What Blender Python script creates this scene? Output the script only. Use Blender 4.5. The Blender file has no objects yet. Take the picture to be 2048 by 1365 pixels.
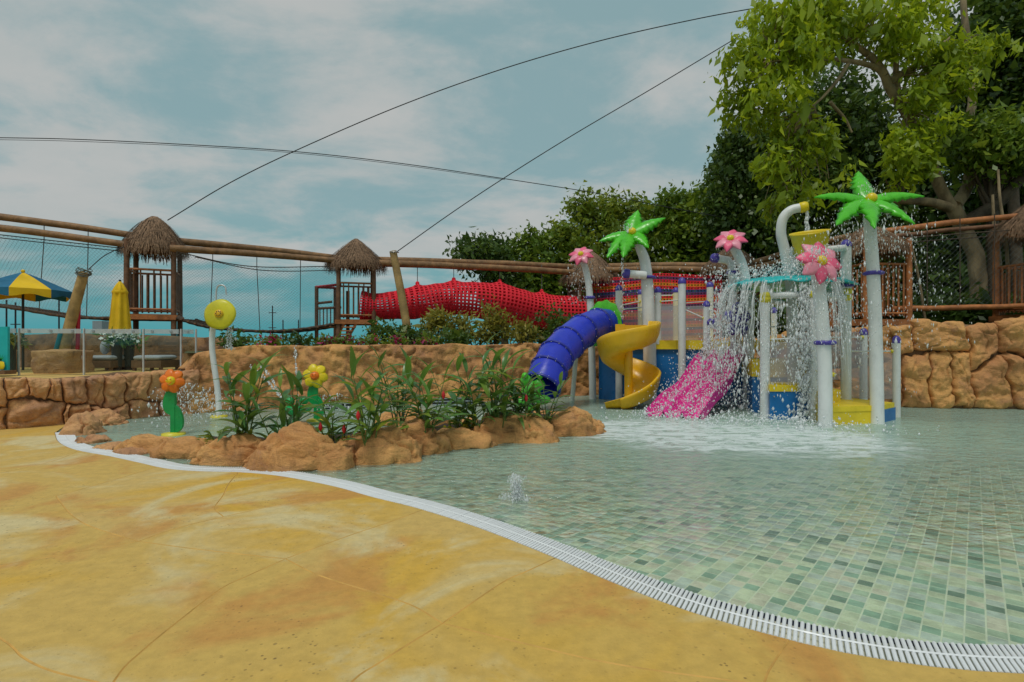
import bpy, bmesh, math, random
import numpy as np
from mathutils import Vector, Matrix, noise, Euler, geometry

S = bpy.context.scene
COL = S.collection
rnd = random.Random(11)
rng = np.random.default_rng(5)
PI = math.pi

# ------------------------------------------------------------------ camera
F, H, HOR, CX = 1081.0, 1.1, 690.0, 1024.0        # focal length in pixels of a 2048 wide frame, eye height, horizon row
cam_d = bpy.data.cameras.new('camera')
cam = bpy.data.objects.new('camera', cam_d)
COL.objects.link(cam)
cam_d.sensor_width = 36.0
cam_d.lens = 36.0 * F / 2048.0
cam_d.shift_y = (HOR - 682.5) / 2048.0
cam_d.clip_start = 0.05
cam_d.clip_end = 5000
cam.location = (0, 0, H)
cam.rotation_euler = (PI / 2, 0, 0)
S.camera = cam

# ------------------------------------------------------------------ sky and sun
SUN_EL, SUN_AZ = math.radians(64), math.radians(205)      # azimuth clockwise from +Y: behind and to the left of the camera
w = bpy.data.worlds.new('World')
S.world = w
w.use_nodes = True
nt = w.node_tree
nt.nodes.clear()


def N(tree, typ, **kw):
    n = tree.nodes.new(typ)
    for k, v in kw.items():
        setattr(n, k, v)
    return n


def build_world():
    L = nt.links.new
    out = N(nt, 'ShaderNodeOutputWorld')
    bg = N(nt, 'ShaderNodeBackground')
    bg.inputs['Strength'].default_value = 0.1
    sky = N(nt, 'ShaderNodeTexSky', sky_type='NISHITA', sun_disc=False)
    sky.sun_elevation = SUN_EL
    sky.sun_rotation = SUN_AZ
    sky.air_density = 1.0
    sky.dust_density = 1.5
    sky.ozone_density = 2.0
    tc = N(nt, 'ShaderNodeTexCoord')
    sep = N(nt, 'ShaderNodeSeparateXYZ')
    L(tc.outputs['Generated'], sep.inputs[0])
    zc = N(nt, 'ShaderNodeMath', operation='MAXIMUM'); L(sep.outputs['Z'], zc.inputs[0]); zc.inputs[1].default_value = 0.0
    za = N(nt, 'ShaderNodeMath', operation='ADD'); L(zc.outputs[0], za.inputs[0]); za.inputs[1].default_value = 0.22
    dx = N(nt, 'ShaderNodeMath', operation='DIVIDE'); L(sep.outputs['X'], dx.inputs[0]); L(za.outputs[0], dx.inputs[1])
    dy = N(nt, 'ShaderNodeMath', operation='DIVIDE'); L(sep.outputs['Y'], dy.inputs[0]); L(za.outputs[0], dy.inputs[1])
    cmb = N(nt, 'ShaderNodeCombineXYZ'); L(dx.outputs[0], cmb.inputs[0]); L(dy.outputs[0], cmb.inputs[1])
    mp = N(nt, 'ShaderNodeMapping')
    mp.inputs['Rotation'].default_value = (0, 0, math.radians(-12))
    mp.inputs['Scale'].default_value = (0.72, 0.95, 1)
    mp.inputs['Location'].default_value = (2.35, 0.4, 0)
    L(cmb.outputs[0], mp.inputs[0])
    n1 = N(nt, 'ShaderNodeTexNoise'); n1.inputs['Scale'].default_value = 2.0; n1.inputs['Detail'].default_value = 9
    n1.inputs['Roughness'].default_value = 0.60; n1.inputs['Distortion'].default_value = 0.25
    L(mp.outputs[0], n1.inputs['Vector'])
    r1 = N(nt, 'ShaderNodeMapRange', interpolation_type='SMOOTHSTEP')
    L(n1.outputs['Fac'], r1.inputs[0]); r1.inputs[1].default_value = 0.38; r1.inputs[2].default_value = 0.62
    n2 = N(nt, 'ShaderNodeTexNoise'); n2.inputs['Scale'].default_value = 4.5; n2.inputs['Detail'].default_value = 8
    n2.inputs['Roughness'].default_value = 0.55
    L(mp.outputs[0], n2.inputs['Vector'])
    # clear-sky colour between the clouds, tinted towards teal as the photograph is
    tint = N(nt, 'ShaderNodeMix', data_type='RGBA', blend_type='MULTIPLY'); tint.inputs[0].default_value = 1
    L(sky.outputs[0], tint.inputs[6]); tint.inputs[7].default_value = (0.30, 0.80, 0.66, 1)
    thin = N(nt, 'ShaderNodeMix', data_type='RGBA'); thin.inputs[0].default_value = 0.86
    L(tint.outputs[2], thin.inputs[6]); thin.inputs[7].default_value = (2.55, 3.75, 3.95, 1)
    # low haze is a stronger teal
    hz = N(nt, 'ShaderNodeMapRange', interpolation_type='SMOOTHSTEP')
    L(sep.outputs['Z'], hz.inputs[0]); hz.inputs[1].default_value = 0.015; hz.inputs[2].default_value = 0.24
    hz.inputs[3].default_value = 1.0; hz.inputs[4].default_value = 0.0
    low = N(nt, 'ShaderNodeMix', data_type='RGBA'); L(hz.outputs[0], low.inputs[0])
    L(thin.outputs[2], low.inputs[6]); low.inputs[7].default_value = (0.75, 3.0, 3.35, 1)
    cl = N(nt, 'ShaderNodeMix', data_type='RGBA'); L(n2.outputs['Fac'], cl.inputs[0])
    cl.inputs[6].default_value = (3.7, 4.15, 4.15, 1); cl.inputs[7].default_value = (4.75, 4.75, 4.65, 1)
    # clouds thin out towards the horizon
    hc = N(nt, 'ShaderNodeMapRange', interpolation_type='SMOOTHSTEP')
    L(sep.outputs['Z'], hc.inputs[0]); hc.inputs[1].default_value = 0.015; hc.inputs[2].default_value = 0.14
    mk = N(nt, 'ShaderNodeMath', operation='MULTIPLY'); L(r1.outputs[0], mk.inputs[0]); L(hc.outputs[0], mk.inputs[1])
    fin = N(nt, 'ShaderNodeMix', data_type='RGBA'); L(mk.outputs[0], fin.inputs[0])
    L(low.outputs[2], fin.inputs[6]); L(cl.outputs[2], fin.inputs[7])
    L(fin.outputs[2], bg.inputs['Color'])
    L(bg.outputs[0], out.inputs[0])


build_world()
sun_d = bpy.data.lights.new('sun', 'SUN')
sun = bpy.data.objects.new('sun', sun_d)
COL.objects.link(sun)
sun_d.energy = 1.35
sun_d.angle = math.radians(18)
sun_d.color = (1.0, 0.955, 0.88)
_dir = Vector((math.sin(SUN_AZ) * math.cos(SUN_EL), math.cos(SUN_AZ) * math.cos(SUN_EL), math.sin(SUN_EL)))
sun.rotation_euler = _dir.to_track_quat('Z', 'Y').to_euler()
sun.location = _dir * 30

S.view_settings.view_transform = 'Standard'
S.view_settings.look = 'None'
S.view_settings.exposure = 0.1
S.view_settings.gamma = 1.0
S.view_settings.use_curve_mapping = False
S.cycles.max_bounces = 7
S.cycles.transparent_max_bounces = 16
S.cycles.use_denoising = True

# ------------------------------------------------------------------ pixel to place
def X(px, Y): return (px - CX) / F * Y
def Z(py, Y): return H - (py - HOR) / F * Y
def P(px, py, Y): return Vector((X(px, Y), Y, Z(py, Y)))
def G(px, py, z=0.0):
    Y = F * (H - z) / (py - HOR)
    return Vector((X(px, Y), Y, z))
def V(*a): return Vector(a)


def lin(r, g, b):
    def c(u):
        u /= 255.0
        return u / 12.92 if u <= 0.04045 else ((u + 0.055) / 1.055) ** 2.4
    return (c(r), c(g), c(b))


# ------------------------------------------------------------------ mesh building
class MB:
    def __init__(s):
        s.v, s.f, s.m, s.s = [], [], [], []

    def add(s, verts, faces, mi=0, smooth=False):
        o = len(s.v)
        s.v.extend(Vector(p) for p in verts)
        for f in faces:
            s.f.append(tuple(i + o for i in f)); s.m.append(mi); s.s.append(smooth)
        return s

    def box(s, c, size, rot=None, mi=0):
        a, b, d = size[0] / 2, size[1] / 2, size[2] / 2
        pts = [V(x, y, z) for x in (-a, a) for y in (-b, b) for z in (-d, d)]
        if rot is not None:
            M = rot if isinstance(rot, Matrix) else Matrix.Rotation(rot, 3, 'Z')
            pts = [M @ p for p in pts]
        c = Vector(c)
        return s.add([p + c for p in pts], [(0, 1, 3, 2), (4, 6, 7, 5), (0, 4, 5, 1), (2, 3, 7, 6), (0, 2, 6, 4), (1, 5, 7, 3)], mi)

    def beam(s, p0, p1, wd, ht, mi=0):
        p0, p1 = Vector(p0), Vector(p1)
        d = (p1 - p0)
        L = d.length; d.normalize()
        up = V(0, 0, 1) if abs(d.z) < 0.95 else V(0, 1, 0)
        sd = d.cross(up).normalized(); up = sd.cross(d)
        return s.box((p0 + p1) / 2, (L, wd, ht), Matrix((d, sd, up)).transposed(), mi)

    def tube(s, pts, r, n=10, mi=0, caps=True, smooth=True):
        pts = [Vector(p) for p in pts]
        k = len(pts)
        rs = [r] * k if not hasattr(r, '__len__') else list(r)
        tang = []
        for i in range(k):
            a, b = pts[max(i - 1, 0)], pts[min(i + 1, k - 1)]
            t = b - a
            tang.append(t.normalized() if t.length > 1e-9 else V(0, 0, 1))
        up = V(0, 0, 1) if abs(tang[0].z) < 0.9 else V(1, 0, 0)
        u = tang[0].cross(up).normalized()
        vs, fs = [], []
        for i in range(k):
            u = (u - tang[i] * u.dot(tang[i]))
            u = u.normalized() if u.length > 1e-6 else tang[i].orthogonal().normalized()
            w_ = tang[i].cross(u)
            for j in range(n):
                a = 2 * PI * j / n
                vs.append(pts[i] + (u * math.cos(a) + w_ * math.sin(a)) * rs[i])
        for i in range(k - 1):
            for j in range(n):
                fs.append((i * n + j, i * n + (j + 1) % n, (i + 1) * n + (j + 1) % n, (i + 1) * n + j))
        s.add(vs, fs, mi, smooth)
        if caps:
            s.add(vs[:n], [tuple(range(n - 1, -1, -1))], mi)
            s.add(vs[-n:], [tuple(range(n))], mi)
        return s

    def lathe(s, o, prof, axis=(0, 0, 1), n=24, mi=0, smooth=True, wob=None):
        o, ax = Vector(o), Vector(axis).normalized()
        u = ax.orthogonal().normalized() if abs(ax.z) < 0.999 else V(1, 0, 0)
        w_ = ax.cross(u)
        vs, fs = [], []
        for i, (r, t) in enumerate(prof):
            for j in range(n):
                a = 2 * PI * j / n
                rr = r * (wob(a, i) if wob else 1)
                vs.append(o + ax * t + (u * math.cos(a) + w_ * math.sin(a)) * rr)
        for i in range(len(prof) - 1):
            for j in range(n):
                fs.append((i * n + j, i * n + (j + 1) % n, (i + 1) * n + (j + 1) % n, (i + 1) * n + j))
        return s.add(vs, fs, mi, smooth)

    def ball(s, c, r, nu=14, nv=9, mi=0, sq=(1, 1, 1)):
        c = Vector(c)
        prof = [(max(1e-4, math.sin(PI * i / nv)) * r, -math.cos(PI * i / nv) * r) for i in range(nv + 1)]
        k = len(s.v)
        s.lathe((0, 0, 0), prof, n=nu, mi=mi)
        for i in range(k, len(s.v)):
            p = s.v[i]
            s.v[i] = V(p.x * sq[0], p.y * sq[1], p.z * sq[2]) + c
        return s

    def grid(s, fn, nu, nv, mi=0, smooth=True, close_u=False):
        vs = [fn(i / nu, j / nv) for i in range(nu + 1) for j in range(nv + 1)]
        fs = []
        for i in range(nu):
            for j in range(nv):
                a = i * (nv + 1) + j
                fs.append((a, a + nv + 1, a + nv + 2, a + 1))
        return s.add(vs, fs, mi, smooth)

    def mesh(s, name, mats):
        me = bpy.data.meshes.new(name)
        me.from_pydata([tuple(p) for p in s.v], [], s.f)
        for m_ in (mats if isinstance(mats, (list, tuple)) else [mats]):
            me.materials.append(m_)
        me.polygons.foreach_set('material_index', s.m)
        me.polygons.foreach_set('use_smooth', s.s)
        me.update()
        return me

    def build(s, name, mats, parent=None, origin=None):
        me = s.mesh(name, mats)
        return link(name, me, parent, origin)


def link(name, me, parent=None, origin=None):
    o = bpy.data.objects.new(name, me)
    COL.objects.link(o)
    if parent is not None:
        o.parent = parent
        o.matrix_parent_inverse = Matrix.Translation(-Vector(parent.get('_at', (0, 0, 0))))
    elif origin is not None:
        org = Vector(origin)
        me.transform(Matrix.Translation(-org))
        o.location = org
    return o


def tag(o, label=None, cat=None, group=None, kind=None):
    if label: o['label'] = label
    if cat: o['category'] = cat
    if group: o['group'] = group
    if kind: o['kind'] = kind
    return o


def thing(name, label, cat, loc, group=None):
    o = bpy.data.objects.new(name, None)
    COL.objects.link(o)
    o.empty_display_size = 0.1
    o.location = Vector(loc)
    o['_at'] = tuple(loc)
    return tag(o, label, cat, group)


def np_mesh(name, verts, quads, material, parent=None, smooth=False):
    verts = np.asarray(verts, np.float32); quads = np.asarray(quads, np.int32)
    me = bpy.data.meshes.new(name)
    k = quads.shape[1]
    me.vertices.add(len(verts)); me.vertices.foreach_set('co', verts.ravel())
    me.loops.add(quads.size); me.loops.foreach_set('vertex_index', quads.ravel())
    me.polygons.add(len(quads))
    me.polygons.foreach_set('loop_start', np.arange(0, quads.size, k, dtype=np.int32))
    me.polygons.foreach_set('loop_total', np.full(len(quads), k, np.int32))
    if smooth: me.polygons.foreach_set('use_smooth', np.ones(len(quads), bool))
    me.materials.append(material)
    me.update(calc_edges=True)
    return link(name, me, parent)


def spline(pts, n=8):
    """Catmull-Rom through the points."""
    pts = [Vector(p) for p in pts]
    q = [pts[0] * 2 - pts[1]] + pts + [pts[-1] * 2 - pts[-2]]
    out = []
    for i in range(1, len(q) - 2):
        p0, p1, p2, p3 = q[i - 1], q[i], q[i + 1], q[i + 2]
        for k in range(n):
            t = k / n
            out.append(0.5 * ((2 * p1) + (p2 - p0) * t + (2 * p0 - 5 * p1 + 4 * p2 - p3) * t * t + (3 * p1 - p0 - 3 * p2 + p3) * t ** 3))
    out.append(pts[-1])
    return out


def resample(pts, step):
    pts = [Vector(p) for p in pts]
    out = [pts[0]]; acc = 0.0
    for a, b in zip(pts, pts[1:]):
        L = (b - a).length
        if L < 1e-9: continue
        d = step - acc
        while d <= L:
            out.append(a + (b - a) * (d / L)); d += step
        acc = (acc + L) % step if L + acc >= step else acc + L
    return out


def inside(poly, x, y):
    c = False
    j = len(poly) - 1
    for i in range(len(poly)):
        xi, yi = poly[i][0], poly[i][1]; xj, yj = poly[j][0], poly[j][1]
        if (yi > y) != (yj > y) and x < (xj - xi) * (y - yi) / (yj - yi) + xi:
            c = not c
        j = i
    return c


# ------------------------------------------------------------------ materials
def new_mat(name):
    m = bpy.data.materials.new(name)
    m.use_nodes = True
    t = m.node_tree
    return m, t, t.nodes['Principled BSDF'], t.links.new


def mixc(t, fac, a, b, blend='MIX'):
    n = N(t, 'ShaderNodeMix', data_type='RGBA', blend_type=blend)
    for s_, v in ((0, fac), (6, a), (7, b)):
        if hasattr(v, 'is_output'): t.links.new(v, n.inputs[s_])
        elif s_ == 0: n.inputs[0].default_value = v
        else: n.inputs[s_].default_value = (*v[:3], 1)
    return n.outputs[2]


def noise_out(t, scale, detail=6, rough=0.55, coord=None, dist=0.0, stretch=None):
    if coord is None:
        coord = N(t, 'ShaderNodeTexCoord').outputs['Object']
    if stretch:
        mp = N(t, 'ShaderNodeMapping'); mp.inputs['Scale'].default_value = stretch
        t.links.new(coord, mp.inputs[0]); coord = mp.outputs[0]
    n = N(t, 'ShaderNodeTexNoise')
    n.inputs['Scale'].default_value = scale; n.inputs['Detail'].default_value = detail
    n.inputs['Roughness'].default_value = rough; n.inputs['Distortion'].default_value = dist
    t.links.new(coord, n.inputs['Vector'])
    return n.outputs['Fac']


def rng_out(t, val, a, b, lo=0.0, hi=1.0, smooth=True):
    r = N(t, 'ShaderNodeMapRange', interpolation_type='SMOOTHSTEP' if smooth else 'LINEAR')
    t.links.new(val, r.inputs[0])
    for i, v in enumerate((a, b, lo, hi)): r.inputs[i + 1].default_value = v
    return r.outputs[0]


def bump_out(t, bsdf, h, strength=0.3, dist=0.02):
    b = N(t, 'ShaderNodeBump')
    b.inputs['Strength'].default_value = strength; b.inputs['Distance'].default_value = dist
    t.links.new(h, b.inputs['Height'])
    t.links.new(b.outputs[0], bsdf.inputs['Normal'])
    return b


def sc(c, k): return tuple(min(1.0, x * k) for x in c)


def mat(name, col, rough=0.5, var=0.12, scale=6.0, bump=0.0, bscale=60.0, metal=0.0, stretch=None, coat=0.0, grime=0.0):
    m, t, b, L = new_mat(name)
    f = noise_out(t, scale, 7, 0.6, stretch=stretch)
    f = rng_out(t, f, 0.3, 0.7)
    c = mixc(t, f, sc(col, 1 - var), sc(col, 1 + var))
    if grime:
        g = noise_out(t, scale * 2.7, 9, 0.7, stretch=(1, 1, 0.35))
        g = rng_out(t, g, 0.5, 0.75, 0, grime)
        c = mixc(t, g, c, sc(col, 0.45))
    L(c, b.inputs['Base Color'])
    b.inputs['Metallic'].default_value = metal
    rr = rng_out(t, noise_out(t, scale * 3, 4), 0.3, 0.7, max(0.03, rough - 0.1), min(1, rough + 0.12))
    L(rr, b.inputs['Roughness'])
    if coat: b.inputs['Coat Weight'].default_value = coat
    if bump:
        bump_out(t, b, noise_out(t, bscale, 6, 0.6, stretch=stretch), bump, 0.02)
    return m


def leaf_mat(name, c1, c2, c3, rough=0.45, trans=0.35, per='island'):
    m, t, b, L = new_mat(name)
    if per == 'island':
        r = N(t, 'ShaderNodeNewGeometry').outputs['Random Per Island']
    else:
        r = N(t, 'ShaderNodeObjectInfo').outputs['Random']
    c = mixc(t, rng_out(t, r, 0.0, 0.6), c1, c2)
    c = mixc(t, rng_out(t, r, 0.72, 1.0), c, c3)
    g = N(t, 'ShaderNodeNewGeometry')
    big = noise_out(t, 0.9, 3, 0.5, coord=g.outputs['Position'])
    c = mixc(t, rng_out(t, big, 0.35, 0.65), c, sc(c1, 0.75))
    L(c, b.inputs['Base Color']); b.inputs['Roughness'].default_value = rough
    tr = N(t, 'ShaderNodeBsdfTranslucent'); L(mixc(t, 0.5, c, sc(c3, 1.2)), tr.inputs[0])
    mx = N(t, 'ShaderNodeMixShader'); mx.inputs[0].default_value = trans
    L(b.outputs[0], mx.inputs[1]); L(tr.outputs[0], mx.inputs[2])
    L(mx.outputs[0], t.nodes['Material Output'].inputs[0])
    return m


def rock_mat(name, c1, c2, c3, scale=1.0):
    m, t, b, L = new_mat(name)
    g = N(t, 'ShaderNodeNewGeometry').outputs['Position']
    a = rng_out(t, noise_out(t, 1.6 * scale, 6, 0.6, g, 0.6), 0.36, 0.64)
    c = mixc(t, a, c1, c2)
    k = rng_out(t, noise_out(t, 3.1 * scale, 8, 0.65, g, 0.4), 0.52, 0.74)
    c = mixc(t, k, c, c3)
    st = rng_out(t, noise_out(t, 4.0 * scale, 10, 0.72, g, 0.9, (1, 1, 0.5)), 0.50, 0.70, 0, 0.75)
    c = mixc(t, st, c, sc(c1, 0.5))
    fine = rng_out(t, noise_out(t, 60, 5, 0.7, g), 0.25, 0.75, 0.82, 1.12)
    hs = N(t, 'ShaderNodeHueSaturation'); L(c, hs.inputs['Color']); L(fine, hs.inputs['Value'])
    L(hs.outputs[0], b.inputs['Base Color'])
    b.inputs['Roughness'].default_value = 0.82
    h1 = noise_out(t, 7, 10, 0.62, g, 1.2, (1, 1, 2.2))
    h2 = noise_out(t, 70, 5, 0.6, g)
    ad = N(t, 'ShaderNodeMath', operation='MULTIPLY_ADD'); L(h2, ad.inputs[0]); ad.inputs[1].default_value = 0.22; L(h1, ad.inputs[2])
    bump_out(t, b, ad.outputs[0], 0.6, 0.05)
    return m


M = {}
M['white_pipe'] = mat('white_painted_pipe', (0.72, 0.73, 0.72), 0.34, 0.07, 3, grime=0.32)
M['cream_pipe'] = mat('cream_painted_pipe', (0.72, 0.66, 0.50), 0.4, 0.08, 3, grime=0.2)
M['yellow_plastic'] = mat('yellow_plastic', (0.82, 0.47, 0.012), 0.33, 0.1, 2.5, grime=0.2)
M['yellow_deck'] = mat('yellow_deck_plastic', (0.82, 0.60, 0.02), 0.45, 0.1, 4, grime=0.2)
M['blue_panel'] = mat('blue_panel_plastic', (0.008, 0.15, 0.42), 0.35, 0.14, 2, grime=0.15)
M['blue_tube'] = mat('royal_blue_plastic', (0.02, 0.04, 0.52), 0.32, 0.14, 2, grime=0.25)
M['dark_blue'] = mat('dark_blue_flange', (0.014, 0.024, 0.30), 0.4, 0.1)
M['purple'] = mat('purple_plastic', (0.07, 0.05, 0.34), 0.35, 0.12)
M['pink_slide'] = mat('pink_slide_plastic', (0.80, 0.04, 0.33), 0.28, 0.12, 3)
M['petal_pink'] = mat('petal_pink_plastic', (0.86, 0.12, 0.24), 0.35, 0.18, 5)
M['petal_light'] = mat('petal_light_pink_plastic', (0.88, 0.30, 0.40), 0.35, 0.18, 5)
M['flower_yellow'] = mat('flower_yellow_plastic', (0.80, 0.60, 0.01), 0.35, 0.12)
M['clamp'] = mat('yellow_clamp', (0.70, 0.60, 0.04), 0.4, 0.1)
M['lime'] = mat('lime_green_plastic', (0.08, 0.52, 0.012), 0.3, 0.15, 5)
M['lime_dark'] = mat('fresh_green_plastic', (0.07, 0.42, 0.03), 0.35, 0.15, 5)
M['green_plastic'] = mat('emerald_plastic', (0.005, 0.30, 0.07), 0.35, 0.12)
M['orange_plastic'] = mat('orange_plastic', (0.85, 0.19, 0.008), 0.35, 0.1)
M['black'] = mat('black_plastic', (0.02, 0.02, 0.022), 0.5, 0.1)
M['turquoise'] = mat('turquoise_plastic', (0.02, 0.50, 0.52), 0.3, 0.12)
M['steel'] = mat('brushed_steel', (0.60, 0.61, 0.62), 0.4, 0.08, metal=0.5)
M['bolt'] = mat('bolt_steel', (0.5, 0.5, 0.52), 0.35, 0.05, metal=0.8)
M['log'] = mat('brown_log_wood', (0.26, 0.135, 0.055), 0.65, 0.35, 5, 0.35, 30, stretch=(1, 1, 1), grime=0.5)
M['log_pale'] = mat('pale_log_wood', (0.42, 0.27, 0.10), 0.65, 0.3, 5, 0.3, 30, grime=0.5)
M['log_dark'] = mat('dark_stained_wood', (0.18, 0.085, 0.042), 0.65, 0.35, 6, 0.35, 30, grime=0.4)
M['wood_orange'] = mat('orange_stained_wood', (0.42, 0.15, 0.045), 0.55, 0.3, 6, 0.3, 30, grime=0.5)
M['thatch'] = mat('dry_thatch', (0.24, 0.145, 0.085), 0.9, 0.45, 14, 0.5, 50, grime=0.5)
M['rope_dark'] = mat('dark_rope', (0.085, 0.06, 0.042), 0.9, 0.3, 30, 0.6, 120)
M['net_grey'] = mat('grey_net_cord', (0.16, 0.19, 0.19), 0.9, 0.2, 10)
M['rope_red'] = mat('red_rope', (0.88, 0.014, 0.034), 0.75, 0.2, 20, 0.6, 160)
M['rope_orange'] = mat('orange_rope', (0.85, 0.26, 0.015), 0.75, 0.2, 20, 0.6, 160)
M['rope_blue'] = mat('blue_rope', (0.04, 0.075, 0.22), 0.75, 0.2, 20, 0.6, 160)
M['rope_purple'] = mat('purple_rope', (0.17, 0.035, 0.14), 0.75, 0.2, 20, 0.6, 160)
M['cable'] = mat('black_cable', (0.025, 0.025, 0.028), 0.6, 0.1)
M['canvas_yellow'] = mat('yellow_canvas', (0.80, 0.50, 0.01), 0.85, 0.1, 3, 0.15, 200)
M['canvas_blue'] = mat('blue_canvas', (0.012, 0.13, 0.24), 0.85, 0.15, 3, 0.15, 200)
M['cushion'] = mat('grey_cushion_fabric', (0.42, 0.42, 0.44), 0.9, 0.1, 20, 0.2, 250)
M['brown_wood'] = mat('brown_lounge_wood', (0.17, 0.085, 0.04), 0.6, 0.25, 8, 0.2, 40)
M['pot'] = mat('charcoal_planter', (0.03, 0.03, 0.033), 0.55, 0.15)
M['white_petal'] = mat('white_petals', (0.78, 0.78, 0.72), 0.7, 0.1)
M['red_paint'] = mat('red_painted_pole', (0.50, 0.008, 0.03), 0.4, 0.1)
M['teal_paint'] = mat('teal_painted_pole', (0.01, 0.20, 0.26), 0.4, 0.1)
M['grate'] = mat('white_grate_plastic', (0.78, 0.79, 0.80), 0.4, 0.06, 8, grime=0.2)
M['channel'] = mat('channel_blue_black', (0.02, 0.03, 0.07), 0.5, 0.2)
M['far_wall'] = mat('far_grey_render', (0.30, 0.34, 0.36), 0.8, 0.08)
M['far_roof'] = mat('far_green_roof', (0.06, 0.22, 0.16), 0.8, 0.1)
M['soil'] = mat('dark_soil', (0.06, 0.04, 0.025), 0.95, 0.3, 5, 0.5, 30)
M['bark'] = mat('pale_bark', (0.27, 0.20, 0.11), 0.85, 0.45, 4, 0.7, 14, stretch=(1, 1, 0.4), grime=0.6)
M['bark_dark'] = mat('dark_bark', (0.10, 0.075, 0.05), 0.85, 0.4, 4, 0.6, 14, grime=0.5)
M['rock'] = rock_mat('carved_orange_rock', (0.54, 0.25, 0.085), (0.72, 0.37, 0.125), (0.44, 0.21, 0.10))
M['rock_wall'] = rock_mat('carved_wall_rock', (0.54, 0.25, 0.095), (0.72, 0.37, 0.12), (0.44, 0.21, 0.11), 0.8)
M['rock_left'] = rock_mat('brown_wall_rock', (0.50, 0.245, 0.12), (0.68, 0.36, 0.15), (0.38, 0.20, 0.12), 1.1)
M['rock_dark'] = rock_mat('dark_brown_rock', (0.20, 0.10, 0.05), (0.34, 0.17, 0.065), (0.12, 0.07, 0.045), 1.2)
M['rock_joint'] = rock_mat('rock_joint', (0.22, 0.12, 0.06), (0.30, 0.16, 0.08), (0.18, 0.10, 0.06), 1.4)
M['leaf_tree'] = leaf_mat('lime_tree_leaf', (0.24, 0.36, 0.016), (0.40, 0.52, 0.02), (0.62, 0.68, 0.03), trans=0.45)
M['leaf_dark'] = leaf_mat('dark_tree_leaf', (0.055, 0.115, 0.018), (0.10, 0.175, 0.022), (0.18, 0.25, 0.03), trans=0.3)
M['leaf_mid'] = leaf_mat('mid_tree_leaf', (0.12, 0.22, 0.02), (0.20, 0.30, 0.026), (0.34, 0.42, 0.04), trans=0.34)
M['leaf_vine'] = leaf_mat('vine_leaf', (0.14, 0.24, 0.02), (0.26, 0.34, 0.03), (0.42, 0.44, 0.05), trans=0.34)
M['leaf_olive'] = leaf_mat('olive_shrub_leaf', (0.20, 0.21, 0.03), (0.36, 0.32, 0.05), (0.55, 0.44, 0.07), trans=0.3)
M['leaf_ginger'] = leaf_mat('ginger_leaf', (0.06, 0.19, 0.05), (0.12, 0.28, 0.05), (0.36, 0.44, 0.05), 0.30, 0.3, 'object')
M['stem'] = mat('plant_stem', (0.10, 0.16, 0.03), 0.5, 0.25, 12)
M['red_flower'] = mat('red_bract', (0.55, 0.012, 0.02), 0.5, 0.15)
M['magenta_flower'] = leaf_mat('magenta_bract', (0.45, 0.02, 0.16), (0.55, 0.05, 0.25), (0.62, 0.03, 0.05), 0.6, 0.3)
M['yellow_leaf'] = leaf_mat('yellow_leaf', (0.45, 0.40, 0.01), (0.60, 0.50, 0.015), (0.35, 0.36, 0.02), 0.5, 0.3)


def see_mat(name, col, alpha, rough=0.5):
    m, t, b, L = new_mat(name)
    b.inputs['Base Color'].default_value = (*col, 1); b.inputs['Roughness'].default_value = rough
    tr = N(t, 'ShaderNodeBsdfTransparent')
    mx = N(t, 'ShaderNodeMixShader')
    nz = rng_out(t, noise_out(t, 5, 5), 0.3, 0.7, max(0, alpha - 0.06), alpha + 0.06)
    L(nz, mx.inputs[0]); L(tr.outputs[0], mx.inputs[1]); L(b.outputs[0], mx.inputs[2])
    L(mx.outputs[0], t.nodes['Material Output'].inputs[0])
    return m


M['mesh_panel'] = see_mat('grey_safety_mesh', (0.42, 0.40, 0.44), 0.5)
M['frosted'] = see_mat('frosted_band', (0.62, 0.66, 0.68), 0.55, 0.3)


def glass_mat():
    m, t, b, L = new_mat('clear_glass_pane')
    tr = N(t, 'ShaderNodeBsdfTransparent'); tr.inputs[0].default_value = (0.86, 0.93, 0.92, 1)
    gl = N(t, 'ShaderNodeBsdfGlossy'); gl.inputs['Roughness'].default_value = 0.03
    fr = N(t, 'ShaderNodeFresnel'); fr.inputs[0].default_value = 1.5
    mx = N(t, 'ShaderNodeMixShader'); L(fr.outputs[0], mx.inputs[0]); L(tr.outputs[0], mx.inputs[1]); L(gl.outputs[0], mx.inputs[2])
    L(mx.outputs[0], t.nodes['Material Output'].inputs[0])
    return m


M['glass'] = glass_mat()

# ================================================================== the pool edge: grate centre line
GC = [(128, 864), (138, 882), (172, 897), (238, 909), (300, 922), (352, 933), (413, 938), (496, 940), (580, 948), (683, 967), (766, 989),
      (850, 1009), (972, 1046), (1107, 1096), (1200, 1134), (1300, 1173), (1400, 1208), (1526, 1243), (1653, 1274), (1780, 1296),
      (1906, 1310), (2048, 1316), (2250, 1312), (2600, 1290)]
grate_line = resample(spline([G(*p) for p in GC], 10), 0.021)
GW = 0.090


def offset(line, d):
    out = []
    for i, p in enumerate(line):
        t = (line[min(i + 1, len(line) - 1)] - line[max(i - 1, 0)]).normalized()
        out.append(p + V(-t.y, t.x, 0) * d)
    return out


g_in = offset(grate_line, GW)      # pool side
g_out = offset(grate_line, -GW)    # deck side
in8, out8 = g_in[::6] + [g_in[-1]], g_out[::6] + [g_out[-1]]


# ---- ground sheet to the horizon
def ground_mat():
    m, t, b, L = new_mat('earth_and_grass')
    g = N(t, 'ShaderNodeNewGeometry').outputs['Position']
    c = mixc(t, rng_out(t, noise_out(t, 0.6, 6, 0.6, g), 0.4, 0.6), (0.05, 0.075, 0.02), (0.10, 0.09, 0.04))
    L(c, b.inputs['Base Color']); b.inputs['Roughness'].default_value = 0.95
    bump_out(t, b, noise_out(t, 4, 8, 0.7, g), 0.5, 0.1)
    return m


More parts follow.
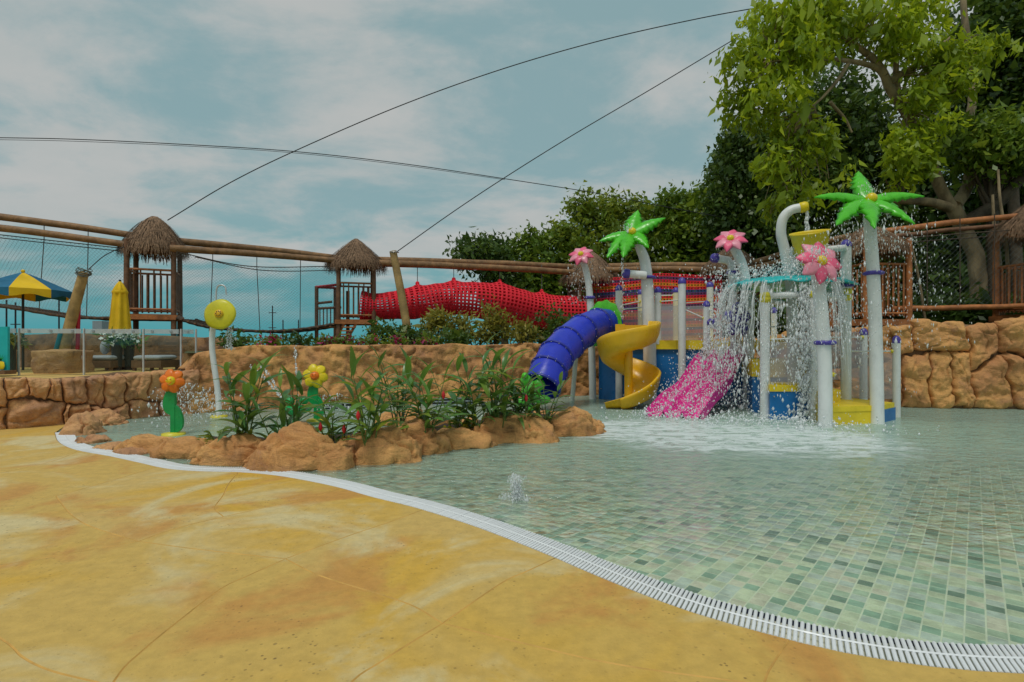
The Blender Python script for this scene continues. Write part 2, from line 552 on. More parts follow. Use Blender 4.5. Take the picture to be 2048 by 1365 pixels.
M['ground'] = ground_mat()
gm = MB()
gm.add([V(-4000, -4000, -0.9), V(4000, -4000, -0.9), V(4000, 4000, -0.9), V(-4000, 4000, -0.9)], [(0, 1, 2, 3)])
tag(gm.build('ground', M['ground']), 'earth and grass reaching away behind the rock walls', 'ground', kind='structure')

# ---- deck: scored, stained concrete in large irregular slabs
def deck_mat():
    m, t, b, L = new_mat('stained_yellow_concrete')
    g = N(t, 'ShaderNodeNewGeometry').outputs['Position']
    oi = N(t, 'ShaderNodeObjectInfo').outputs['Random']
    base = mixc(t, rng_out(t, oi, 0, 1), lin(208, 174, 102), lin(206, 168, 82))
    n1 = noise_out(t, 0.75, 5, 0.55, g, 0.8)
    c = mixc(t, rng_out(t, n1, 0.46, 0.66, 0, 0.85), base, lin(212, 164, 46))
    n2 = noise_out(t, 1.1, 6, 0.6, N(t, 'ShaderNodeVectorMath', operation='ADD').outputs[0], 0.7)
    va = [n for n in t.nodes if n.bl_idname == 'ShaderNodeVectorMath'][-1]
    L(g, va.inputs[0]); va.inputs[1].default_value = (31, 7, 0)
    c = mixc(t, rng_out(t, n2, 0.50, 0.64, 0, 0.85), c, lin(198, 142, 70))
    vb = N(t, 'ShaderNodeVectorMath', operation='ADD'); L(g, vb.inputs[0]); vb.inputs[1].default_value = (-13, 23, 0)
    n3 = noise_out(t, 1.0, 6, 0.6, vb.outputs[0], 0.9)
    c = mixc(t, rng_out(t, n3, 0.50, 0.66, 0, 0.95), c, lin(212, 192, 140))
    mott = rng_out(t, noise_out(t, 14, 8, 0.7, g), 0.25, 0.75, 0.86, 1.1)
    hs = N(t, 'ShaderNodeHueSaturation'); L(c, hs.inputs['Color']); L(mott, hs.inputs['Value'])
    c = hs.outputs[0]
    # dark pits and grains of the exposed aggregate
    def pits(scale, size, keep, seed):
        vv = N(t, 'ShaderNodeVectorMath', operation='ADD'); L(g, vv.inputs[0]); vv.inputs[1].default_value = (seed, seed * 2, 0)
        vo = N(t, 'ShaderNodeTexVoronoi'); vo.inputs['Scale'].default_value = scale; L(vv.outputs[0], vo.inputs['Vector'])
        spot = rng_out(t, vo.outputs['Distance'], size * 0.5, size, 1, 0)
        sx = N(t, 'ShaderNodeSeparateColor'); L(vo.outputs['Color'], sx.inputs[0])
        kp = rng_out(t, sx.outputs[0], keep, keep + 0.03)
        mu = N(t, 'ShaderNodeMath', operation='MULTIPLY'); L(spot, mu.inputs[0]); L(kp, mu.inputs[1])
        return mu.outputs[0]
    p1 = pits(55, 0.36, 0.80, 3.3)
    p2 = pits(26, 0.24, 0.86, 8.1)
    pm = N(t, 'ShaderNodeMath', operation='MAXIMUM'); L(p1, pm.inputs[0]); L(p2, pm.inputs[1])
    area = rng_out(t, noise_out(t, 1.9, 7, 0.65, g), 0.44, 0.68, 0.03, 0.7)
    pk = N(t, 'ShaderNodeMath', operation='MULTIPLY'); L(pm.outputs[0], pk.inputs[0]); L(area, pk.inputs[1])
    c = mixc(t, pk.outputs[0], c, lin(92, 66, 42))
    L(c, b.inputs['Base Color'])
    b.inputs['Roughness'].default_value = 0.72
    hh = N(t, 'ShaderNodeMath', operation='MULTIPLY_ADD'); L(pm.outputs[0], hh.inputs[0]); hh.inputs[1].default_value = -0.5
    L(noise_out(t, 30, 8, 0.7, g), hh.inputs[2])
    bump_out(t, b, hh.outputs[0], 0.35, 0.008)
    return m


M['deck'] = deck_mat()
M['deck_joint'] = mat('orange_score_line', lin(202, 160, 84), 0.8, 0.2, 6)
# outline of the deck (in metres, on the plane z = 0)
wall_line = [G(-700, 900), G(-300, 878), G(0, 858), G(80, 853), (G(140, 846))]
deck_outline = [p.xy for p in out8] + [V(9.0, 1.0), V(9, -4), V(-9, -4), V(-12, 5.2)] + [p.xy for p in wall_line]
joints_px = [
    [(-200, 985), (41, 938), (120, 918), (168, 896)],
    [(-300, 1070), (0, 1007), (112, 992), (207, 966), (330, 930)],
    [(112, 992), (118, 1001), (145, 1032), (186, 1055), (277, 1083)],
    [(-400, 1240), (0, 1133), (124, 1110), (277, 1083)],
    [(277, 1083), (372, 1096), (476, 1108), (571, 1118)],
    [(277, 1083), (352, 1057), (447, 1034), (579, 1005), (650, 988), (720, 962)],
    [(447, 1034), (430, 1016), (447, 990), (459, 966), (490, 930)],
    [(571, 1118), (700, 1071), (780, 1044), (890, 1004)],
    [(571, 1118), (641, 1152), (766, 1191), (830, 1214), (885, 1247)],
    [(885, 1247), (960, 1195), (1014, 1160), (1060, 1140), (1150, 1098)],
    [(571, 1118), (500, 1150), (443, 1177), (360, 1240), (281, 1305), (230, 1360), (120, 1560)],
    [(-150, 1190), (0, 1276), (46, 1315), (103, 1342), (199, 1366), (215, 1372)],
    [(885, 1247), (766, 1321), (690, 1380), (560, 1600)],
    [(1604, 1240), (1577, 1282), (1549, 1323), (1527, 1370), (1480, 1560)],
    [(885, 1247), (1060, 1290), (1240, 1330), (1527, 1370)],
]


def split_slabs():
    verts, edges = [], []
    def poly(pts, closed=False):
        b0 = len(verts)
        verts.extend(Vector((p[0], p[1])) for p in pts)
        for i in range(len(pts) - (0 if closed else 1)):
            edges.append((b0 + i, b0 + (i + 1) % len(pts)))
    poly(deck_outline, True)
    for j in joints_px:
        poly([p.xy for p in spline([G(*q) for q in j], 5)])
    vo, eo, fo, ov, oe, of = geometry.delaunay_2d_cdt(verts, edges, [], 0, 1e-4)
    hard = set()
    for e, src in zip(eo, oe):
        if src: hard.add(tuple(sorted(e)))
    emap = {}
    for fi, f in enumerate(fo):
        for a, b in zip(f, f[1:] + f[:1]):
            emap.setdefault(tuple(sorted((a, b))), []).append(fi)
    seen, regions = set(), []
    for fi in range(len(fo)):
        if fi in seen: continue
        st, reg = [fi], []
        seen.add(fi)
        while st:
            q = st.pop(); reg.append(q)
            f = fo[q]
            for a, b in zip(f, f[1:] + f[:1]):
                k = tuple(sorted((a, b)))
                if k in hard: continue
                for o in emap[k]:
                    if o not in seen: seen.add(o); st.append(o)
        c = sum((Vector((vo[fo[reg[0]][i]])) for i in range(3)), Vector((0, 0))) / 3
        if inside(deck_outline, c.x, c.y): regions.append([fo[q] for q in reg])
    return vo, regions, hard


def build_deck():
    base = MB()
    vo = [Vector((p[0], p[1], -0.012)) for p in deck_outline]
    tri = geometry.tessellate_polygon([vo])
    base.add(vo, [tuple(reversed(t)) for t in tri])
    deck = base.build('deck', M['deck_joint'])
    for p in deck.data.polygons:
        if p.normal.z < 0: p.flip()
    tag(deck, 'yellow stained concrete deck with scored slab joints beside the pool', 'deck', kind='structure')
    verts, regions, hard = split_slabs()
    for reg in regions:
        area = sum(abs(geometry.area_tri(*[V(verts[i].x, verts[i].y, 0) for i in f])) for f in reg)
        if area < 0.01: continue
        bm = bmesh.new(); mp = {}
        for f in reg:
            vs = []
            for i in f:
                if i not in mp: mp[i] = bm.verts.new((verts[i].x, verts[i].y, 0.0))
                vs.append(mp[i])
            try: bm.faces.new(vs)
            except ValueError: pass
        bmesh.ops.recalc_face_normals(bm, faces=bm.faces)
        bm.normal_update()
        if sum(f.normal.z for f in bm.faces) < 0: bmesh.ops.reverse_faces(bm, faces=bm.faces)
        inv = {v: i for i, v in mp.items()}
        cut = [e for e in bm.edges if not e.is_boundary and tuple(sorted((inv[e.verts[0]], inv[e.verts[1]]))) in hard]
        if cut: bmesh.ops.split_edges(bm, edges=cut)
        core = set(bm.faces)
        res = bmesh.ops.inset_region(bm, faces=list(bm.faces), thickness=0.0045, depth=0.0, use_even_offset=False, use_boundary=True)
        for f in res['faces']: f.material_index = 1
        bv = {v for e in bm.edges if e.is_boundary for v in e.verts}
        for v in bv: v.co.z -= 0.004
        me = bpy.data.meshes.new('slab'); bm.to_mesh(me); bm.free()
        me.materials.append(M['deck']); me.materials.append(M['deck_joint'])
        link('slab', me, deck)
    return deck


deck = build_deck()

# ---- pool floor
FLOOR_A = math.radians(40.6)
d1, d2 = V(math.sin(FLOOR_A), math.cos(FLOOR_A), 0), V(math.cos(FLOOR_A), -math.sin(FLOOR_A), 0)
TILE = 0.066
g_in_xy = np.array([(p.x, p.y) for p in g_in])


def edge_dist(x, y):
    return math.sqrt(float(((g_in_xy - (x, y)) ** 2).sum(1).min()))


def floor_z(x, y, d=None):
    k = min(1.0, max(0.0, (y - 6.1) / 3.0))
    return -0.030 - 0.22 * k * k * (3 - 2 * k)


TCOL = [lin(218, 220, 194), lin(192, 206, 184), lin(162, 188, 170), lin(130, 150, 138), lin(228, 218, 200), lin(208, 214, 206)]


def tile_mat(name, per):
    m, t, b, L = new_mat(name)
    if per == 'object':
        r = N(t, 'ShaderNodeObjectInfo').outputs['Random']
    else:
        r = N(t, 'ShaderNodeNewGeometry').outputs['Random Per Island']
    cr = N(t, 'ShaderNodeValToRGB'); cr.color_ramp.interpolation = 'CONSTANT'
    stops = [(0, 0), (0.24, 4), (0.40, 1), (0.58, 5), (0.78, 2), (0.945, 3)]
    while len(cr.color_ramp.elements) < len(stops): cr.color_ramp.elements.new(0.5)
    for e, (p, i) in zip(cr.color_ramp.elements, stops):
        e.position = p; e.color = (*TCOL[i], 1)
    L(r, cr.inputs[0])
    g = N(t, 'ShaderNodeNewGeometry').outputs['Position']
    n = rng_out(t, noise_out(t, 11, 6, 0.65, g), 0.3, 0.7, 0.72, 1.12)
    hs = N(t, 'ShaderNodeHueSaturation'); L(cr.outputs[0], hs.inputs['Color']); L(n, hs.inputs['Value'])
    L(hs.outputs[0], b.inputs['Base Color'])
    b.inputs['Roughness'].default_value = 0.35
    return m


def pool_floor_mat():
    """Far part of the floor: the same small tiles, too far to tell apart."""
    m, t, b, L = new_mat('pool_floor_grout')
    g = N(t, 'ShaderNodeNewGeometry').outputs['Position']
    mp = N(t, 'ShaderNodeMapping'); mp.inputs['Rotation'].default_value = (0, 0, FLOOR_A); L(g, mp.inputs[0])
    vo = N(t, 'ShaderNodeTexVoronoi'); vo.inputs['Scale'].default_value = 1 / TILE; vo.inputs['Randomness'].default_value = 0.0
    L(mp.outputs[0], vo.inputs['Vector'])
    sx = N(t, 'ShaderNodeSeparateColor'); L(vo.outputs['Color'], sx.inputs[0])
    c = mixc(t, rng_out(t, sx.outputs[0], 0.1, 0.9), lin(220, 224, 200), lin(158, 190, 168))
    c = mixc(t, rng_out(t, sx.outputs[1], 0.9, 0.93), c, lin(72, 90, 80))
    L(c, b.inputs['Base Color']); b.inputs['Roughness'].default_value = 0.5
    return m


M['tile_obj'] = tile_mat('glazed_tile', 'object')
M['tile_isl'] = tile_mat('glazed_tile_rest', 'island')
M['floor_far'] = pool_floor_mat()
M['grout'] = mat('pale_grout', lin(224, 224, 204), 0.8, 0.08)

pool_outline = [p.xy for p in in8] + [V(12, 2.0), V(14, 13), V(-9, 13), V(-9, 7.2)]
TILE_FAR = 6.0


def build_floor():
    # a sloping sheet
    xs = np.arange(-9, 13.01, 0.125); ys = np.arange(0.9, 13.01, 0.125)
    mb = MB()
    idx = {}
    for i, x in enumerate(xs):
        for j, y in enumerate(ys):
            idx[i, j] = len(mb.v); mb.v.append(V(x, y, floor_z(x, y) - 0.0011))
    for i in range(len(xs) - 1):
        for j in range(len(ys) - 1):
            cx_, cy_ = xs[i] + .0625, ys[j] + .0625
            if not (inside(pool_outline, cx_, cy_) or edge_dist(cx_, cy_) < 0.2): continue
            mb.f.append((idx[i, j], idx[i + 1, j], idx[i + 1, j + 1], idx[i, j + 1]))
            mb.m.append(0 if cy_ < TILE_FAR - 0.1 else 1); mb.s.append(True)
    fl = mb.build('pool_floor', [M['grout'], M['floor_far']])
    tag(fl, 'shallow pool floor of small green and beige tiles', 'pool floor', kind='structure')
    # tiles one by one
    k = TILE * 0.462
    cand = []
    for a in range(-100, 120):
        for b_ in range(-125, 125):
            p = d1 * (a * TILE) + d2 * (b_ * TILE)
            if p.y < 1.6 or p.y > TILE_FAR or abs(p.x) > p.y + 2.2: continue
            if not inside(pool_outline, p.x, p.y): continue
            d = edge_dist(p.x, p.y)
            if d < TILE * 0.55: continue
            cand.append((p.y, p, d))
    cand.sort(key=lambda q: q[0] + (50 if abs(q[1].x) > q[1].y * 0.97 else 0))
    R = Matrix.Rotation(-FLOOR_A, 4, 'Z')
    def tile_geo(bev):
        o = MB(); z1, z0 = 0.0, -0.002; e = k - bev
        o.add([V(-k, -k, z0), V(k, -k, z0), V(k, k, z0), V(-k, k, z0), V(-e, -e, z1), V(e, -e, z1), V(e, e, z1), V(-e, e, z1)],
              [(4, 5, 6, 7), (0, 1, 5, 4), (1, 2, 6, 5), (2, 3, 7, 6), (3, 0, 4, 7)])
        return o
    # dist-to-edge tiles along the grate are included too, cut short by the grate itself
    me = tile_geo(0.0012).mesh('tile', M['tile_obj'])
    for _, p, d in cand[:300]:
        o = link('tile', me, fl)
        o.matrix_basis = Matrix.Translation(V(p.x, p.y, floor_z(p.x, p.y, d))) @ R
    rest = MB(); tg = tile_geo(0.0012)
    R3 = R.to_3x3(); base = [R3 @ v for v in tg.v]
    vv = []; ff = []
    for _, p, d in cand[300:]:
        c = V(p.x, p.y, floor_z(p.x, p.y, d)); o = len(vv)
        vv.extend((v + c)[:] for v in base)
        ff.extend([[i + o for i in f] for f in tg.f])
    o = np_mesh('tile_field', vv, ff, M['tile_isl'], fl)
    o['kind'] = 'stuff'
    return fl


pool_floor = build_floor()


# ---- water
def water_mat():
    m, t, b, L = new_mat('pool_water')
    g = N(t, 'ShaderNodeNewGeometry').outputs['Position']
    rip1 = noise_out(t, 4.2, 4, 0.55, g, 0.8, (0.75, 1.4, 1))
    rip2 = noise_out(t, 17, 3, 0.5, g, 0.4, (0.8, 1.4, 1))
    # calmer by the overflow edge, choppy under the fountains
    sep = N(t, 'ShaderNodeSeparateXYZ'); L(g, sep.inputs[0])
    amp = rng_out(t, sep.outputs['Y'], 2.2, 4.6, 0.10, 1.0)
    ad = N(t, 'ShaderNodeMath', operation='MULTIPLY_ADD'); L(rip2, ad.inputs[0]); ad.inputs[1].default_value = 0.35; L(rip1, ad.inputs[2])
    bp = N(t, 'ShaderNodeBump'); bp.inputs['Distance'].default_value = 0.10; L(amp, bp.inputs['Strength']); L(ad.outputs[0], bp.inputs['Height'])
    refr = N(t, 'ShaderNodeBsdfTransparent'); refr.inputs['Color'].default_value = (0.90, 0.975, 0.94, 1)
    gl = N(t, 'ShaderNodeBsdfGlossy'); gl.inputs['Roughness'].default_value = 0.05; L(bp.outputs[0], gl.inputs['Normal'])
    fr = N(t, 'ShaderNodeFresnel'); fr.inputs[0].default_value = 1.33; L(bp.outputs[0], fr.inputs['Normal'])
    # fine air bubbles make it milky green towards the fountains
    milk = N(t, 'ShaderNodeBsdfDiffuse'); milk.inputs[0].default_value = (0.50, 0.68, 0.56, 1); L(bp.outputs[0], milk.inputs['Normal'])
    def near(x, y, r0, r1):
        v = N(t, 'ShaderNodeVectorMath', operation='DISTANCE'); L(g, v.inputs[0]); v.inputs[1].default_value = (x, y, 0)
        return rng_out(t, v.outputs['Value'], r0, r1, 1, 0)
    far = rng_out(t, sep.outputs['Y'], 2.4, 6.5, 0.0, 0.58)
    nz = rng_out(t, noise_out(t, 1.4, 6, 0.6, g, 0.5), 0.35, 0.68)
    mk = N(t, 'ShaderNodeMath', operation='MULTIPLY_ADD'); L(near(3.4, 7.9, 0.5, 3.2), mk.inputs[0]); mk.inputs[1].default_value = 0.35; L(far, mk.inputs[2])
    m1 = N(t, 'ShaderNodeMixShader'); L(mk.outputs[0], m1.inputs[0]); L(refr.outputs[0], m1.inputs[1]); L(milk.outputs[0], m1.inputs[2])
    m2 = N(t, 'ShaderNodeMixShader'); L(fr.outputs[0], m2.inputs[0]); L(m1.outputs[0], m2.inputs[1]); L(gl.outputs[0], m2.inputs[2])
    # foam
    foam = N(t, 'ShaderNodeBsdfDiffuse'); foam.inputs[0].default_value = (0.78, 0.84, 0.84, 1); L(bp.outputs[0], foam.inputs['Normal'])
    f1 = near(2.3, 6.8, 0.5, 1.9); f2 = near(3.3, 6.5, 0.4, 1.8); f3 = near(1.5, 7.1, 0.3, 1.4)
    mxx = N(t, 'ShaderNodeMath', operation='MAXIMUM'); L(f1, mxx.inputs[0]); L(f2, mxx.inputs[1])
    mxy = N(t, 'ShaderNodeMath', operation='MAXIMUM'); L(mxx.outputs[0], mxy.inputs[0]); L(f3, mxy.inputs[1])
    fn = rng_out(t, noise_out(t, 4.2, 12, 0.78, g, 1.1, (0.7, 1.3, 1)), 0.36, 0.62)
    fm = N(t, 'ShaderNodeMath', operation='MULTIPLY'); L(mxy.outputs[0], fm.inputs[0]); L(fn, fm.inputs[1])
    fk = rng_out(t, fm.outputs[0], 0.03, 0.70, 0, 0.82)
    m3 = N(t, 'ShaderNodeMixShader'); L(fk, m3.inputs[0]); L(m2.outputs[0], m3.inputs[1]); L(foam.outputs[0], m3.inputs[2])
    L(m3.outputs[0], t.nodes['Material Output'].inputs[0])
    return m


M['water'] = water_mat()


def build_water():
    vo = [Vector((p[0], p[1], -0.012)) for p in pool_outline]
    mb = MB(); mb.add(vo, [tuple(t) for t in geometry.tessellate_polygon([vo])])
    o = mb.build('water', M['water'])
    for p in o.data.polygons:
        if p.normal.z < 0: p.flip()
    return tag(o, 'rippled shallow green pool water', 'water', kind='structure')


water = build_water()


# ---- drain grate
def build_grate():
    g = thing('drain_grate', 'white slatted overflow grate curving between yellow deck and pool', 'drain grate', grate_line[40])
    ch = MB()
    n = len(grate_line)
    st = list(range(0, n, 4))
    a_, b_ = offset(grate_line, GW + 0.004), offset(grate_line, -GW - 0.004)
    vs = []
    for i in st:
        vs += [a_[i] + V(0, 0, -0.009), a_[i] + V(0, 0, -0.075), b_[i] + V(0, 0, -0.075), b_[i] + V(0, 0, -0.009)]
    fs = []
    for k in range(len(st) - 1):
        for j in range(3):
            fs.append((k * 4 + j, k * 4 + j + 1, k * 4 + 4 + j + 1, k * 4 + 4 + j))
    ch.add(vs, fs)
    ch.build('channel', M['channel'], g)
    sp = MB()
    for d in (0.0,):
        ln = offset(grate_line, d)[::3]
        sp.tube([p + V(0, 0, -0.0005) for p in ln], 0.006 if d else 0.0045, 4, smooth=False)
    sp.build('spine', M['grate'], g)
    sb = MB().box((0, 0, 0), (0.0138, 2 * GW - 0.006, 0.014))
    bm = bmesh.new(); tmp = sb.mesh('slat', M['grate']); bm.from_mesh(tmp)
    bmesh.ops.bevel(bm, geom=[e for e in bm.edges if abs(e.verts[0].co.y - e.verts[1].co.y) > 0.05], offset=0.004, segments=1, affect='EDGES')
    bm.to_mesh(tmp); bm.free()
    def slat_turn(p, t):
        # the bars of the moulded strips stand a little askew to the curve
        perp = V(-t.y, t.x, 0); away = V(p.x, p.y, 0).normalized()
        k = min(1.0, max(0.0, (p.x + 1.2) / 2.6)); k = 0.6 * k * k * (3 - 2 * k)
        d = (perp * (1 - k) + away * k).normalized()
        return Matrix.Rotation(math.atan2(d.y, d.x) - PI / 2 + rnd.uniform(-.012, .012), 4, 'Z') @ Matrix.Diagonal((1, 1 / max(0.75, d.dot(perp)), 1, 1))
    mats = []
    for i, p in enumerate(grate_line):
        t = (grate_line[min(i + 1, n - 1)] - grate_line[max(i - 1, 0)]).normalized()
        if abs(p.x) > p.y + 1.8: continue
        mats.append((p.y + (50 if abs(p.x) > p.y else 0), Matrix.Translation(p + V(0, 0, -0.007 + rnd.uniform(-.0008, .0008))) @ slat_turn(p, t)))
    mats.sort(key=lambda q: q[0])
    for _, mx in mats[:300]:
        o = link('slat', tmp, g)
        o.matrix_basis = mx
    vv, ff = [], []
    base = [v.co.copy() for v in tmp.vertices]
    quads = [list(p.vertices) for p in tmp.polygons]
    rest = MB()
    for _, mx in mats[300:]:
        rest.add([mx @ v for v in base], quads)
    if rest.v:
        o = rest.build('slat_run', M['grate'], g); o['kind'] = 'stuff'
    return g


build_grate()

# ================================================================== rock work
def fbm(p, o=4):
    return noise.fractal(p, 1.0, 2.0, o, noise_basis='PERLIN_ORIGINAL')


def crack(p, sc_, wd):
    n = noise.noise(p * sc_ + V(7.1, 3.3, 9.9))
    return math.exp(-(n / wd) ** 2)


def vcrack(p, s_, wd):
    d = noise.voronoi(p * s_)[0]
    return math.exp(-((d[1] - d[0]) / wd) ** 2)


def rock(name, label, px, ybase, wpx, hpx, deep, seed, rotz=0.0, lean=0.0, peak=0.0, sub=5, group='boulders edging the planted island', material='rock', boxy=0.62, sink=0.10, base_z=-0.05):
    """A carved boulder whose foot stands on the row ybase of the picture."""
    foot = G(px, ybase)
    Yc = foot.y + deep * 0.42 + 0.10
    wd, ht = wpx * 1.24 / F * Yc, hpx * 0.74 / F * Yc
    c = V(X(px, Yc), Yc, 0)
    bm = bmesh.new()
    bmesh.ops.create_icosphere(bm, subdivisions=sub, radius=1.0)
    R = Matrix.Rotation(rotz, 3, 'Z')
    off = V(seed * 3.7, seed * 1.3, seed * 2.1)
    tilt = Matrix.Rotation(0.5 + 0.3 * math.sin(seed), 3, 'Y')
    for v in bm.verts:
        p = v.co
        q = V(*[math.copysign(abs(a) ** boxy, a) for a in p])
        if q.z < 0: q.z *= sink / max(ht, 0.05)
        hgt = max(q.z, 0)
        nx = q.x * wd / 2 * (1 - 0.22 * hgt) + lean * hgt * wd
        ny = q.y * deep / 2 * (1 - 0.30 * hgt)
        pk = 1 - 0.34 * min(1, abs(q.x - peak * 2)) ** 1.3
        s_ = V(nx, ny, q.z * ht * (pk if q.z > 0 else 1))
        pw = s_ * 2.2 + off
        size = (wd + deep + ht) / 3
        d = 0.13 * size * fbm(pw * 0.8, 2) + 0.035 * size * fbm(pw * 3.4, 5)
        sx_ = V(pw.x * 0.55 + pw.z * 0.5, pw.y * 0.7, pw.z * 1.9 - pw.x * 0.35)
        d += 0.09 * size * ((1 - abs(noise.noise(sx_ * 1.1 + V(2, 2, 2)))) ** 5 - 0.35) + 0.04 * size * ((1 - abs(noise.noise(sx_ * 2.7 + V(7, 1, 4)))) ** 5 - 0.35)
        st = tilt @ s_
        d += 0.014 * math.sin(st.z * 40 + 5 * fbm(pw * 0.8, 2)) * max(0, fbm(pw * 1.1 + V(4, 4, 4), 2) + 0.25)
        wv = V(fbm(pw * 1.5, 2), fbm(pw * 1.5 + V(9, 0, 0), 2), 0) * 0.12
        d -= 0.06 * vcrack(s_ + off + wv, 2.6, 0.045) + 0.018 * vcrack(s_ + off * 2 + wv, 6.0, 0.05)
        n_ = V(q.x / wd, q.y / deep, q.z / max(ht, .05)).normalized()
        v.co = c + R @ (s_ + n_ * d) + V(0, 0, base_z + 0.05)
    for f in bm.faces: f.smooth = True
    me = bpy.data.meshes.new(name); bm.to_mesh(me); bm.free()
    me.materials.append(M[material])
    o = link(name, me, None, c)
    return tag(o, label, 'rock', group)


rock('boulder', 'low flat orange boulder at the left tip of the planted island', 305, 908, 110, 34, 0.38, 1, rotz=-0.12)
rock('boulder', 'squat rounded boulder just right of the island left tip', 380, 920, 105, 50, 0.42, 2, rotz=-0.08)
rock('boulder', 'broad cracked boulder below the tall ginger clump', 468, 933, 120, 60, 0.45, 3, boxy=0.5)
rock('boulder', 'small wedge rock between cracked boulder and largest peaked boulder', 532, 938, 62, 44, 0.32, 4)
rock('boulder', 'largest peaked boulder beside the white grate', 615, 944, 165, 104, 0.55, 5, peak=-0.12, boxy=0.5)
rock('boulder', 'long sloping boulder with ridged top rising to the right', 755, 931, 150, 78, 0.5, 6, rotz=0.12, peak=0.15, boxy=0.55)
rock('boulder', 'peaked ridged boulder behind the long sloping one', 832, 912, 105, 84, 0.5, 7, rotz=0.15, peak=0.02)
rock('boulder', 'low smooth boulder in the middle of the island water edge', 915, 899, 120, 48, 0.45, 8, rotz=0.12)
rock('boulder', 'small cap rock sitting behind the low smooth boulder', 950, 884, 60, 42, 0.35, 9, sub=4)
rock('boulder', 'tall broad boulder with sloping top below the green frog slide', 1025, 888, 140, 76, 0.6, 10, rotz=0.1, peak=-0.12, boxy=0.5)
rock('boulder', 'log shaped slanting boulder near the island right end', 1120, 874, 115, 62, 0.5, 12, rotz=0.12, peak=0.2, boxy=0.55)
rock('boulder', 'pointed boulder at the far right end of the island', 1160, 869, 78, 40, 0.6, 13, rotz=0.1)
rock('boulder', 'round stone behind the plants in the island middle', 785, 852, 56, 30, 0.4, 14, sub=4)
rock('boulder', 'upright stone beside red ginger bud', 828, 846, 40, 38, 0.32, 15, sub=4)
rock('boulder', 'grey tan stone behind the peaked ridged boulder', 885, 868, 62, 34, 0.4, 16, sub=4)
rock('boulder', 'rounded stone with yellow seedlings in front', 940, 866, 50, 34, 0.36, 17, sub=4)
rock('boulder', 'stone half hidden under the ferny plant near the left tip', 438, 903, 60, 30, 0.3, 18, sub=4)
rock('boulder', 'flat stone behind the leafy plants near the right end', 1085, 846, 90, 28, 0.4, 19, sub=4)
RIM = 'rocks rimming the small pool'
rock('rim_rock', 'brown knobbly rock at the start of the white grate', 166, 872, 56, 48, 0.4, 20, group=RIM, material='rock_left')
rock('rim_rock', 'brown hump against the block wall behind the rim', 205, 853, 74, 36, 0.5, 21, group=RIM, material='rock_left')
rock('rim_rock', 'low curved kerb rock hugging the grate at small pool', 186, 889, 52, 16, 0.34, 22, rotz=-0.75, sub=4, group=RIM, material='rock_left')
rock('rim_rock', 'low kerb rock midway along the small pool edge', 225, 902, 60, 15, 0.3, 23, rotz=-0.4, sub=4, group=RIM, material='rock_left')
rock('rim_rock', 'low kerb rock meeting the island left tip', 270, 911, 64, 15, 0.3, 24, rotz=-0.25, sub=4, group=RIM, material='rock_left')
# soil between the boulders
sb = MB()
def soil(u, v):
    px = 400 + 700 * u
    y0 = np.interp(px, [400, 600, 850, 1100], [900, 905, 885, 850])
    p = G(px, y0)
    return V(p.x, p.y + 0.05 + v * (0.25 + 0.75 * u), -0.02 + 0.13 * math.sin(PI * v) + 0.03 * noise.noise(V(u * 30, v * 5, 1)))
sb.grid(soil, 60, 8)
tag(sb.build('planting_soil', M['soil']), 'dark planting soil between the island boulders', 'soil', kind='structure')

# ---- walls: a path given by picture columns, with its depth at each column
LEFT_Y = [(-700, 5.9), (-300, 6.5), (0, 7.0), (80, 7.28), (140, 7.5), (240, 8.0), (300, 8.3), (380, 8.75), (440, 9.0)]
BACK_Y = [(368, 8.65), (440, 9.0), (560, 9.3), (700, 9.7), (850, 10.1), (1000, 10.6), (1100, 11.3), (1180, 11.9), (1260, 12.3), (1400, 12.6)]
RIGHT_Y = [(1400, 12.6), (1520, 12.0), (1640, 11.2), (1730, 10.3), (1790, 9.65), (1900, 9.45), (2048, 9.3), (2400, 8.8)]


def depth(tab, px):
    return float(np.interp(px, [a for a, _ in tab], [b for _, b in tab]))


def wall_n(tab, px):
    a, b = px - 6, px + 6
    pa, pb = V(X(a, depth(tab, a)), depth(tab, a), 0), V(X(b, depth(tab, b)), depth(tab, b), 0)
    t = (pb - pa).normalized()
    return V(t.y, -t.x, 0)          # faces the pool


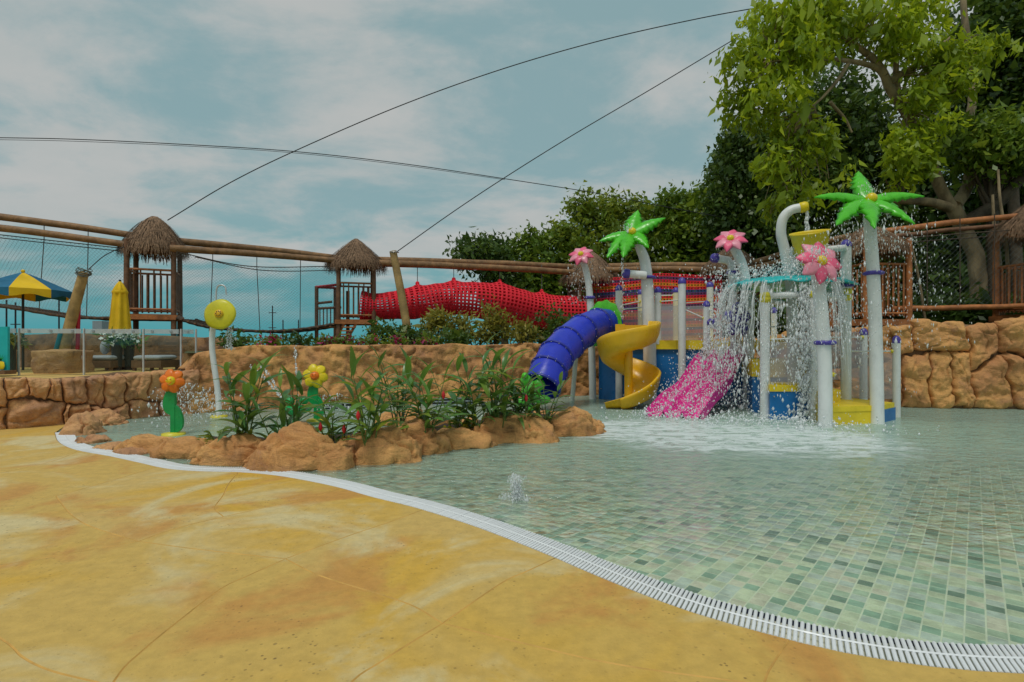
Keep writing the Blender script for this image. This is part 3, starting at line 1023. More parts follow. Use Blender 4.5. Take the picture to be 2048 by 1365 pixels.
def wall_surface(tab, px0, px1, top, nu, nv, amp, style, inset=0.0):
    """Rough sheet from below the water to a rounded crest and back."""
    mb = MB()
    def fn(u, v):
        px = px0 + (px1 - px0) * u
        Y = depth(tab, px); n = wall_n(tab, px)
        zt = Z(float(np.interp(px, [a for a, _ in top], [b for _, b in top])), Y + 0.1) - inset * 0.5
        if v < 0.8:
            k = v / 0.8
            p = V(X(px, Y), Y, -0.3 + (zt + 0.3) * k) - n * (0.12 * k * k + inset)
        else:
            k = (v - 0.8) / 0.2
            p = V(X(px, Y), Y, zt - 0.05 * k * k) - n * (0.12 + 0.55 * k + inset)
        s_ = p.copy()
        d = amp * (0.9 * fbm(s_ * 1.1, 3) + 0.35 * fbm(s_ * 3.2, 4))
        if style == 'fold':
            q = V(s_.x * 0.8 + s_.z * 1.1, s_.y * 0.5, s_.z * 0.5 - s_.x * 0.25)
            r = 1 - abs(noise.noise(q * 2.3))
            d += amp * 0.7 * (r ** 3 - 0.5)
            wv = V(fbm(q * 1.3, 2), fbm(q * 1.3 + V(9, 0, 0), 2), fbm(q, 2)) * 0.35
            d -= 0.07 * vcrack(V(q.x * 0.55, q.y, q.z * 1.4) + wv, 1.5, 0.06) + 0.025 * vcrack(V(q.x, q.y, q.z * 1.6) + wv, 4.0, 0.09)
            d += 0.05 * fbm(s_ * 8, 4)
        edge = math.sin(PI * min(1, max(0, (v - 0.55) / 0.4))) if v > 0.55 else 0
        return p + n * d + V(0, 0, 0.06 * edge * noise.noise(s_ * 2.0))
    mb.grid(fn, nu, nv)
    return mb


def stone_in_wall(tab, quad, parent, seed, material, bulge=0.10, nu=30, nv=26):
    mb = MB()
    (x0, y0), (x1, y1), (x2, y2), (x3, y3) = quad       # top-left, top-right, bottom-right, bottom-left
    cxm = (x0 + x1 + x2 + x3) / 4
    def fn(u, v):
        # irregular outline
        uu = u + 0.02 * noise.noise(V(v * 4, seed, 1)) * (1 if 0 < u < 1 else 2)
        vv = v + 0.03 * noise.noise(V(u * 4, seed, 7)) * (1 if 0 < v < 1 else 2)
        xa, ya = x0 + (x1 - x0) * uu, y0 + (y1 - y0) * uu
        xb, yb = x3 + (x2 - x3) * uu, y3 + (y2 - y3) * uu
        px, py = xa + (xb - xa) * vv, ya + (yb - ya) * vv
        px, py = px + 9 * noise.noise(V(px / 34, py / 34, 3)) + 4 * noise.noise(V(px / 11, py / 11, 8)), py + 7 * noise.noise(V(px / 34, py / 34, 13)) + 3.5 * noise.noise(V(px / 10, py / 10, 18))
        Y = depth(tab, px); n = wall_n(tab, px)
        p = P(px, py, Y)
        e = (1 - abs(2 * u - 1) ** 7) * (1 - abs(2 * v - 1) ** 7)
        d = -0.06 + (bulge * 0.75 + 0.05) * e ** 0.5 + 0.09 * fbm(p * 2.1 + V(seed, 0, 0), 5) * e + 0.03 * fbm(p * 8 + V(0, seed, 0), 4) * e
        d -= 0.03 * vcrack(p + V(seed, seed, 0) + V(fbm(p * 2, 2), 0, fbm(p * 2 + V(5, 5, 5), 2)) * 0.2, 2.6, 0.05) * e
        return p + n * d
    mb.grid(fn, nu, nv)
    return mb.build('stone', M[material], parent)


# left wall of carved blocks
lw = wall_surface(LEFT_Y, -420, 395, [(-420, 775), (0, 757), (100, 755), (200, 748), (300, 742), (395, 738)], 90, 16, 0.05, 'plain', 0.04)
left_wall = lw.build('rock_wall', M['rock_joint'])
tag(left_wall, 'low retaining wall of brown carved blocks under the glass railing', 'rock wall', kind='thing')
for i, (a, b_, c_, d_) in enumerate([
        ((-90, 760), (11, 757), (12, 815), (-90, 820)), ((13, 757), (55, 757), (56, 798), (13, 800)), ((56, 757), (97, 757), (98, 799), (57, 798)),
        ((98, 757), (124, 756), (127, 802), (99, 799)), ((125, 756), (175, 753), (176, 804), (128, 806)), ((176, 754), (208, 752), (209, 818), (177, 806)),
        ((209, 751), (249, 748), (250, 812), (210, 820)), ((250, 748), (298, 744), (300, 800), (251, 806)), ((-90, 822), (12, 817), (13, 868), (-90, 880)),
        ((14, 802), (128, 803), (133, 857), (14, 864)), ((129, 808), (138, 807), (142, 852), (134, 855)), ((139, 808), (182, 806), (184, 846), (143, 850)),
        ((183, 812), (209, 820), (252, 846), (184, 848)), ((210, 821), (258, 808), (262, 842), (240, 844)), ((258, 804), (318, 800), (322, 842), (263, 843)),
        ((299, 744), (346, 741), (348, 806), (301, 798)), ((347, 741), (396, 738), (398, 805), (349, 808)), ((319, 806), (398, 806), (398, 840), (323, 842)),
        ((-230, 770), (-92, 760), (-92, 880), (-230, 905))]):
    stone_in_wall(LEFT_Y, (a, b_, c_, d_), left_wall, i * 1.7, 'rock_left', 0.07 + 0.03 * rnd.random())

bw = wall_surface(BACK_Y, 368, 1400, [(368, 742), (384, 728), (400, 708), (440, 697), (520, 691), (640, 690), (800, 688), (950, 690), (1080, 688), (1200, 686), (1400, 680)], 300, 46, 0.085, 'fold')
tag(bw.build('rock_wall', M['rock_wall'], None), 'long folded orange rock wall behind the small pool', 'rock wall', kind='thing')

rw = wall_surface(RIGHT_Y, 1400, 2400, [(1400, 680), (1520, 672), (1640, 664), (1730, 655), (1800, 650), (1900, 645), (2000, 645), (2048, 640), (2400, 640)], 110, 22, 0.06, 'plain', 0.05)
right_wall = rw.build('rock_wall', M['rock_joint'])
tag(right_wall, 'tall tan boulder wall beside the palm sprayer', 'rock wall', kind='thing')
for i, q in enumerate([
        ((1640, 664), (1710, 657), (1712, 735), (1640, 738)), ((1711, 657), (1779, 650), (1782, 720), (1713, 735)), ((1640, 740), (1735, 737), (1736, 815), (1640, 812)),
        ((1736, 735), (1798, 706), (1801, 816), (1737, 818)), ((1780, 652), (1824, 650), (1826, 706), (1800, 712)), ((1824, 640), (1934, 646), (1938, 702), (1827, 706)),
        ((1934, 650), (1995, 644), (1996, 702), (1942, 742)), ((1996, 642), (2062, 630), (2062, 712), (1998, 700)), ((1801, 714), (1858, 706), (1862, 818), (1802, 818)),
        ((1859, 706), (1900, 703), (1906, 818), (1863, 818)), ((1901, 703), (1938, 704), (1948, 818), (1907, 818)), ((1944, 745), (2000, 706), (2030, 818), (1949, 818)),
        ((2001, 706), (2062, 714), (2064, 820), (2032, 818)), ((2063, 630), (2160, 634), (2160, 822), (2065, 820)), ((1520, 672), (1638, 664), (1638, 812), (1520, 808)),
        ((1420, 678), (1518, 672), (1518, 808), (1420, 805))]):
    stone_in_wall(RIGHT_Y, q, right_wall, 40 + i * 1.3, 'rock_wall', 0.10 + 0.06 * rnd.random(), 40, 36)

# ---- raised ground behind the walls
def bank(name, tab, a, b, z, material, label, n=40):
    mb = MB(); vs = []
    for i in range(n + 1):
        px = a + (b - a) * i / n
        Y = depth(tab, px); q = V(X(px, Y), Y, 0) - wall_n(tab, px) * 0.35
        far = 1.0 + 60 / Y
        vs += [V(q.x, q.y, z), V(X(px, Y) * (1 + 3 / Y), Y + 3, z), V(X(px, Y) * far, Y * far, z)]
    fs = []
    for i in range(n):
        for j in range(2):
            fs.append((i * 3 + j, i * 3 + 3 + j, i * 3 + 4 + j, i * 3 + 1 + j))
    mb.add(vs, fs)
    o = mb.build(name, material)
    return tag(o, label, 'ground', kind='structure')


M['terrace'] = mat('terrace_concrete', lin(205, 170, 96), 0.75, 0.2, 2, 0.2, 40)
tm = MB(); tp = []
for i in range(31):
    px = -420 + (415 + 420) * i / 30
    Y = depth(LEFT_Y, px); q = V(X(px, Y), Y, 0) - wall_n(LEFT_Y, px) * 0.30
    tp.append(V(q.x, q.y, 0.60))
tp += [V(-4.9, 9.4, 0.6), V(-6.2, 12.6, 0.6), V(-20, 12.6, 0.6)]
tm.add(tp, [tuple(t) for t in geometry.tessellate_polygon([tp])])
ter = tm.build('terrace', M['terrace'])
for p in ter.data.polygons:
    if p.normal.z < 0: p.flip()
tag(ter, 'raised yellow concrete terrace behind the glass railing', 'terrace', kind='structure')
bank('planted_bank', BACK_Y, 372, 1400, 0.96, M['ground'], 'planted ground behind the long orange wall')
bank('wooded_bank', RIGHT_Y, 1400, 2400, 1.22, M['ground'], 'wooded ground behind the boulder wall')
# rough rock face at the back of the terrace
TB_Y = [(-500, 11.6), (0, 11.8), (150, 12.0), (300, 12.1), (395, 12.0), (470, 11.2)]
tb = wall_surface(TB_Y, -300, 470, [(-300, 672), (40, 668), (110, 664), (200, 672), (300, 672), (400, 674), (470, 684)], 150, 24, 0.10, 'fold')
tag(tb.build('rock_wall', M['rock_dark']), 'brown rock face behind the terrace lounge seats', 'rock wall', kind='thing')
# dark slot grilles at the foot of the long wall
def grille(px0, px1, y0, y1, label):
    g = thing('wall_grille', label, 'grille', P((px0 + px1) / 2, y1, depth(BACK_Y, px0) - 0.15), 'dark slot grilles at the foot of the long wall')
    Ya, Yb = depth(BACK_Y, px0) - 0.2, depth(BACK_Y, px1) - 0.2
    fr = MB(); fr.beam(P(px0, (y0 + y1) / 2, Ya), P(px1, (y0 + y1) / 2 - 2, Yb), 0.05, (y1 - y0) / F * Ya); fr.build('recess', M['black'], g)
    for k in range(3):
        s_ = MB(); yy = y0 + (y1 - y0) * k / 2
        s_.beam(P(px0, yy, Ya - 0.04), P(px1, yy - 2, Yb - 0.04), 0.02, 0.022); s_.build('slat', M['far_wall'], g)
grille(640, 742, 808, 822, 'dark slotted grille left of the island shrubs at the wall foot')
grille(865, 945, 798, 810, 'dark slotted grille behind the plants nearer the blue tube')

# ================================================================== water play structure
def ring(mb, c, r, tube=0.022, axis=(0, 0, 1), lobes=10, mi=0):
    """A scalloped collar."""
    mb.lathe(c, [(r * 0.6, -tube), (r * 1.25, -tube), (r * 1.5, -tube * .4), (r * 1.5, tube * .4), (r * 1.25, tube), (r * 0.6, tube)], axis, 40, mi,
             wob=lambda a, i: 1 + (0.05 * math.cos(lobes * a) if 1 < i < 4 else 0))


def dome_cap(parent, c, r, material='purple'):
    mb = MB()
    mb.lathe(c, [(r * 1.08, -0.02), (r * 1.12, 0.01), (r * 1.05, 0.03), (r * 0.85, 0.065), (r * 0.45, 0.09), (0.001, 0.098)], n=18)
    return mb.build('cap', M[material], parent)


def post_at(px, ybase, ytop, wpx, parent, cap=True, material='white_pipe', Y=None, zbase=-0.2, name='post', capmat='purple'):
    Y = Y or F * H / (ybase - HOR)
    x = X(px, Y); zt = Z(ytop, Y); r = wpx / 2 / F * Y
    mb = MB()
    mb.tube([V(x, Y, zbase), V(x, Y, zt)], r, 18)
    o = mb.build(name, M[material], parent)
    if cap: dome_cap(parent, V(x, Y, zt), r, capmat)
    return V(x, Y, zt)


def rail(parent, p0, p1, r=0.012, clamps=True):
    o = MB().tube([p0, p1], r, 8).build('rail', M['white_pipe'], parent)
    if clamps:
        d = (Vector(p1) - Vector(p0)).normalized()
        for c in (Vector(p0) + d * 0.04, Vector(p1) - d * 0.04):
            cb = MB(); cb.lathe(c - d * 0.035, [(0.001, 0), (0.026, 0), (0.03, 0.012), (0.03, 0.05), (0.022, 0.07), (0.001, 0.07)], d, 12)
            cb.build('clamp', M['clamp'], o)
    return o


def panel(parent, pts, name, material, th=0.03):
    """Flat upright panel through a strip of plan points [(x,y)], z0..z1."""
    (xy, z0, z1) = pts
    mb = MB()
    for (a, b_) in zip(xy, xy[1:]):
        mb.beam(V(a[0], a[1], (z0 + z1) / 2), V(b_[0], b_[1], (z0 + z1) / 2), th, z1 - z0)
    return mb.build(name, M[material], parent)


def bolts(parent, pts, r=0.014):
    mb = MB()
    for p in pts: mb.ball(p, r, 6, 4)
    return mb.build('bolt', M['bolt'], parent)


# ---------------- big platform (left half)
PZ = 1.16
plat = thing('play_platform', 'raised blue and yellow water play platform behind the spiral slide', 'play platform', G(1300, 800))
A = [(1.80, 11.15), (2.20, 10.75), (2.62, 10.45), (3.12, 10.22), (3.55, 10.05), (4.35, 9.9), (4.9, 9.75)]
panel(plat, (A[:2], -0.25, PZ - 0.08), 'side_panel', 'blue_panel')
panel(plat, (A[1:3], -0.25, PZ - 0.08), 'side_panel', 'blue_panel')
panel(plat, (A[2:4], -0.25, PZ - 0.08), 'side_panel', 'blue_panel')
panel(plat, (A[3:5], -0.25, PZ - 0.08), 'side_panel', 'blue_panel')
panel(plat, (A[4:6], -0.25, PZ - 0.3), 'side_panel', 'blue_panel')
panel(plat, (A[5:], -0.25, PZ - 0.3), 'side_panel', 'blue_panel')
dk = MB()
top = [V(x, y, PZ) for x, y in A] + [V(5.6, 10.9, PZ), V(3.6, 12.0, PZ), V(2.2, 12.0, PZ)]
k = len(top)
dk.add(top + [p - V(0, 0, 0.13) for p in top], [tuple(range(k))] + [tuple(range(2 * k - 1, k - 1, -1))] + [(i, i + k, (i + 1) % k + k, (i + 1) % k) for i in range(k)])
dk_o = dk.build('deck_floor', M['yellow_deck'], plat)
for i in range(len(A) - 1):
    e = MB(); n_ = (V(*A[i + 1], 0) - V(*A[i], 0)); n_ = V(n_.y, -n_.x, 0).normalized() * 0.045
    e.beam(V(*A[i], PZ - 0.06) + n_, V(*A[i + 1], PZ - 0.06) + n_, 0.05, 0.17); e.build('edge_beam', M['yellow_deck'], plat)
for i in range(6):
    a, b_ = V(*A[i], 0), V(*A[i + 1], 0)
    d = (b_ - a); n_ = V(d.y, -d.x, 0).normalized() * 0.03
    bolts(plat, [a + d * t + n_ + V(0, 0, z) for t in (0.12, 0.88) for z in (0.2, 0.85)], 0.012)
# posts (column, depth)
pp = {}
pp['b'] = post_at(1238, 0, 580, 14, plat, Y=10.70)
pp['d'] = post_at(1281, 0, 588, 11, plat, Y=11.9, material='cream_pipe', zbase=PZ)
pp['e'] = post_at(1316, 0, 584, 13, plat, Y=10.35, zbase=PZ - 0.05)
pp['f'] = post_at(1352, 0, 584, 12, plat, Y=11.7, material='cream_pipe', zbase=PZ)
pp['g'] = post_at(1364, 0, 566, 15, plat, Y=9.95)
pp['h'] = post_at(1420, 0, 573, 13, plat, Y=11.4, zbase=PZ)
pp['i'] = post_at(1413, 0, 612, 13, plat, Y=9.85, zbase=PZ - 0.1)
rz = lambda p, z: V(p.x, p.y, z)
rail(plat, rz(pp['b'], Z(612, 10.7)), rz(pp['d'], Z(603, 11.9)))
rail(plat, rz(pp['d'], Z(592, 11.9)), rz(pp['f'], Z(591, 11.7)))
rail(plat, rz(pp['e'], Z(604, 10.35)), rz(pp['g'], Z(600, 9.95)))
rail(plat, rz(pp['g'], Z(607, 9.95)), rz(pp['h'], Z(603, 11.4)))
rail(plat, rz(pp['g'], Z(617, 9.95)), rz(pp['i'], Z(639, 9.85)))
rail(plat, rz(pp['b'], Z(620, 10.7)), rz(pp['e'], Z(612, 10.35)))
def netpanel(parent, a, b_, z0, z1):
    mb = MB(); a, b_ = Vector(a), Vector(b_)
    mb.add([rz(a, z0), rz(b_, z0), rz(b_, z1), rz(a, z1)], [(0, 1, 2, 3)])
    return mb.build('mesh_panel', M['mesh_panel'], parent)
netpanel(plat, pp['b'], pp['e'], PZ + 0.03, Z(622, 10.5))
netpanel(plat, pp['e'], pp['g'], PZ + 0.03, Z(612, 10.1))
netpanel(plat, pp['d'], pp['f'], PZ + 0.03, Z(608, 11.8))
netpanel(plat, pp['f'], pp['h'], PZ + 0.03, Z(612, 11.5))

# ---------------- blue tube slide
ts = thing('tube_slide', 'royal blue ribbed tube slide curling down to the planted island', 'slide', G(1085, 830))
tpath = [P(1222, 650, 10.75), P(1196, 650, 10.5), P(1165, 663, 10.1), P(1136, 686, 9.7), P(1112, 713, 9.35), P(1098, 740, 9.1), P(1084, 772, 8.9)]
tp_s = spline(tpath, 8)
TR = 0.305
bounds = [0, 8, 16, 24, 32, 40, 48]
for i in range(6):
    seg = tp_s[bounds[i]:bounds[i + 1] + 1]
    o = MB(); o.tube(seg, TR, 32, caps=False); o.tube(seg, TR - 0.015, 32, caps=False)
    so = o.build('tube_section', M['blue_tube'], ts)
for i, bnd in enumerate(bounds[1:]):
    p = tp_s[bnd]; t = (tp_s[min(bnd + 1, 48)] - tp_s[bnd - 1]).normalized()
    o = MB()
    o.lathe(p - t * 0.02, [(TR - 0.01, 0), (TR + 0.022, 0), (TR + 0.026, 0.01), (TR + 0.026, 0.03), (TR + 0.022, 0.04), (TR - 0.01, 0.04)], t, 40)
    fo = o.build('flange', M['dark_blue'], ts)
    u = t.orthogonal().normalized(); w_ = t.cross(u)
    bb = MB()
    for k in range(14):
        a = 2 * PI * k / 14
        bb.ball(p + (u * math.cos(a) + w_ * math.sin(a)) * (TR + 0.010) + t * 0.026, 0.009, 6, 4)
        bb.ball(p + (u * math.cos(a) + w_ * math.sin(a)) * (TR + 0.010) - t * 0.026, 0.009, 6, 4)
    bb.build('bolt', M['bolt'], fo)
# scalloped green plate where the tube leaves the platform
gp = MB(); c0 = P(1206, 648, 10.72); ax = (tp_s[0] - tp_s[4]).normalized()
gp.lathe(c0, [(TR - 0.02, 0), (TR + 0.15, 0), (TR + 0.16, 0.02), (TR + 0.15, 0.04), (TR - 0.02, 0.04)], ax, 72, wob=lambda a, i: 1 + (0.035 * math.cos(12 * a) if 1 <= i <= 3 else 0))
gp.build('entrance_plate', M['lime'], ts)
gb = MB(); gb.box(P(1212, 672, 10.75), (0.5, 0.05, 0.42), -0.5); gb.build('entrance_panel', M['lime_dark'], ts)
MB().tube([G(1143, 800) + V(0, 0, -0.2), V(X(1143, 11.0), 10.2, Z(706, 10.2)), tp_s[26] - V(0, 0, TR)], 0.045, 12).build('support_leg', M['white_pipe'], ts)

# ---------------- yellow spiral slide
sp_c = V(X(1257, 9.75), 9.75, 0)
ss = thing('spiral_slide', 'yellow spiral slide winding round a central column', 'slide', sp_c)
TH = [-35, 0, 45, 90, 135, 180, 225, 270, 315, 360, 405, 450, 475]
TZ = [1.20, 1.18, 1.12, 1.05, 0.97, 0.86, 0.72, 0.57, 0.44, 0.32, 0.19, 0.06, 0.0]
SEC = [(0.05, 0.10), (0.07, 0.03), (0.13, 0.0), (0.36, 0.0), (0.45, 0.05), (0.50, 0.17), (0.525, 0.33), (0.55, 0.345), (0.57, 0.325), (0.56, 0.26),
       (0.535, 0.12), (0.48, 0.0), (0.38, -0.05), (0.10, -0.05), (0.045, 0.0)]
NS = 96
vs, fs = [], []
for i in range(NS + 1):
    th = TH[0] + (TH[-1] - TH[0]) * i / NS
    z = float(np.interp(th, TH, TZ)); a = math.radians(th)
    # leaves the platform and meets the water along straight tangents
    ext = V(0, 0, 0)
    for r, dz in SEC:
        rr = r * (1.0 + 0.10 * max(0, (th - 400) / 75))
        vs.append(sp_c + V(math.cos(a) * rr, -math.sin(a) * rr, z + dz * (1.0 if th < 400 else 1 - 0.45 * (th - 400) / 75)) + ext)
ns = len(SEC)
for i in range(NS):
    for j in range(ns):
        fs.append((i * ns + j, i * ns + (j + 1) % ns, (i + 1) * ns + (j + 1) % ns, (i + 1) * ns + j))
fs.append(tuple(range(ns))); fs.append(tuple(NS * ns + j for j in reversed(range(ns))))
MB().add(vs, fs, 0, True).build('trough', M['yellow_plastic'], ss)
# run-out at the foot
a = math.radians(475); td = V(-math.sin(a), -math.cos(a), 0); rd = V(math.cos(a), -math.sin(a), 0)
MB().tube([sp_c + V(0, 0, -0.2), sp_c + V(0, 0, 1.12)], 0.075, 20).build('column', M['yellow_plastic'], ss)
hd = MB(); hd.box(sp_c + V(0.25, 0.42, 1.34), (0.5, 0.05, 0.26), -0.25); hd.box(sp_c + V(-0.05, 0.50, 1.34), (0.18, 0.05, 0.30), -0.25)
hd.build('entry_side', M['yellow_plastic'], ss)
ro = MB()
def runout(u, v):
    s_ = SEC[min(ns - 1, int(round(v * 8)))]
    p = sp_c + rd * (s_[0] * 1.1) + td * (0.28 * u) + V(0, 0, 0.0 + s_[1] * 0.55 * (1 - 0.35 * u) - 0.02 * u)
    return p
ro.grid(runout, 6, 8); ro.build('run_out', M['yellow_plastic'], ss)

# ---------------- pink wave slide
ws = thing('wave_slide', 'wide pink three lane wave slide under falling water', 'slide', G(1345, 836))
b0, b1 = G(1290, 832), G(1402, 838)
t0, t1 = P(1398, 722, 9.75), P(1492, 706, 9.55)
def pink(u, v):
    # u across, v down the slope
    lo = b0.lerp(b1, u); hi = t0.lerp(t1, u)
    lo = V(lo.x, lo.y, -0.03)
    p = hi.lerp(lo, v)
    p.z -= 0.10 * math.sin(PI * v) * 0.9
    p.z += 0.035 * math.sin(v * 11)
    lane = abs(math.sin(3 * PI * u))                      # ridges between lanes and along both rims
    ridge = (1 - lane) ** 1.6
    p.z += 0.16 * ridge
    return p
pk = MB(); pk.grid(pink, 60, 40)
pk.build('slide_bed', M['pink_slide'], ws)
def skirt(u):
    def fn(a, b_):
        p = pink(u, a); 
        return V(p.x, p.y + 0.0, p.z - b_ * (0.16 + 0.05 * math.sin(PI * a)))
    return fn
for u in (0.0, 1.0):
    sk = MB(); sk.grid(skirt(u), 40, 3); sk.build('side_rim', M['pink_slide'], ws)

# ---------------- stair platform (right half)
st = thing('stair_platform', 'yellow stepped platform with blue sides beside the palm sprayer', 'play platform', G(1700, 850))
def block(parent, plan, z0, z1, name, material, capname=None, capmat=None, cap=0.07):
    mb = MB(); k = len(plan)
    mb.add([V(x, y, z1 - cap) for x, y in plan] + [V(x, y, z0) for x, y in plan], [(i, i + k, (i + 1) % k + k, (i + 1) % k) for i in range(k)] + [tuple(range(k))])
    o = mb.build(name, M[material], parent)
    if capname:
        c = MB(); cx_ = sum(p[0] for p in plan) / k; cy_ = sum(p[1] for p in plan) / k
        pl = [((x - cx_) * 1.02 + cx_, (y - cy_) * 1.02 + cy_) for x, y in plan]
        c.add([V(x, y, z1) for x, y in pl] + [V(x, y, z1 - cap - 0.004) for x, y in pl], [tuple(range(k)), tuple(range(2 * k - 1, k - 1, -1))] + [(i, i + k, (i + 1) % k + k, (i + 1) % k) for i in range(k)])
        c.build(capname, M[capmat], parent)
def pl(*q): return [(G(a, b_).x, G(a, b_).y) for a, b_ in q]
s1a, s1b = G(1655, 850), G(1764, 846)
step1 = [(s1a.x, s1a.y + .05), (s1b.x, s1b.y + .05), (G(1787, 838).x, G(1787, 838).y), (s1b.x + 0.25, s1b.y + 1.1), (s1a.x + .3, s1a.y + 1.15)]
block(st, step1, -0.25, 0.24, 'step_riser', 'yellow_deck', 'step', 'yellow_deck')
sbp = MB(); sbp.beam(V(step1[1][0] + .03, step1[1][1] + .02, 0.05), V(step1[2][0] + .02, step1[2][1], 0.05), 0.02, 0.24); sbp.build('side_panel', M['blue_panel'], st)
step2 = [(s1a.x + .12, s1a.y + .42), (s1b.x - .28, s1b.y + .50), (s1b.x - .1, s1b.y + 1.1), (s1a.x + .3, s1a.y + 1.2)]
block(st, step2, 0.20, 0.42, 'step_riser', 'yellow_deck', 'step', 'yellow_deck', 0.05)
low = [(G(1540, 838).x, G(1540, 838).y), (G(1634, 838).x, G(1634, 838).y), (G(1634, 838).x + .5, 9.0), (G(1540, 838).x + .35, 9.2)]
block(st, low, -0.25, 0.50, 'side_panel', 'blue_panel', 'platform_top', 'yellow_deck', 0.09)
mid = [(X(1505, 8.9), 8.9), (X(1560, 8.6), 8.7), (X(1660, 9.1), 9.25), (5.4, 10.0), (4.3, 10.2)]
block(st, mid, -0.25, 0.86, 'side_panel', 'blue_panel', 'platform_top', 'yellow_deck', 0.28)
bolts(st, [V(low[0][0] + (low[1][0] - low[0][0]) * t, low[0][1] - 0.012, z) for t in (0.08, 0.92) for z in (0.1, 0.33)], 0.012)
bolts(st, [V(step1[0][0] + (step1[1][0] - step1[0][0]) * t, step1[0][1] - 0.012, 0.1) for t in (0.2, 0.8)], 0.010)
r_ = {}
r_['1'] = post_at(1530, 835, 572, 19, st, cap=False)
r_['3'] = post_at(1626, 839, 572, 19, st, cap=False)
r_['4'] = post_at(1692, 0, 492, 19, st, Y=8.55)
r_['5'] = post_at(1793, 833, 684, 14, st)
r_['6'] = post_at(1727, 0, 668, 14, st, Y=9.1)
r_['7'] = post_at(1584, 0, 580, 15, st, Y=9.3, cap=False)
r_['8'] = post_at(1548, 0, 625, 11, st, Y=10.4)
o = MB(); ring(o, rz(r_['4'], Z(571, 8.55)), 0.075, 0.03); o.build('collar', M['purple'], st)
YY = lambda p: p.y
def Rz(k, py): return rz(r_[k], Z(py, r_[k].y))
rail(st, Rz('1', 680), Rz('3', 675)); rail(st, Rz('3', 676), Rz('6', 675)); rail(st, Rz('4', 703), Rz('5', 703)); rail(st, Rz('1', 655), Rz('7', 652))
rail(st, Rz('7', 655), Rz('3', 655))
rail(st, Rz('3', 740), Rz('3', 741) + V(0.12, -0.35, -0.05))
netpanel(st, r_['1'], r_['3'], 0.52, Z(684, 8.3)); netpanel(st, r_['4'], r_['5'], 0.26, Z(707, 8.5)); netpanel(st, r_['3'], r_['6'], 0.55, Z(680, 8.8))
netpanel(st, r_['7'], r_['6'], 0.88, Z(664, 9.2))
# frame that carries the canopy
for a, b_, py in (('1', '3', 592), ('3', '4', 590), ('1', '7', 600), ('7', '4', 592)):
    q0, q1 = Rz(a, py), Rz(b_, py); q1.z = q0.z
    o = MB().tube([q0, q1], 0.05, 14).build('canopy_beam', M['white_pipe'], st)
    for q in (q0, q1):
        MB().ball(q + V(0, -0.01, 0), 0.085, 12, 8, sq=(1, 1, 0.9)).build('clamp', M['clamp'], o)

# turquoise scalloped canopy
cn_c = V(X(1578, 8.7), 8.7, Z(566, 8.7))
cp = thing('splash_canopy', 'turquoise scalloped splash canopy pouring water at its rim', 'canopy', cn_c)
mb = MB(); NA = 120; vs = []
prof = [(0.0, 0.10), (0.4, 0.09), (0.75, 0.06), (0.93, 0.02), (1.0, -0.02), (1.0, -0.05), (0.92, -0.02), (0.4, 0.04), (0.0, 0.05)]
for r, dz in prof:
    for j in range(NA):
        a = 2 * PI * j / NA
        k = 1 + 0.05 * math.cos(14 * a) * (r > 0.85)
        drop = -0.02 * (math.cos(14 * a) + 1) * (r > 0.9)
        vs.append(cn_c + V(math.cos(a) * 0.94 * r * k, math.sin(a) * 0.78 * r * k, dz * 0.8 + drop))
fs = []
for i in range(len(prof) - 1):
    for j in range(NA): fs.append((i * NA + j, i * NA + (j + 1) % NA, (i + 1) * NA + (j + 1) % NA, (i + 1) * NA + j))
mb.add(vs, fs, 0, True); mb.build('roof', M['turquoise'], cp)

# ---------------- palm sprayers
def frond(hub, tip, wd, lift, seed, up=None):
    """Moulded leaf: thick, arched, with toothed edges towards the tip."""
    hub, tip = Vector(hub), Vector(tip)
    ax = tip - hub; L = ax.length
    mid = hub + ax * 0.5 + V(0, 0, lift)
    n = 30; vs = []; fs = []
    for i in range(n + 1):
        t = i / n
        c = hub * (1 - t) ** 2 + mid * 2 * t * (1 - t) + tip * t * t
        tg = ((mid - hub) * (1 - t) + (tip - mid) * t).normalized()
        side = tg.cross(V(0, 0, 1)) if up is None else tg.cross(up)
        side = side.normalized() if side.length > 1e-4 else V(1, 0, 0)
        nn = side.cross(tg).normalized()
        h = wd * (0.22 + 0.78 * math.sin(PI * min(1, t * 1.05) ** 0.75)) if t < 0.95 else wd * 0.2 * (1 - t) / 0.05
        if t > 0.22 and t < 0.97: h *= 1.0 - 0.42 * ((t * 6 + seed) % 1.0) * (0.4 + 0.6 * t)
        h = max(h, 0.004)
        th = 0.022 * (1 - 0.6 * t) + 0.004
        fold = 0.34 * h
        vs += [c - side * h - nn * fold, c - side * h * 0.5 + nn * (th * 0.9 - fold * 0.35), c + nn * th, c + side * h * 0.5 + nn * (th * 0.9 - fold * 0.35), c + side * h - nn * fold,
               c + side * h * 0.5 - nn * (th * 0.6 + fold * 0.4), c - nn * th, c - side * h * 0.5 - nn * (th * 0.6 + fold * 0.4)]
    for i in range(n):
        for j in range(8):
            fs.append((i * 8 + j, i * 8 + (j + 1) % 8, i * 8 + 8 + (j + 1) % 8, i * 8 + 8 + j))
    return MB().add(vs, fs, 0, True)


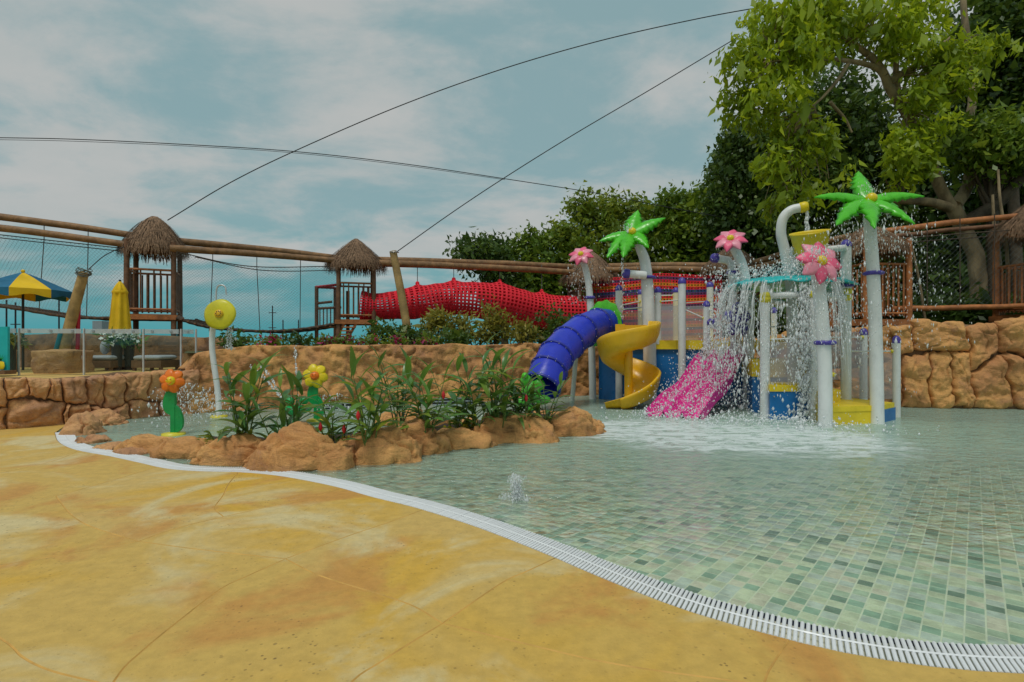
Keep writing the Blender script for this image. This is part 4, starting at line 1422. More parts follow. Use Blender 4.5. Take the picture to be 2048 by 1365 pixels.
def palm(label, path, rads, hub, tips, collar, Yh, sc_=1.0, group='palm tree sprayers'):
    t = thing('palm_sprayer', label, 'water sprayer', path[0], group)
    MB().tube(spline(path, 8), np.interp(np.linspace(0, 1, (len(path) - 1) * 8 + 1), np.linspace(0, 1, len(rads)), rads), 22).build('trunk', M['white_pipe'], t)
    o = MB(); ring(o, collar[0], collar[1], 0.028); o.build('collar', M['purple'], t)
    for i, (px, py, dy, wd, lift) in enumerate(tips):
        frond(hub + V(0, 0, 0.0), P(px, py, Yh + dy), wd * 1.5 * sc_, lift * sc_, i * 0.37, V(0, -0.72, 0.70)).build('frond', M['lime'], t)
    MB().ball(hub + V(0, -0.06, 0.02) * sc_, 0.075 * sc_, 16, 10).build('nozzle', M['flower_yellow'], t)
    MB().ball(hub - V(0, 0, 0.03), 0.10 * sc_, 14, 8, sq=(1, 1, 0.7)).build('hub', M['lime_dark'], t)
    return t


hub2 = P(1737, 402, 7.6)
palm('tall white palm sprayer with lime green fronds on the right', [G(1755, 846) + V(0, 0, -0.2), P(1752, 700, 7.68), P(1747, 560, 7.66), P(1741, 470, 7.62), P(1738, 410, 7.6)],
     [0.088, 0.085, 0.082, 0.078, 0.075], hub2,
     [(1628, 396, -0.10, 0.095, 0.12), (1848, 394, -0.10, 0.095, 0.12), (1672, 452, -0.45, 0.11, 0.16), (1829, 449, -0.45, 0.11, 0.16), (1749, 458, -0.62, 0.12, 0.20),
      (1716, 344, 0.42, 0.12, 0.10), (1682, 420, 0.40, 0.10, 0.10), (1795, 414, 0.42, 0.10, 0.10)], (P(1747, 547, 7.66), 0.085), 7.6)
hub1 = P(1263, 467, 10.15)
palm('curved white palm sprayer with lime fronds above the spiral slide', [V(X(1301, 10.2), 10.2, -0.2), P(1299, 690, 10.2), P(1295, 580, 10.2), P(1290, 525, 10.18), P(1280, 497, 10.16), P(1266, 470, 10.15)],
     [0.125, 0.12, 0.115, 0.10, 0.085, 0.075], hub1,
     [(1276, 421, 0.25, 0.14, 0.02), (1331, 437, 0.0, 0.13, 0.10), (1297, 497, -0.35, 0.14, 0.16), (1198, 484, 0.0, 0.11, 0.10), (1214, 516, -0.35, 0.12, 0.14), (1246, 516, -0.5, 0.13, 0.14)],
     (P(1293, 556, 10.2), 0.125), 10.15, 1.0)
# side nozzle pipe on the curved palm
def nozzle_pipe(label, pts, r, base):
    t = thing('nozzle_pipe', label, 'water pipe', base)
    MB().tube(pts, r, 16).build('pipe', M['white_pipe'], t)
    d = (Vector(pts[-1]) - Vector(pts[-2])).normalized()
    o = MB(); o.lathe(pts[-1], [(r * 1.15, -0.05), (r * 1.25, -0.02), (r * 1.2, 0.03), (r * 0.8, 0.07), (0.001, 0.085)], d, 16); o.build('cap', M['purple'], t)
    return t
nozzle_pipe('short white nozzle pipe jutting left from the curved palm trunk', [P(1292, 551, 10.05), P(1253, 548, 10.05)], 0.075, P(1292, 551, 10.05))
nz = nozzle_pipe('tall white elbow pipe with purple nozzle left of the middle pink flower', [V(X(1469, 9.7), 9.7, 0.9), P(1468, 650, 9.7), P(1465, 560, 9.7), P(1463, 530, 9.7), P(1455, 521, 9.7), P(1430, 517, 9.7)], 0.072, V(X(1469, 9.7), 9.7, 0.9))
o = MB(); ring(o, P(1465, 546, 9.7), 0.075, 0.03); o.build('collar', M['purple'], nz)

# ---------------- flower sprayers
def flower_head(parent, c, nrm, r, n, mats, thick=0.035, pointed=True, yaw=0.0, heart=0.22):
    nrm = Vector(nrm).normalized(); u = nrm.cross(V(0, 0, 1)).normalized(); w_ = u.cross(nrm)
    for k in range(n):
        a = 2 * PI * k / n + yaw
        d = u * math.cos(a) + w_ * math.sin(a); s_ = nrm.cross(d).normalized()
        vs = []; fs = []; m_ = 12
        for i in range(m_ + 1):
            t = i / m_
            if pointed: h = r * 0.37 * math.sin(PI * min(1, 0.12 + 0.88 * t) ** 0.8) ** 0.75 if t < 1 else 0.004
            else: h = r * 0.42 * math.sqrt(max(0.0004, 1 - (2 * t - 1) ** 2 * (1 if t > 0.5 else 0.55)))
            cc = Vector(c) + d * (r * (0.08 + 0.92 * t)) + nrm * (0.10 * r * math.sin(PI * t) - 0.10 * r * t * t)
            th = thick * (1 - 0.55 * t)
            vs += [cc - s_ * h, cc + nrm * th - s_ * h * .45, cc + nrm * th * 0.7, cc + nrm * th + s_ * h * .45, cc + s_ * h, cc - nrm * th * .6]
        for i in range(m_):
            for j in range(6): fs.append((i * 6 + j, i * 6 + (j + 1) % 6, i * 6 + 6 + (j + 1) % 6, i * 6 + 6 + j))
        MB().add(vs, fs, 0, True).build('petal', M[mats[k % len(mats)]], parent)
    hb = MB(); hb.lathe(Vector(c), [(r * heart, -0.02), (r * heart, thick), (r * heart * .85, thick * 1.9), (r * heart * .4, thick * 2.5), (0.001, thick * 2.6)], nrm, 20)
    return hb.build('centre', M['flower_yellow'], parent)


def flower_post(label, path, rads, c, nrm, r, n, collar=None, yaw=0.2, mats=('petal_pink', 'petal_light')):
    t = thing('flower_sprayer', label, 'water sprayer', path[0], 'pink flower sprayers')
    pts = spline(path, 8)
    MB().tube(pts, np.interp(np.linspace(0, 1, len(pts)), np.linspace(0, 1, len(rads)), rads), 20).build('stem', M['white_pipe'], t)
    flower_head(t, c, nrm, r, n, mats, yaw=yaw)
    if collar:
        o = MB(); ring(o, collar[0], collar[1], 0.03); o.build('collar', M['purple'], t)
    return t


flower_post('pink flower sprayer on curved pole beside the blue tube slide', [G(1186, 797) + V(0, 0, -0.2), P(1183, 680, 11.1), P(1180, 600, 11.1), P(1174, 550, 11.1), P(1164, 516, 11.1)],
            [0.072, 0.072, 0.072, 0.068, 0.062], P(1162, 511, 11.02), (-0.25, -0.75, 0.62), 0.27, 8, (P(1180, 596, 11.1), 0.072))
flower_post('pink flower sprayer on leaning pole in the middle above the wave slide', [G(1498, 815) + V(0, 0, -0.2), P(1497, 690, 9.5), P(1494, 590, 9.5), P(1484, 530, 9.48), P(1464, 488, 9.45)],
            [0.095, 0.092, 0.09, 0.085, 0.075], P(1461, 480, 9.38), (-0.30, -0.72, 0.62), 0.285, 8, None)
flower_post('large pink flower sprayer on the thick front pole', [G(1651, 853) + V(0, 0, -0.2), P(1649, 720, 7.3), P(1640, 600, 7.28), P(1634, 540, 7.26)],
            [0.088, 0.088, 0.085, 0.082], P(1640, 524, 7.16), (0.12, -0.93, 0.33), 0.325, 8, (P(1650, 686, 7.3), 0.088))

# ---------------- tipping bucket
bk = thing('arch_pipe', 'white arching pipe with yellow spout over the tipping bucket', 'water pipe', V(X(1583, 8.75), 8.75, 0))
arch = spline([V(X(1586, 8.75), 8.75, -0.2), P(1584, 640, 8.75), P(1580, 560, 8.72), P(1569, 500, 8.7), P(1562, 468, 8.68), P(1566, 438, 8.64), P(1582, 421, 8.6), P(1606, 415, 8.55)], 8)
MB().tube(arch, np.linspace(0.085, 0.07, len(arch)), 20).build('pipe', M['white_pipe'], bk)
d = (arch[-1] - arch[-2]).normalized()
o = MB(); o.lathe(arch[-1], [(0.072, -0.05), (0.082, -0.04), (0.085, 0.03), (0.07, 0.07), (0.001, 0.08)], d, 18); o.build('spout', M['flower_yellow'], bk)
bu = thing('tipping_bucket', 'yellow cone shaped tipping bucket above the canopy', 'bucket', P(1622, 540, 8.4))
axb = V(-0.16, -0.22, 1).normalized(); bc = P(1622, 528, 8.2)
o = MB(); o.lathe(bc, [(0.001, 0), (0.18, 0), (0.19, 0.03), (0.265, 0.45), (0.28, 0.455), (0.28, 0.48), (0.25, 0.48), (0.245, 0.45), (0.17, 0.03), (0.001, 0.03)], axb, 32)
o.build('shell', M['yellow_deck'], bu)
MB().tube([P(1582, 506, 8.45), P(1690, 496, 8.5)], 0.05, 14).build('axle', M['white_pipe'], bu)

# purple twisted spray wheel behind the falling water
pw = thing('spray_rotor', 'purple spray wheel half hidden behind the falling water', 'water sprayer', P(1470, 690, 9.6))
o = MB()
for k in range(5):
    a = 2 * PI * k / 5 + 0.3
    c = P(1476, 640, 9.45) + V(math.cos(a) * 0.16, 0, math.sin(a) * 0.2)
    o.ball(c, 0.11, 12, 8, sq=(1, 0.45, 1))
o.ball(P(1476, 640, 9.42), 0.09, 12, 8)
o.build('wheel', M['purple'], pw)
MB().tube([P(1476, 640, 9.5), V(X(1480, 9.6), 9.6, 0.9)], 0.04, 12).build('stand', M['cream_pipe'], pw)
o = MB(); c = P(1426, 650, 9.7); o.lathe(c, [(0.03, 0), (0.07, 0.02), (0.09, 0.10), (0.07, 0.18), (0.03, 0.2)], (-0.5, -0.8, 0.2), 16)
q = o.build('spray_gun', M['purple']); tag(q, 'small purple spray nozzle on the rail above the wave slide', 'water sprayer')

# ---------------- sprayers in the small pool
M['disc_yellow'] = mat('greenish_yellow_plastic', (0.62, 0.56, 0.015), 0.35, 0.15, 4)
yd = thing('disc_sprayer', 'yellow round petal disc on a bent white pole in the small pool', 'water sprayer', G(438, 832))
MB().tube(spline([G(438, 833) + V(0, 0, -0.2), P(436, 790, 8.38), P(428, 730, 8.38), P(424, 690, 8.38), P(427, 650, 8.36), P(436, 632, 8.34)], 8), 0.042, 16).build('pole', M['white_pipe'], yd)
c = P(440, 629, 8.26); nr = V(0.08, -0.97, 0.15).normalized()
o = MB(); o.lathe(c, [(0.001, 0.03), (0.08, 0.03), (0.2, 0.02), (0.235, 0.0), (0.23, -0.015), (0.08, -0.02), (0.001, -0.02)], nr, 60, wob=lambda a, i: 1 + (0.012 * math.cos(5 * a) if 2 <= i <= 4 else 0))
o.build('disc', M['disc_yellow'], yd)
o = MB(); o.lathe(c + nr * 0.02, [(0.062, 0), (0.062, 0.03), (0.05, 0.04), (0.001, 0.045)], nr, 24); hubd = o.build('centre', M['yellow_plastic'], yd)
u = nr.cross(V(0, 0, 1)).normalized(); w_ = u.cross(nr); o = MB()
for k in range(8):
    a = 2 * PI * k / 8
    o.ball(c + nr * 0.062 + (u * math.cos(a) + w_ * math.sin(a)) * 0.036, 0.009, 6, 4)
o.build('nozzle_hole', M['black'], hubd)
MB().tube(spline([P(432, 620, 8.4), P(433, 580, 8.4), P(440, 571, 8.4), P(450, 574, 8.4), P(453, 590, 8.4)], 6), 0.012, 8).build('hook_pipe', M['steel'], yd)
o = MB(); o.lathe(G(438, 833), [(0.12, -0.03), (0.12, 0.012), (0.05, 0.02)], n=24); o.build('base_plate', M['clamp'], yd)


def daisy(label, px, ybase, cy, r, petal, heart, face, mirror=1, Y=None):
    Y = Y or F * H / (ybase - HOR)
    base = V(X(px, Y), Y, 0)
    t = thing('flower_figure', label, 'water toy', base, 'flower figures standing in the small pool')
    zc = Z(cy, Y)
    MB().box((base.x, Y, zc / 2 - 0.1), (0.055, 0.045, zc + 0.2)).build('stem', M['green_plastic'], t)
    for sgn, z0 in ((-mirror, zc * 0.62), (mirror, zc * 0.28)):
        vs = [];
        for i in range(17):
            a = PI * i / 16 - PI / 2
            vs.append(V(base.x + sgn * (0.02 + 0.10 * math.cos(a) * (1 - 0.25 * math.sin(a))), Y, z0 + 0.17 * math.sin(a)))
        k = len(vs)
        MB().add([v - V(0, 0.018, 0) for v in vs] + [v + V(0, 0.018, 0) for v in vs], [tuple(range(k)), tuple(range(2 * k - 1, k - 1, -1))] + [(i, i + k, (i + 1) % k + k, (i + 1) % k) for i in range(k)]).build('leaf', M['green_plastic'], t)
    c = V(base.x + 0.0, Y - 0.03, zc)
    ct = flower_head(t, c, (0.1, -0.98, 0.12), r, 6, [petal], 0.03, False, 0.2, 0.36)
    ct.data.materials[0] = M[heart]
    if face:
        o = MB(); f0 = c + V(0.1, -0.98, 0.12).normalized() * 0.085
        for s_ in (-1, 1): o.ball(f0 + V(s_ * 0.024, 0, 0.018), 0.009, 8, 6)
        o.tube([f0 + V(0.038 * math.cos(a), 0.0, 0.038 * math.sin(a)) for a in np.linspace(-PI * 0.88, -PI * 0.12, 9)], 0.005, 6)
        o.build('smile', M['orange_plastic'], ct)
    o = MB(); o.lathe(base, [(0.13, -0.03), (0.13, 0.01), (0.02, 0.02)], n=20); o.build('base_plate', M['clamp'], t)
    return t


daisy('orange smiling flower figure with green leaves in the small pool', 347, 868, 762, 0.155, 'orange_plastic', 'flower_yellow', True)
daisy('yellow flower figure with red centre behind the ginger plants', 632, 848, 752, 0.185, 'flower_yellow', 'orange_plastic', True, Y=7.9)
fg = thing('frog_sprayer', 'green frog eyed sprayer with two ribbed ball eyes', 'water sprayer', G(590, 850))
Yf = 7.6; o = MB(); c = P(592, 818, Yf)
o.lathe(c, [(0.001, -0.09), (0.10, -0.08), (0.20, -0.03), (0.215, 0.0), (0.20, 0.02), (0.09, 0.05), (0.001, 0.055)], n=30); o.build('body', M['green_plastic'], fg)
for px, py in ((580, 803), (608, 801)):
    o = MB(); o.lathe(P(px, py, Yf) - V(0, 0, .06), [(0.001, 0), (0.035, 0.006), (0.058, 0.035), (0.062, 0.06), (0.05, 0.095), (0.025, 0.115), (0.001, 0.12)], n=36, wob=lambda a, i: 1 + 0.05 * math.cos(12 * a)); o.build('eye', M['green_plastic'], fg)
MB().tube([V(c.x, c.y, -0.2), c], 0.05, 14).build('stand', M['green_plastic'], fg)
# bright green cut-out creature at the tube slide foot
gc = thing('frog_figure', 'bright green moulded frog figure at the foot of the blue tube slide', 'water toy', G(1065, 835))
Yg = 8.75; o = MB()
for px, py, r, sq in ((1062, 785, 0.16, (1, .7, 1.2)), (1052, 762, 0.10, (1, .7, 1)), (1078, 770, 0.10, (1, .7, 1)), (1045, 805, 0.10, (1.2, .7, .8)), (1085, 800, 0.10, (1.3, .7, .8))):
    o.ball(P(px, py, Yg), r, 16, 10, sq=sq)
o.build('body', M['lime_dark'], gc)
for px in (1050, 1080): MB().ball(P(px, 752, Yg - 0.05), 0.055, 12, 8).build('eye', M['lime'], gc)
MB().tube([P(1062, 800, Yg), V(X(1062, Yg), Yg, -0.2)], 0.06, 12).build('stand', M['lime_dark'], gc)

# ================================================================== rope course
def thatch(parent, c, z_eave, z_apex, hw, seed, rot=0.4, dome=0.0, n=1500):
    """Shaggy straw roof: a rounded four sided cone with straws lying on it and hanging over the eave."""
    rg = random.Random(seed)
    h = z_apex - z_eave
    def rad(a, t):                  # t = 0 apex .. 1 eave
        sqr = 1 / max(abs(math.cos(a - rot)), abs(math.sin(a - rot)))
        base = hw * (0.72 + 0.28 * sqr)
        return base * (t ** (0.85 - dome * 0.35))
    mb = MB(); vs = []; fs = []; nu, nv = 32, 8
    for i in range(nv + 1):
        t = max(0.02, i / nv)
        for j in range(nu):
            a = 2 * PI * j / nu
            r = rad(a, t) * 0.96 + 0.015 * rg.uniform(-1, 1)
            vs.append(V(c[0] + r * math.cos(a), c[1] + r * math.sin(a), z_apex - h * t - 0.0))
    for i in range(nv):
        for j in range(nu):
            fs.append((i * nu + j, i * nu + (j + 1) % nu, (i + 1) * nu + (j + 1) % nu, (i + 1) * nu + j))
    mb.add(vs, fs); mb.add(vs[-nu:], [tuple(range(nu))])
    for k in range(n):
        a = rg.uniform(0, 2 * PI)
        t0 = math.sqrt(rg.uniform(0.0, 1.0)); L = rg.uniform(0.18, 0.36)
        if k % 3 == 0: t0 = rg.uniform(0.84, 1.0)
        t1 = t0 + L / max(h, hw)
        def pt(t, lift):
            tt = min(t, 1.02)
            r = rad(a, max(tt, 0.02)) + lift
            z = z_apex - h * tt - (max(0, t - 1.02) * max(h, hw) * 0.9)
            return V(c[0] + r * math.cos(a), c[1] + r * math.sin(a), z)
        lift = rg.uniform(0.0, 0.03)
        p0, p1 = pt(t0, lift), pt(t1, lift + rg.uniform(0.0, 0.04))
        sd = V(-math.sin(a), math.cos(a), 0) * rg.uniform(0.005, 0.013)
        sk = V(-math.sin(a), math.cos(a), 0) * rg.uniform(-0.05, 0.05)
        mb.add([p0 - sd, p0 + sd, p1 + sk + sd * 0.4, p1 + sk - sd * 0.4], [(0, 1, 2, 3)])
    return mb.build('thatch', M['thatch'], parent)


def tower(label, px, Y, side, ang, zb, zp, zr, ze, za, hw, seed, rails=(0, 1, 2, 3), dome=0.0, wood='log_dark', fascia='wood_orange', pr=0.062):
    c = V(X(px, Y), Y, 0)
    t = thing('thatched_tower', label, 'tower', (c.x, c.y, zb), 'thatched towers of the rope course')
    cs = []
    for k in range(4):
        a = ang + PI / 4 + k * PI / 2
        cs.append(V(c.x + side * 0.7071 * math.cos(a), c.y + side * 0.7071 * math.sin(a), 0))
    for p in cs:
        MB().tube([rz(p, zb - 0.1), rz(p, (zb + ze) / 2) + V(rnd.uniform(-.01, .01), 0, 0), rz(p, ze + 0.1)], [pr, pr * .96, pr * 0.9], 12).build('post', M[wood], t)
    # floor boards
    e0, e1 = cs[1] - cs[0], cs[3] - cs[0]
    n = 8
    for k in range(n):
        s_ = (k + 0.5) / n
        a, b_ = cs[0] + e1 * s_ - e0 * 0.05, cs[1] + e1 * s_ + e0 * 0.05
        MB().beam(rz(a, zp), rz(b_, zp), e1.length / n * 0.93, 0.03).build('plank', M[fascia], t)
    for k in range(4):
        a, b_ = cs[k], cs[(k + 1) % 4]
        d = (b_ - a).normalized(); o_ = V(d.y, -d.x, 0) * 0.075
        MB().beam(rz(a - d * 0.08, zp - 0.06) + o_, rz(b_ + d * 0.08, zp - 0.06) + o_, 0.03, 0.11).build('fascia', M[fascia], t)
        MB().tube([rz(a, ze - 0.03), rz(b_, ze - 0.03)], 0.04, 8).build('eave_beam', M[wood], t)
        if k in rails:
            MB().tube([rz(a, zr), rz(b_, zr)], 0.026, 8).build('top_rail', M[fascia], t)
            MB().tube([rz(a, zp + 0.13), rz(b_, zp + 0.13)], 0.024, 8).build('bottom_rail', M[fascia], t)
            m_ = max(4, int((b_ - a).length / 0.115))
            for q in range(1, m_):
                f_ = q / m_
                p = a.lerp(b_, f_)
                MB().tube([rz(p, zp + 0.08), rz(p, zr + rnd.uniform(-.12, 0.02) * (q % 3 == 0))], 0.018, 6).build('baluster', M[wood], t)
    thatch(t, (c.x, c.y), ze, za, hw, seed, ang + PI / 4, dome)
    return t, cs


tA, csA = tower('dome roofed thatched tower on the terrace, leftmost of the towers', 309, 13.0, 0.92, math.radians(24), 0.6, 1.80, 2.85, 3.42, 4.20, 0.64, 1, dome=0.6)
tB, csB = tower('thatched tower with pointed roof left of the red rope tunnel', 712, 15.0, 0.92, math.radians(17), 0.9, 1.77, 2.76, 3.34, 4.06, 0.74, 2)
tC, csC = tower('shaded thatched tower behind the first pink flower', 1184, 17.0, 1.15, math.radians(10), 0.9, 1.75, 2.8, 3.15, 4.05, 0.92, 3)
tD, csD = tower('shaded thatched tower behind the middle pink flower', 1462, 14.4, 1.0, math.radians(30), 1.1, 1.75, 2.75, 3.15, 3.75, 0.75, 4)
tE, csE = tower('thatched tower with orange wooden railing behind the tall palm', 1738, 11.3, 0.95, math.radians(8), 1.2, 1.60, 2.72, 3.15, 3.62, 0.66, 5, wood='wood_orange')
tF, csF = tower('thatched tower cut off by the right edge of the picture', 2080, 11.0, 0.95, math.radians(12), 1.2, 1.70, 2.72, 3.45, 4.15, 0.78, 6, wood='wood_orange')

# entry stage beside the pointed tower
es = thing('entry_stage', 'low wooden entry stage with ladder left of the pointed roof tower', 'platform', P(662, 700, 15.0))
Ye = 15.0
for px, top_y, dy in ((641, 576, -0.3), (688, 580, 0.35), (660, 574, 0.45), (683, 578, -0.35)):
    p = V(X(px, Ye), Ye + dy, 0.9)
    MB().tube([p, rz(p, Z(top_y, Ye))], 0.05, 10).build('post', M['log_dark'], es)
for (a, b_, ya, yb, m_) in ((639, 690, 577, 572, 'red_paint'), (640, 672, 609, 606, 'log_dark'), (641, 690, 619, 617, 'log_dark'), (641, 688, 655, 655, 'wood_orange')):
    MB().tube([V(X(a, Ye), Ye - .3, Z(ya, Ye)), V(X(b_, Ye), Ye - .35, Z(yb, Ye))], 0.035, 8).build('rail', M[m_], es)
MB().tube([V(X(639, Ye), Ye - .3, Z(577, Ye)), V(X(660, Ye), Ye + .45, Z(573, Ye))], 0.035, 8).build('rail', M['red_paint'], es)
for k in range(6):
    p = V(X(648 + 7 * k, Ye), Ye - 0.32, 0)
    MB().tube([rz(p, Z(655, Ye)), rz(p, Z(619, Ye))], 0.016, 6).build('baluster', M['log_dark'], es)
for k in range(6):
    q = P(676 + 4.5 * k, 690 - 7 * k, Ye - 0.55)
    MB().beam(q - V(0.16, 0, 0), q + V(0.16, 0, 0), 0.12, 0.035).build('tread', M['wood_orange'], es)
for s_ in (-12, 12): MB().beam(P(674 + s_, 694, Ye - 0.55), P(700 + s_, 648, Ye - 0.5), 0.03, 0.07).build('stringer', M['wood_orange'], es)

# ---- log beams
def log(label, a, b_, r, m_='log', bow=0.03):
    a, b_ = Vector(a), Vector(b_)
    n = 14; pts = []; rs = []
    for i in range(n + 1):
        t = i / n
        pts.append(a.lerp(b_, t) + V(0, 0, bow * math.sin(PI * t)) + V(0, 0, 0.012 * noise.noise(V(t * 6, a.x, b_.x))))
        rs.append(r * (1 - 0.12 * t) * (1 + 0.05 * noise.noise(V(t * 14, a.y, 3))))
    o = MB(); o.tube(pts, rs, 14)
    q = o.build('log_beam', M[m_], None, (a + b_) / 2)
    return tag(q, label, 'log', 'log beams between the towers')


log('upper log beam running off the left edge above the umbrella', P(-260, 402, 12.1), P(285, 474, 13.1), 0.088)
log('lower log beam running off the left edge above the umbrella', P(-260, 428, 11.5), P(275, 492, 12.6), 0.085)
log('upper log beam between dome roofed tower and pointed tower', P(335, 481, 13.3), P(705, 520, 15.2), 0.088)
log('lower log beam between dome roofed tower and pointed tower', P(340, 497, 12.7), P(700, 525, 14.7), 0.085)
log('upper log beam over the red rope tunnel', P(735, 520, 15.2), P(1200, 537, 17.2), 0.098)
log('lower log beam over the red rope tunnel', P(730, 526, 14.8), P(1160, 546, 16.7), 0.098)
log('upper log beam above the rainbow rope net', P(1195, 534, 17.2), P(1460, 532, 14.6), 0.095)
log('lower log beam above the rainbow rope net', P(1195, 541, 16.6), P(1450, 540, 14.2), 0.085)
log('sloping log beam right of the middle pink flower', P(1475, 537, 14.2), P(1700, 472, 11.6), 0.075)
log('lower sloping log beam behind the arching pipe', P(1475, 545, 13.9), P(1690, 496, 11.2), 0.06)
log('brown log beam under the big tree at the right', P(1745, 467, 11.2), P(2085, 428, 10.9), 0.062, 'wood_orange')
log('dark back log beam under the big tree at the right', P(1760, 476, 11.7), P(2085, 447, 11.5), 0.05, 'log_dark')

# ---- diamond net: straight cords in two directions between an upper and a lower edge line
def net(name, top, bot, pitch, r, material, parent, slant=1.0, clip=True):
    """top, bot: lists of points of equal length."""
    T_, B_ = spline(top, 12), spline(bot, 12)
    Ls = sum((b_ - a).length for a, b_ in zip(T_, T_[1:]))
    hgt = sum((a - b_).length for a, b_ in zip(T_, B_)) / len(T_)
    m_ = int(Ls / pitch); off_ = hgt / Ls * slant
    def at(line, t):
        t = min(max(t, 0), 1) * (len(line) - 1); i = min(int(t), len(line) - 2)
        return line[i].lerp(line[i + 1], t - i)
    mb = MB()
    for k in range(-int(m_ * off_) - 1, m_ + 2):
        for sgn in (1, -1):
            t0 = k / m_ if sgn == 1 else (k / m_) + off_
            t1 = t0 + off_ * sgn
            s0, s1 = 0.0, 1.0
            # clip against the two ends
            lo, hi = min(t0, t1), max(t0, t1)
            if hi <= 0 or lo >= 1 or abs(t1 - t0) < 1e-6: continue
            def par(tv): return (tv - t0) / (t1 - t0)
            if lo < 0: v = par(0); s0, s1 = (v, s1) if t0 < 0 else (s0, v)
            if hi > 1: v = par(1); s0, s1 = (s0, v) if t1 > 1 else (v, s1)
            if s1 - s0 < 0.01: continue
            pts = []
            for i in range(4):
                s_ = s0 + (s1 - s0) * i / 3; tt = t0 + (t1 - t0) * s_
                pts.append(at(T_, tt).lerp(at(B_, tt), s_))
            mb.tube(pts, r, 3, caps=False, smooth=False)
    return mb.build(name, M[material], parent)


def bridge(label, tops, bots, depth_off, pitch=0.08, droops=3, planks=True, cords='net_grey', nr=0.0024):
    t = thing('rope_bridge', label, 'rope bridge', bots[len(bots) // 2], 'netted rope bridges of the rope course')
    net('side_net', tops, bots, pitch, nr, cords, t)
    back = V(0.0, depth_off, 0)
    MB().tube(spline(tops, 10), 0.012, 6).build('top_rope', M['rope_dark'], t)
    for o_ in (V(0, 0, 0), back):
        MB().tube([p + o_ + V(0, 0, 0.006 * math.sin(i * 2.1)) for i, p in enumerate(spline(bots, 12))], 0.036, 8).build('foot_rope', M['rope_dark'], t)
    MB().tube([p + back for p in spline(tops, 10)], 0.012, 6).build('top_rope', M['rope_dark'], t)
    B_, T_ = spline(bots, 12), spline(tops, 12)
    if planks:
        Ls = sum((b_ - a).length for a, b_ in zip(B_, B_[1:])); m_ = int(Ls / 0.2)
        for k in range(m_):
            f_ = (k + 0.5) / m_ * (len(B_) - 1); i = int(f_)
            p = B_[i].lerp(B_[min(i + 1, len(B_) - 1)], f_ - i)
            MB().beam(p + V(0, -0.03, 0.0), p + back + V(0, 0.03, 0.0), 0.13, 0.03).build('plank', M['log_dark'], t)
    for k in range(1, droops + 1):
        f_ = k / (droops + 1); i = int(f_ * (len(B_) - 1))
        iT = min(range(len(T_)), key=lambda q: abs(T_[q].x / T_[q].y - B_[i].x / B_[i].y)); MB().tube([T_[iT] + V(0, 0, 0.35), T_[iT], B_[i]], 0.009, 6).build('hanger_rope', M['rope_dark'], t)
    return t


bridge('netted rope bridge running off the left edge behind the umbrella', [P(-260, 440, 11.7), P(0, 470, 12.1), P(262, 499, 12.6)], [P(-260, 585, 11.7), P(0, 613, 12.1), P(140, 634, 12.3), P(268, 637, 12.6)], 0.75)
bridge('netted rope bridge between dome roofed and pointed towers', [P(352, 504, 12.7), P(500, 533, 13.6), P(672, 533, 14.6)], [P(352, 637, 12.7), P(420, 655, 13.1), P(520, 663, 13.7), P(600, 659, 14.2), P(672, 648, 14.6)], 0.75)
bridge('netted log bridge under the big tree at the right', [P(1790, 478, 11.0), P(1920, 468, 10.9), P(2060, 458, 10.7)], [P(1790, 620, 11.0), P(1920, 615, 10.9), P(2060, 612, 10.7)], 0.7, 0.10, nr=0.0018)
log('orange brown walkway log below the right netted bridge', P(1785, 618, 10.95), P(2070, 611, 10.65), 0.055, 'wood_orange', -0.01)

# ---- square mesh tube of red rope
def rope_lattice(fn, nu, nv, parent, name, material, strand=0.3, th=0.012, colfn=None, mats=None):
    """Open lattice over a surface fn(i/nu, j/nv) -> (point, normal): every cell keeps a hole."""
    mb = MB(); s_ = strand / 2
    P_ = {}
    def pt(u, v):
        key = (round(u * 4096), round(v * 4096))
        if key not in P_:
            p, n = fn(u, v); P_[key] = (p + n * th, p - n * th)
        return P_[key]
    for i in range(nu):
        for j in range(nv):
            u0, u1, v0, v1 = i / nu, (i + 1) / nu, j / nv, (j + 1) / nv
            a, b_ = (u1 - u0) * s_, (v1 - v0) * s_
            out = [pt(u0, v0), pt(u1, v0), pt(u1, v1), pt(u0, v1)]
            inn = [pt(u0 + a, v0 + b_), pt(u1 - a, v0 + b_), pt(u1 - a, v1 - b_), pt(u0 + a, v1 - b_)]
            vs = [q[0] for q in out] + [q[0] for q in inn] + [q[1] for q in inn] + [q[1] for q in out]
            fs = []
            for k in range(4):
                l = (k + 1) % 4
                fs += [(k, l, 4 + l, 4 + k), (4 + k, 4 + l, 8 + l, 8 + k), (8 + k, 8 + l, 12 + l, 12 + k)]
            mb.add(vs, fs, colfn(i, j) if colfn else 0)
    return mb.build(name, [M[x] for x in mats] if mats else M[material], parent)


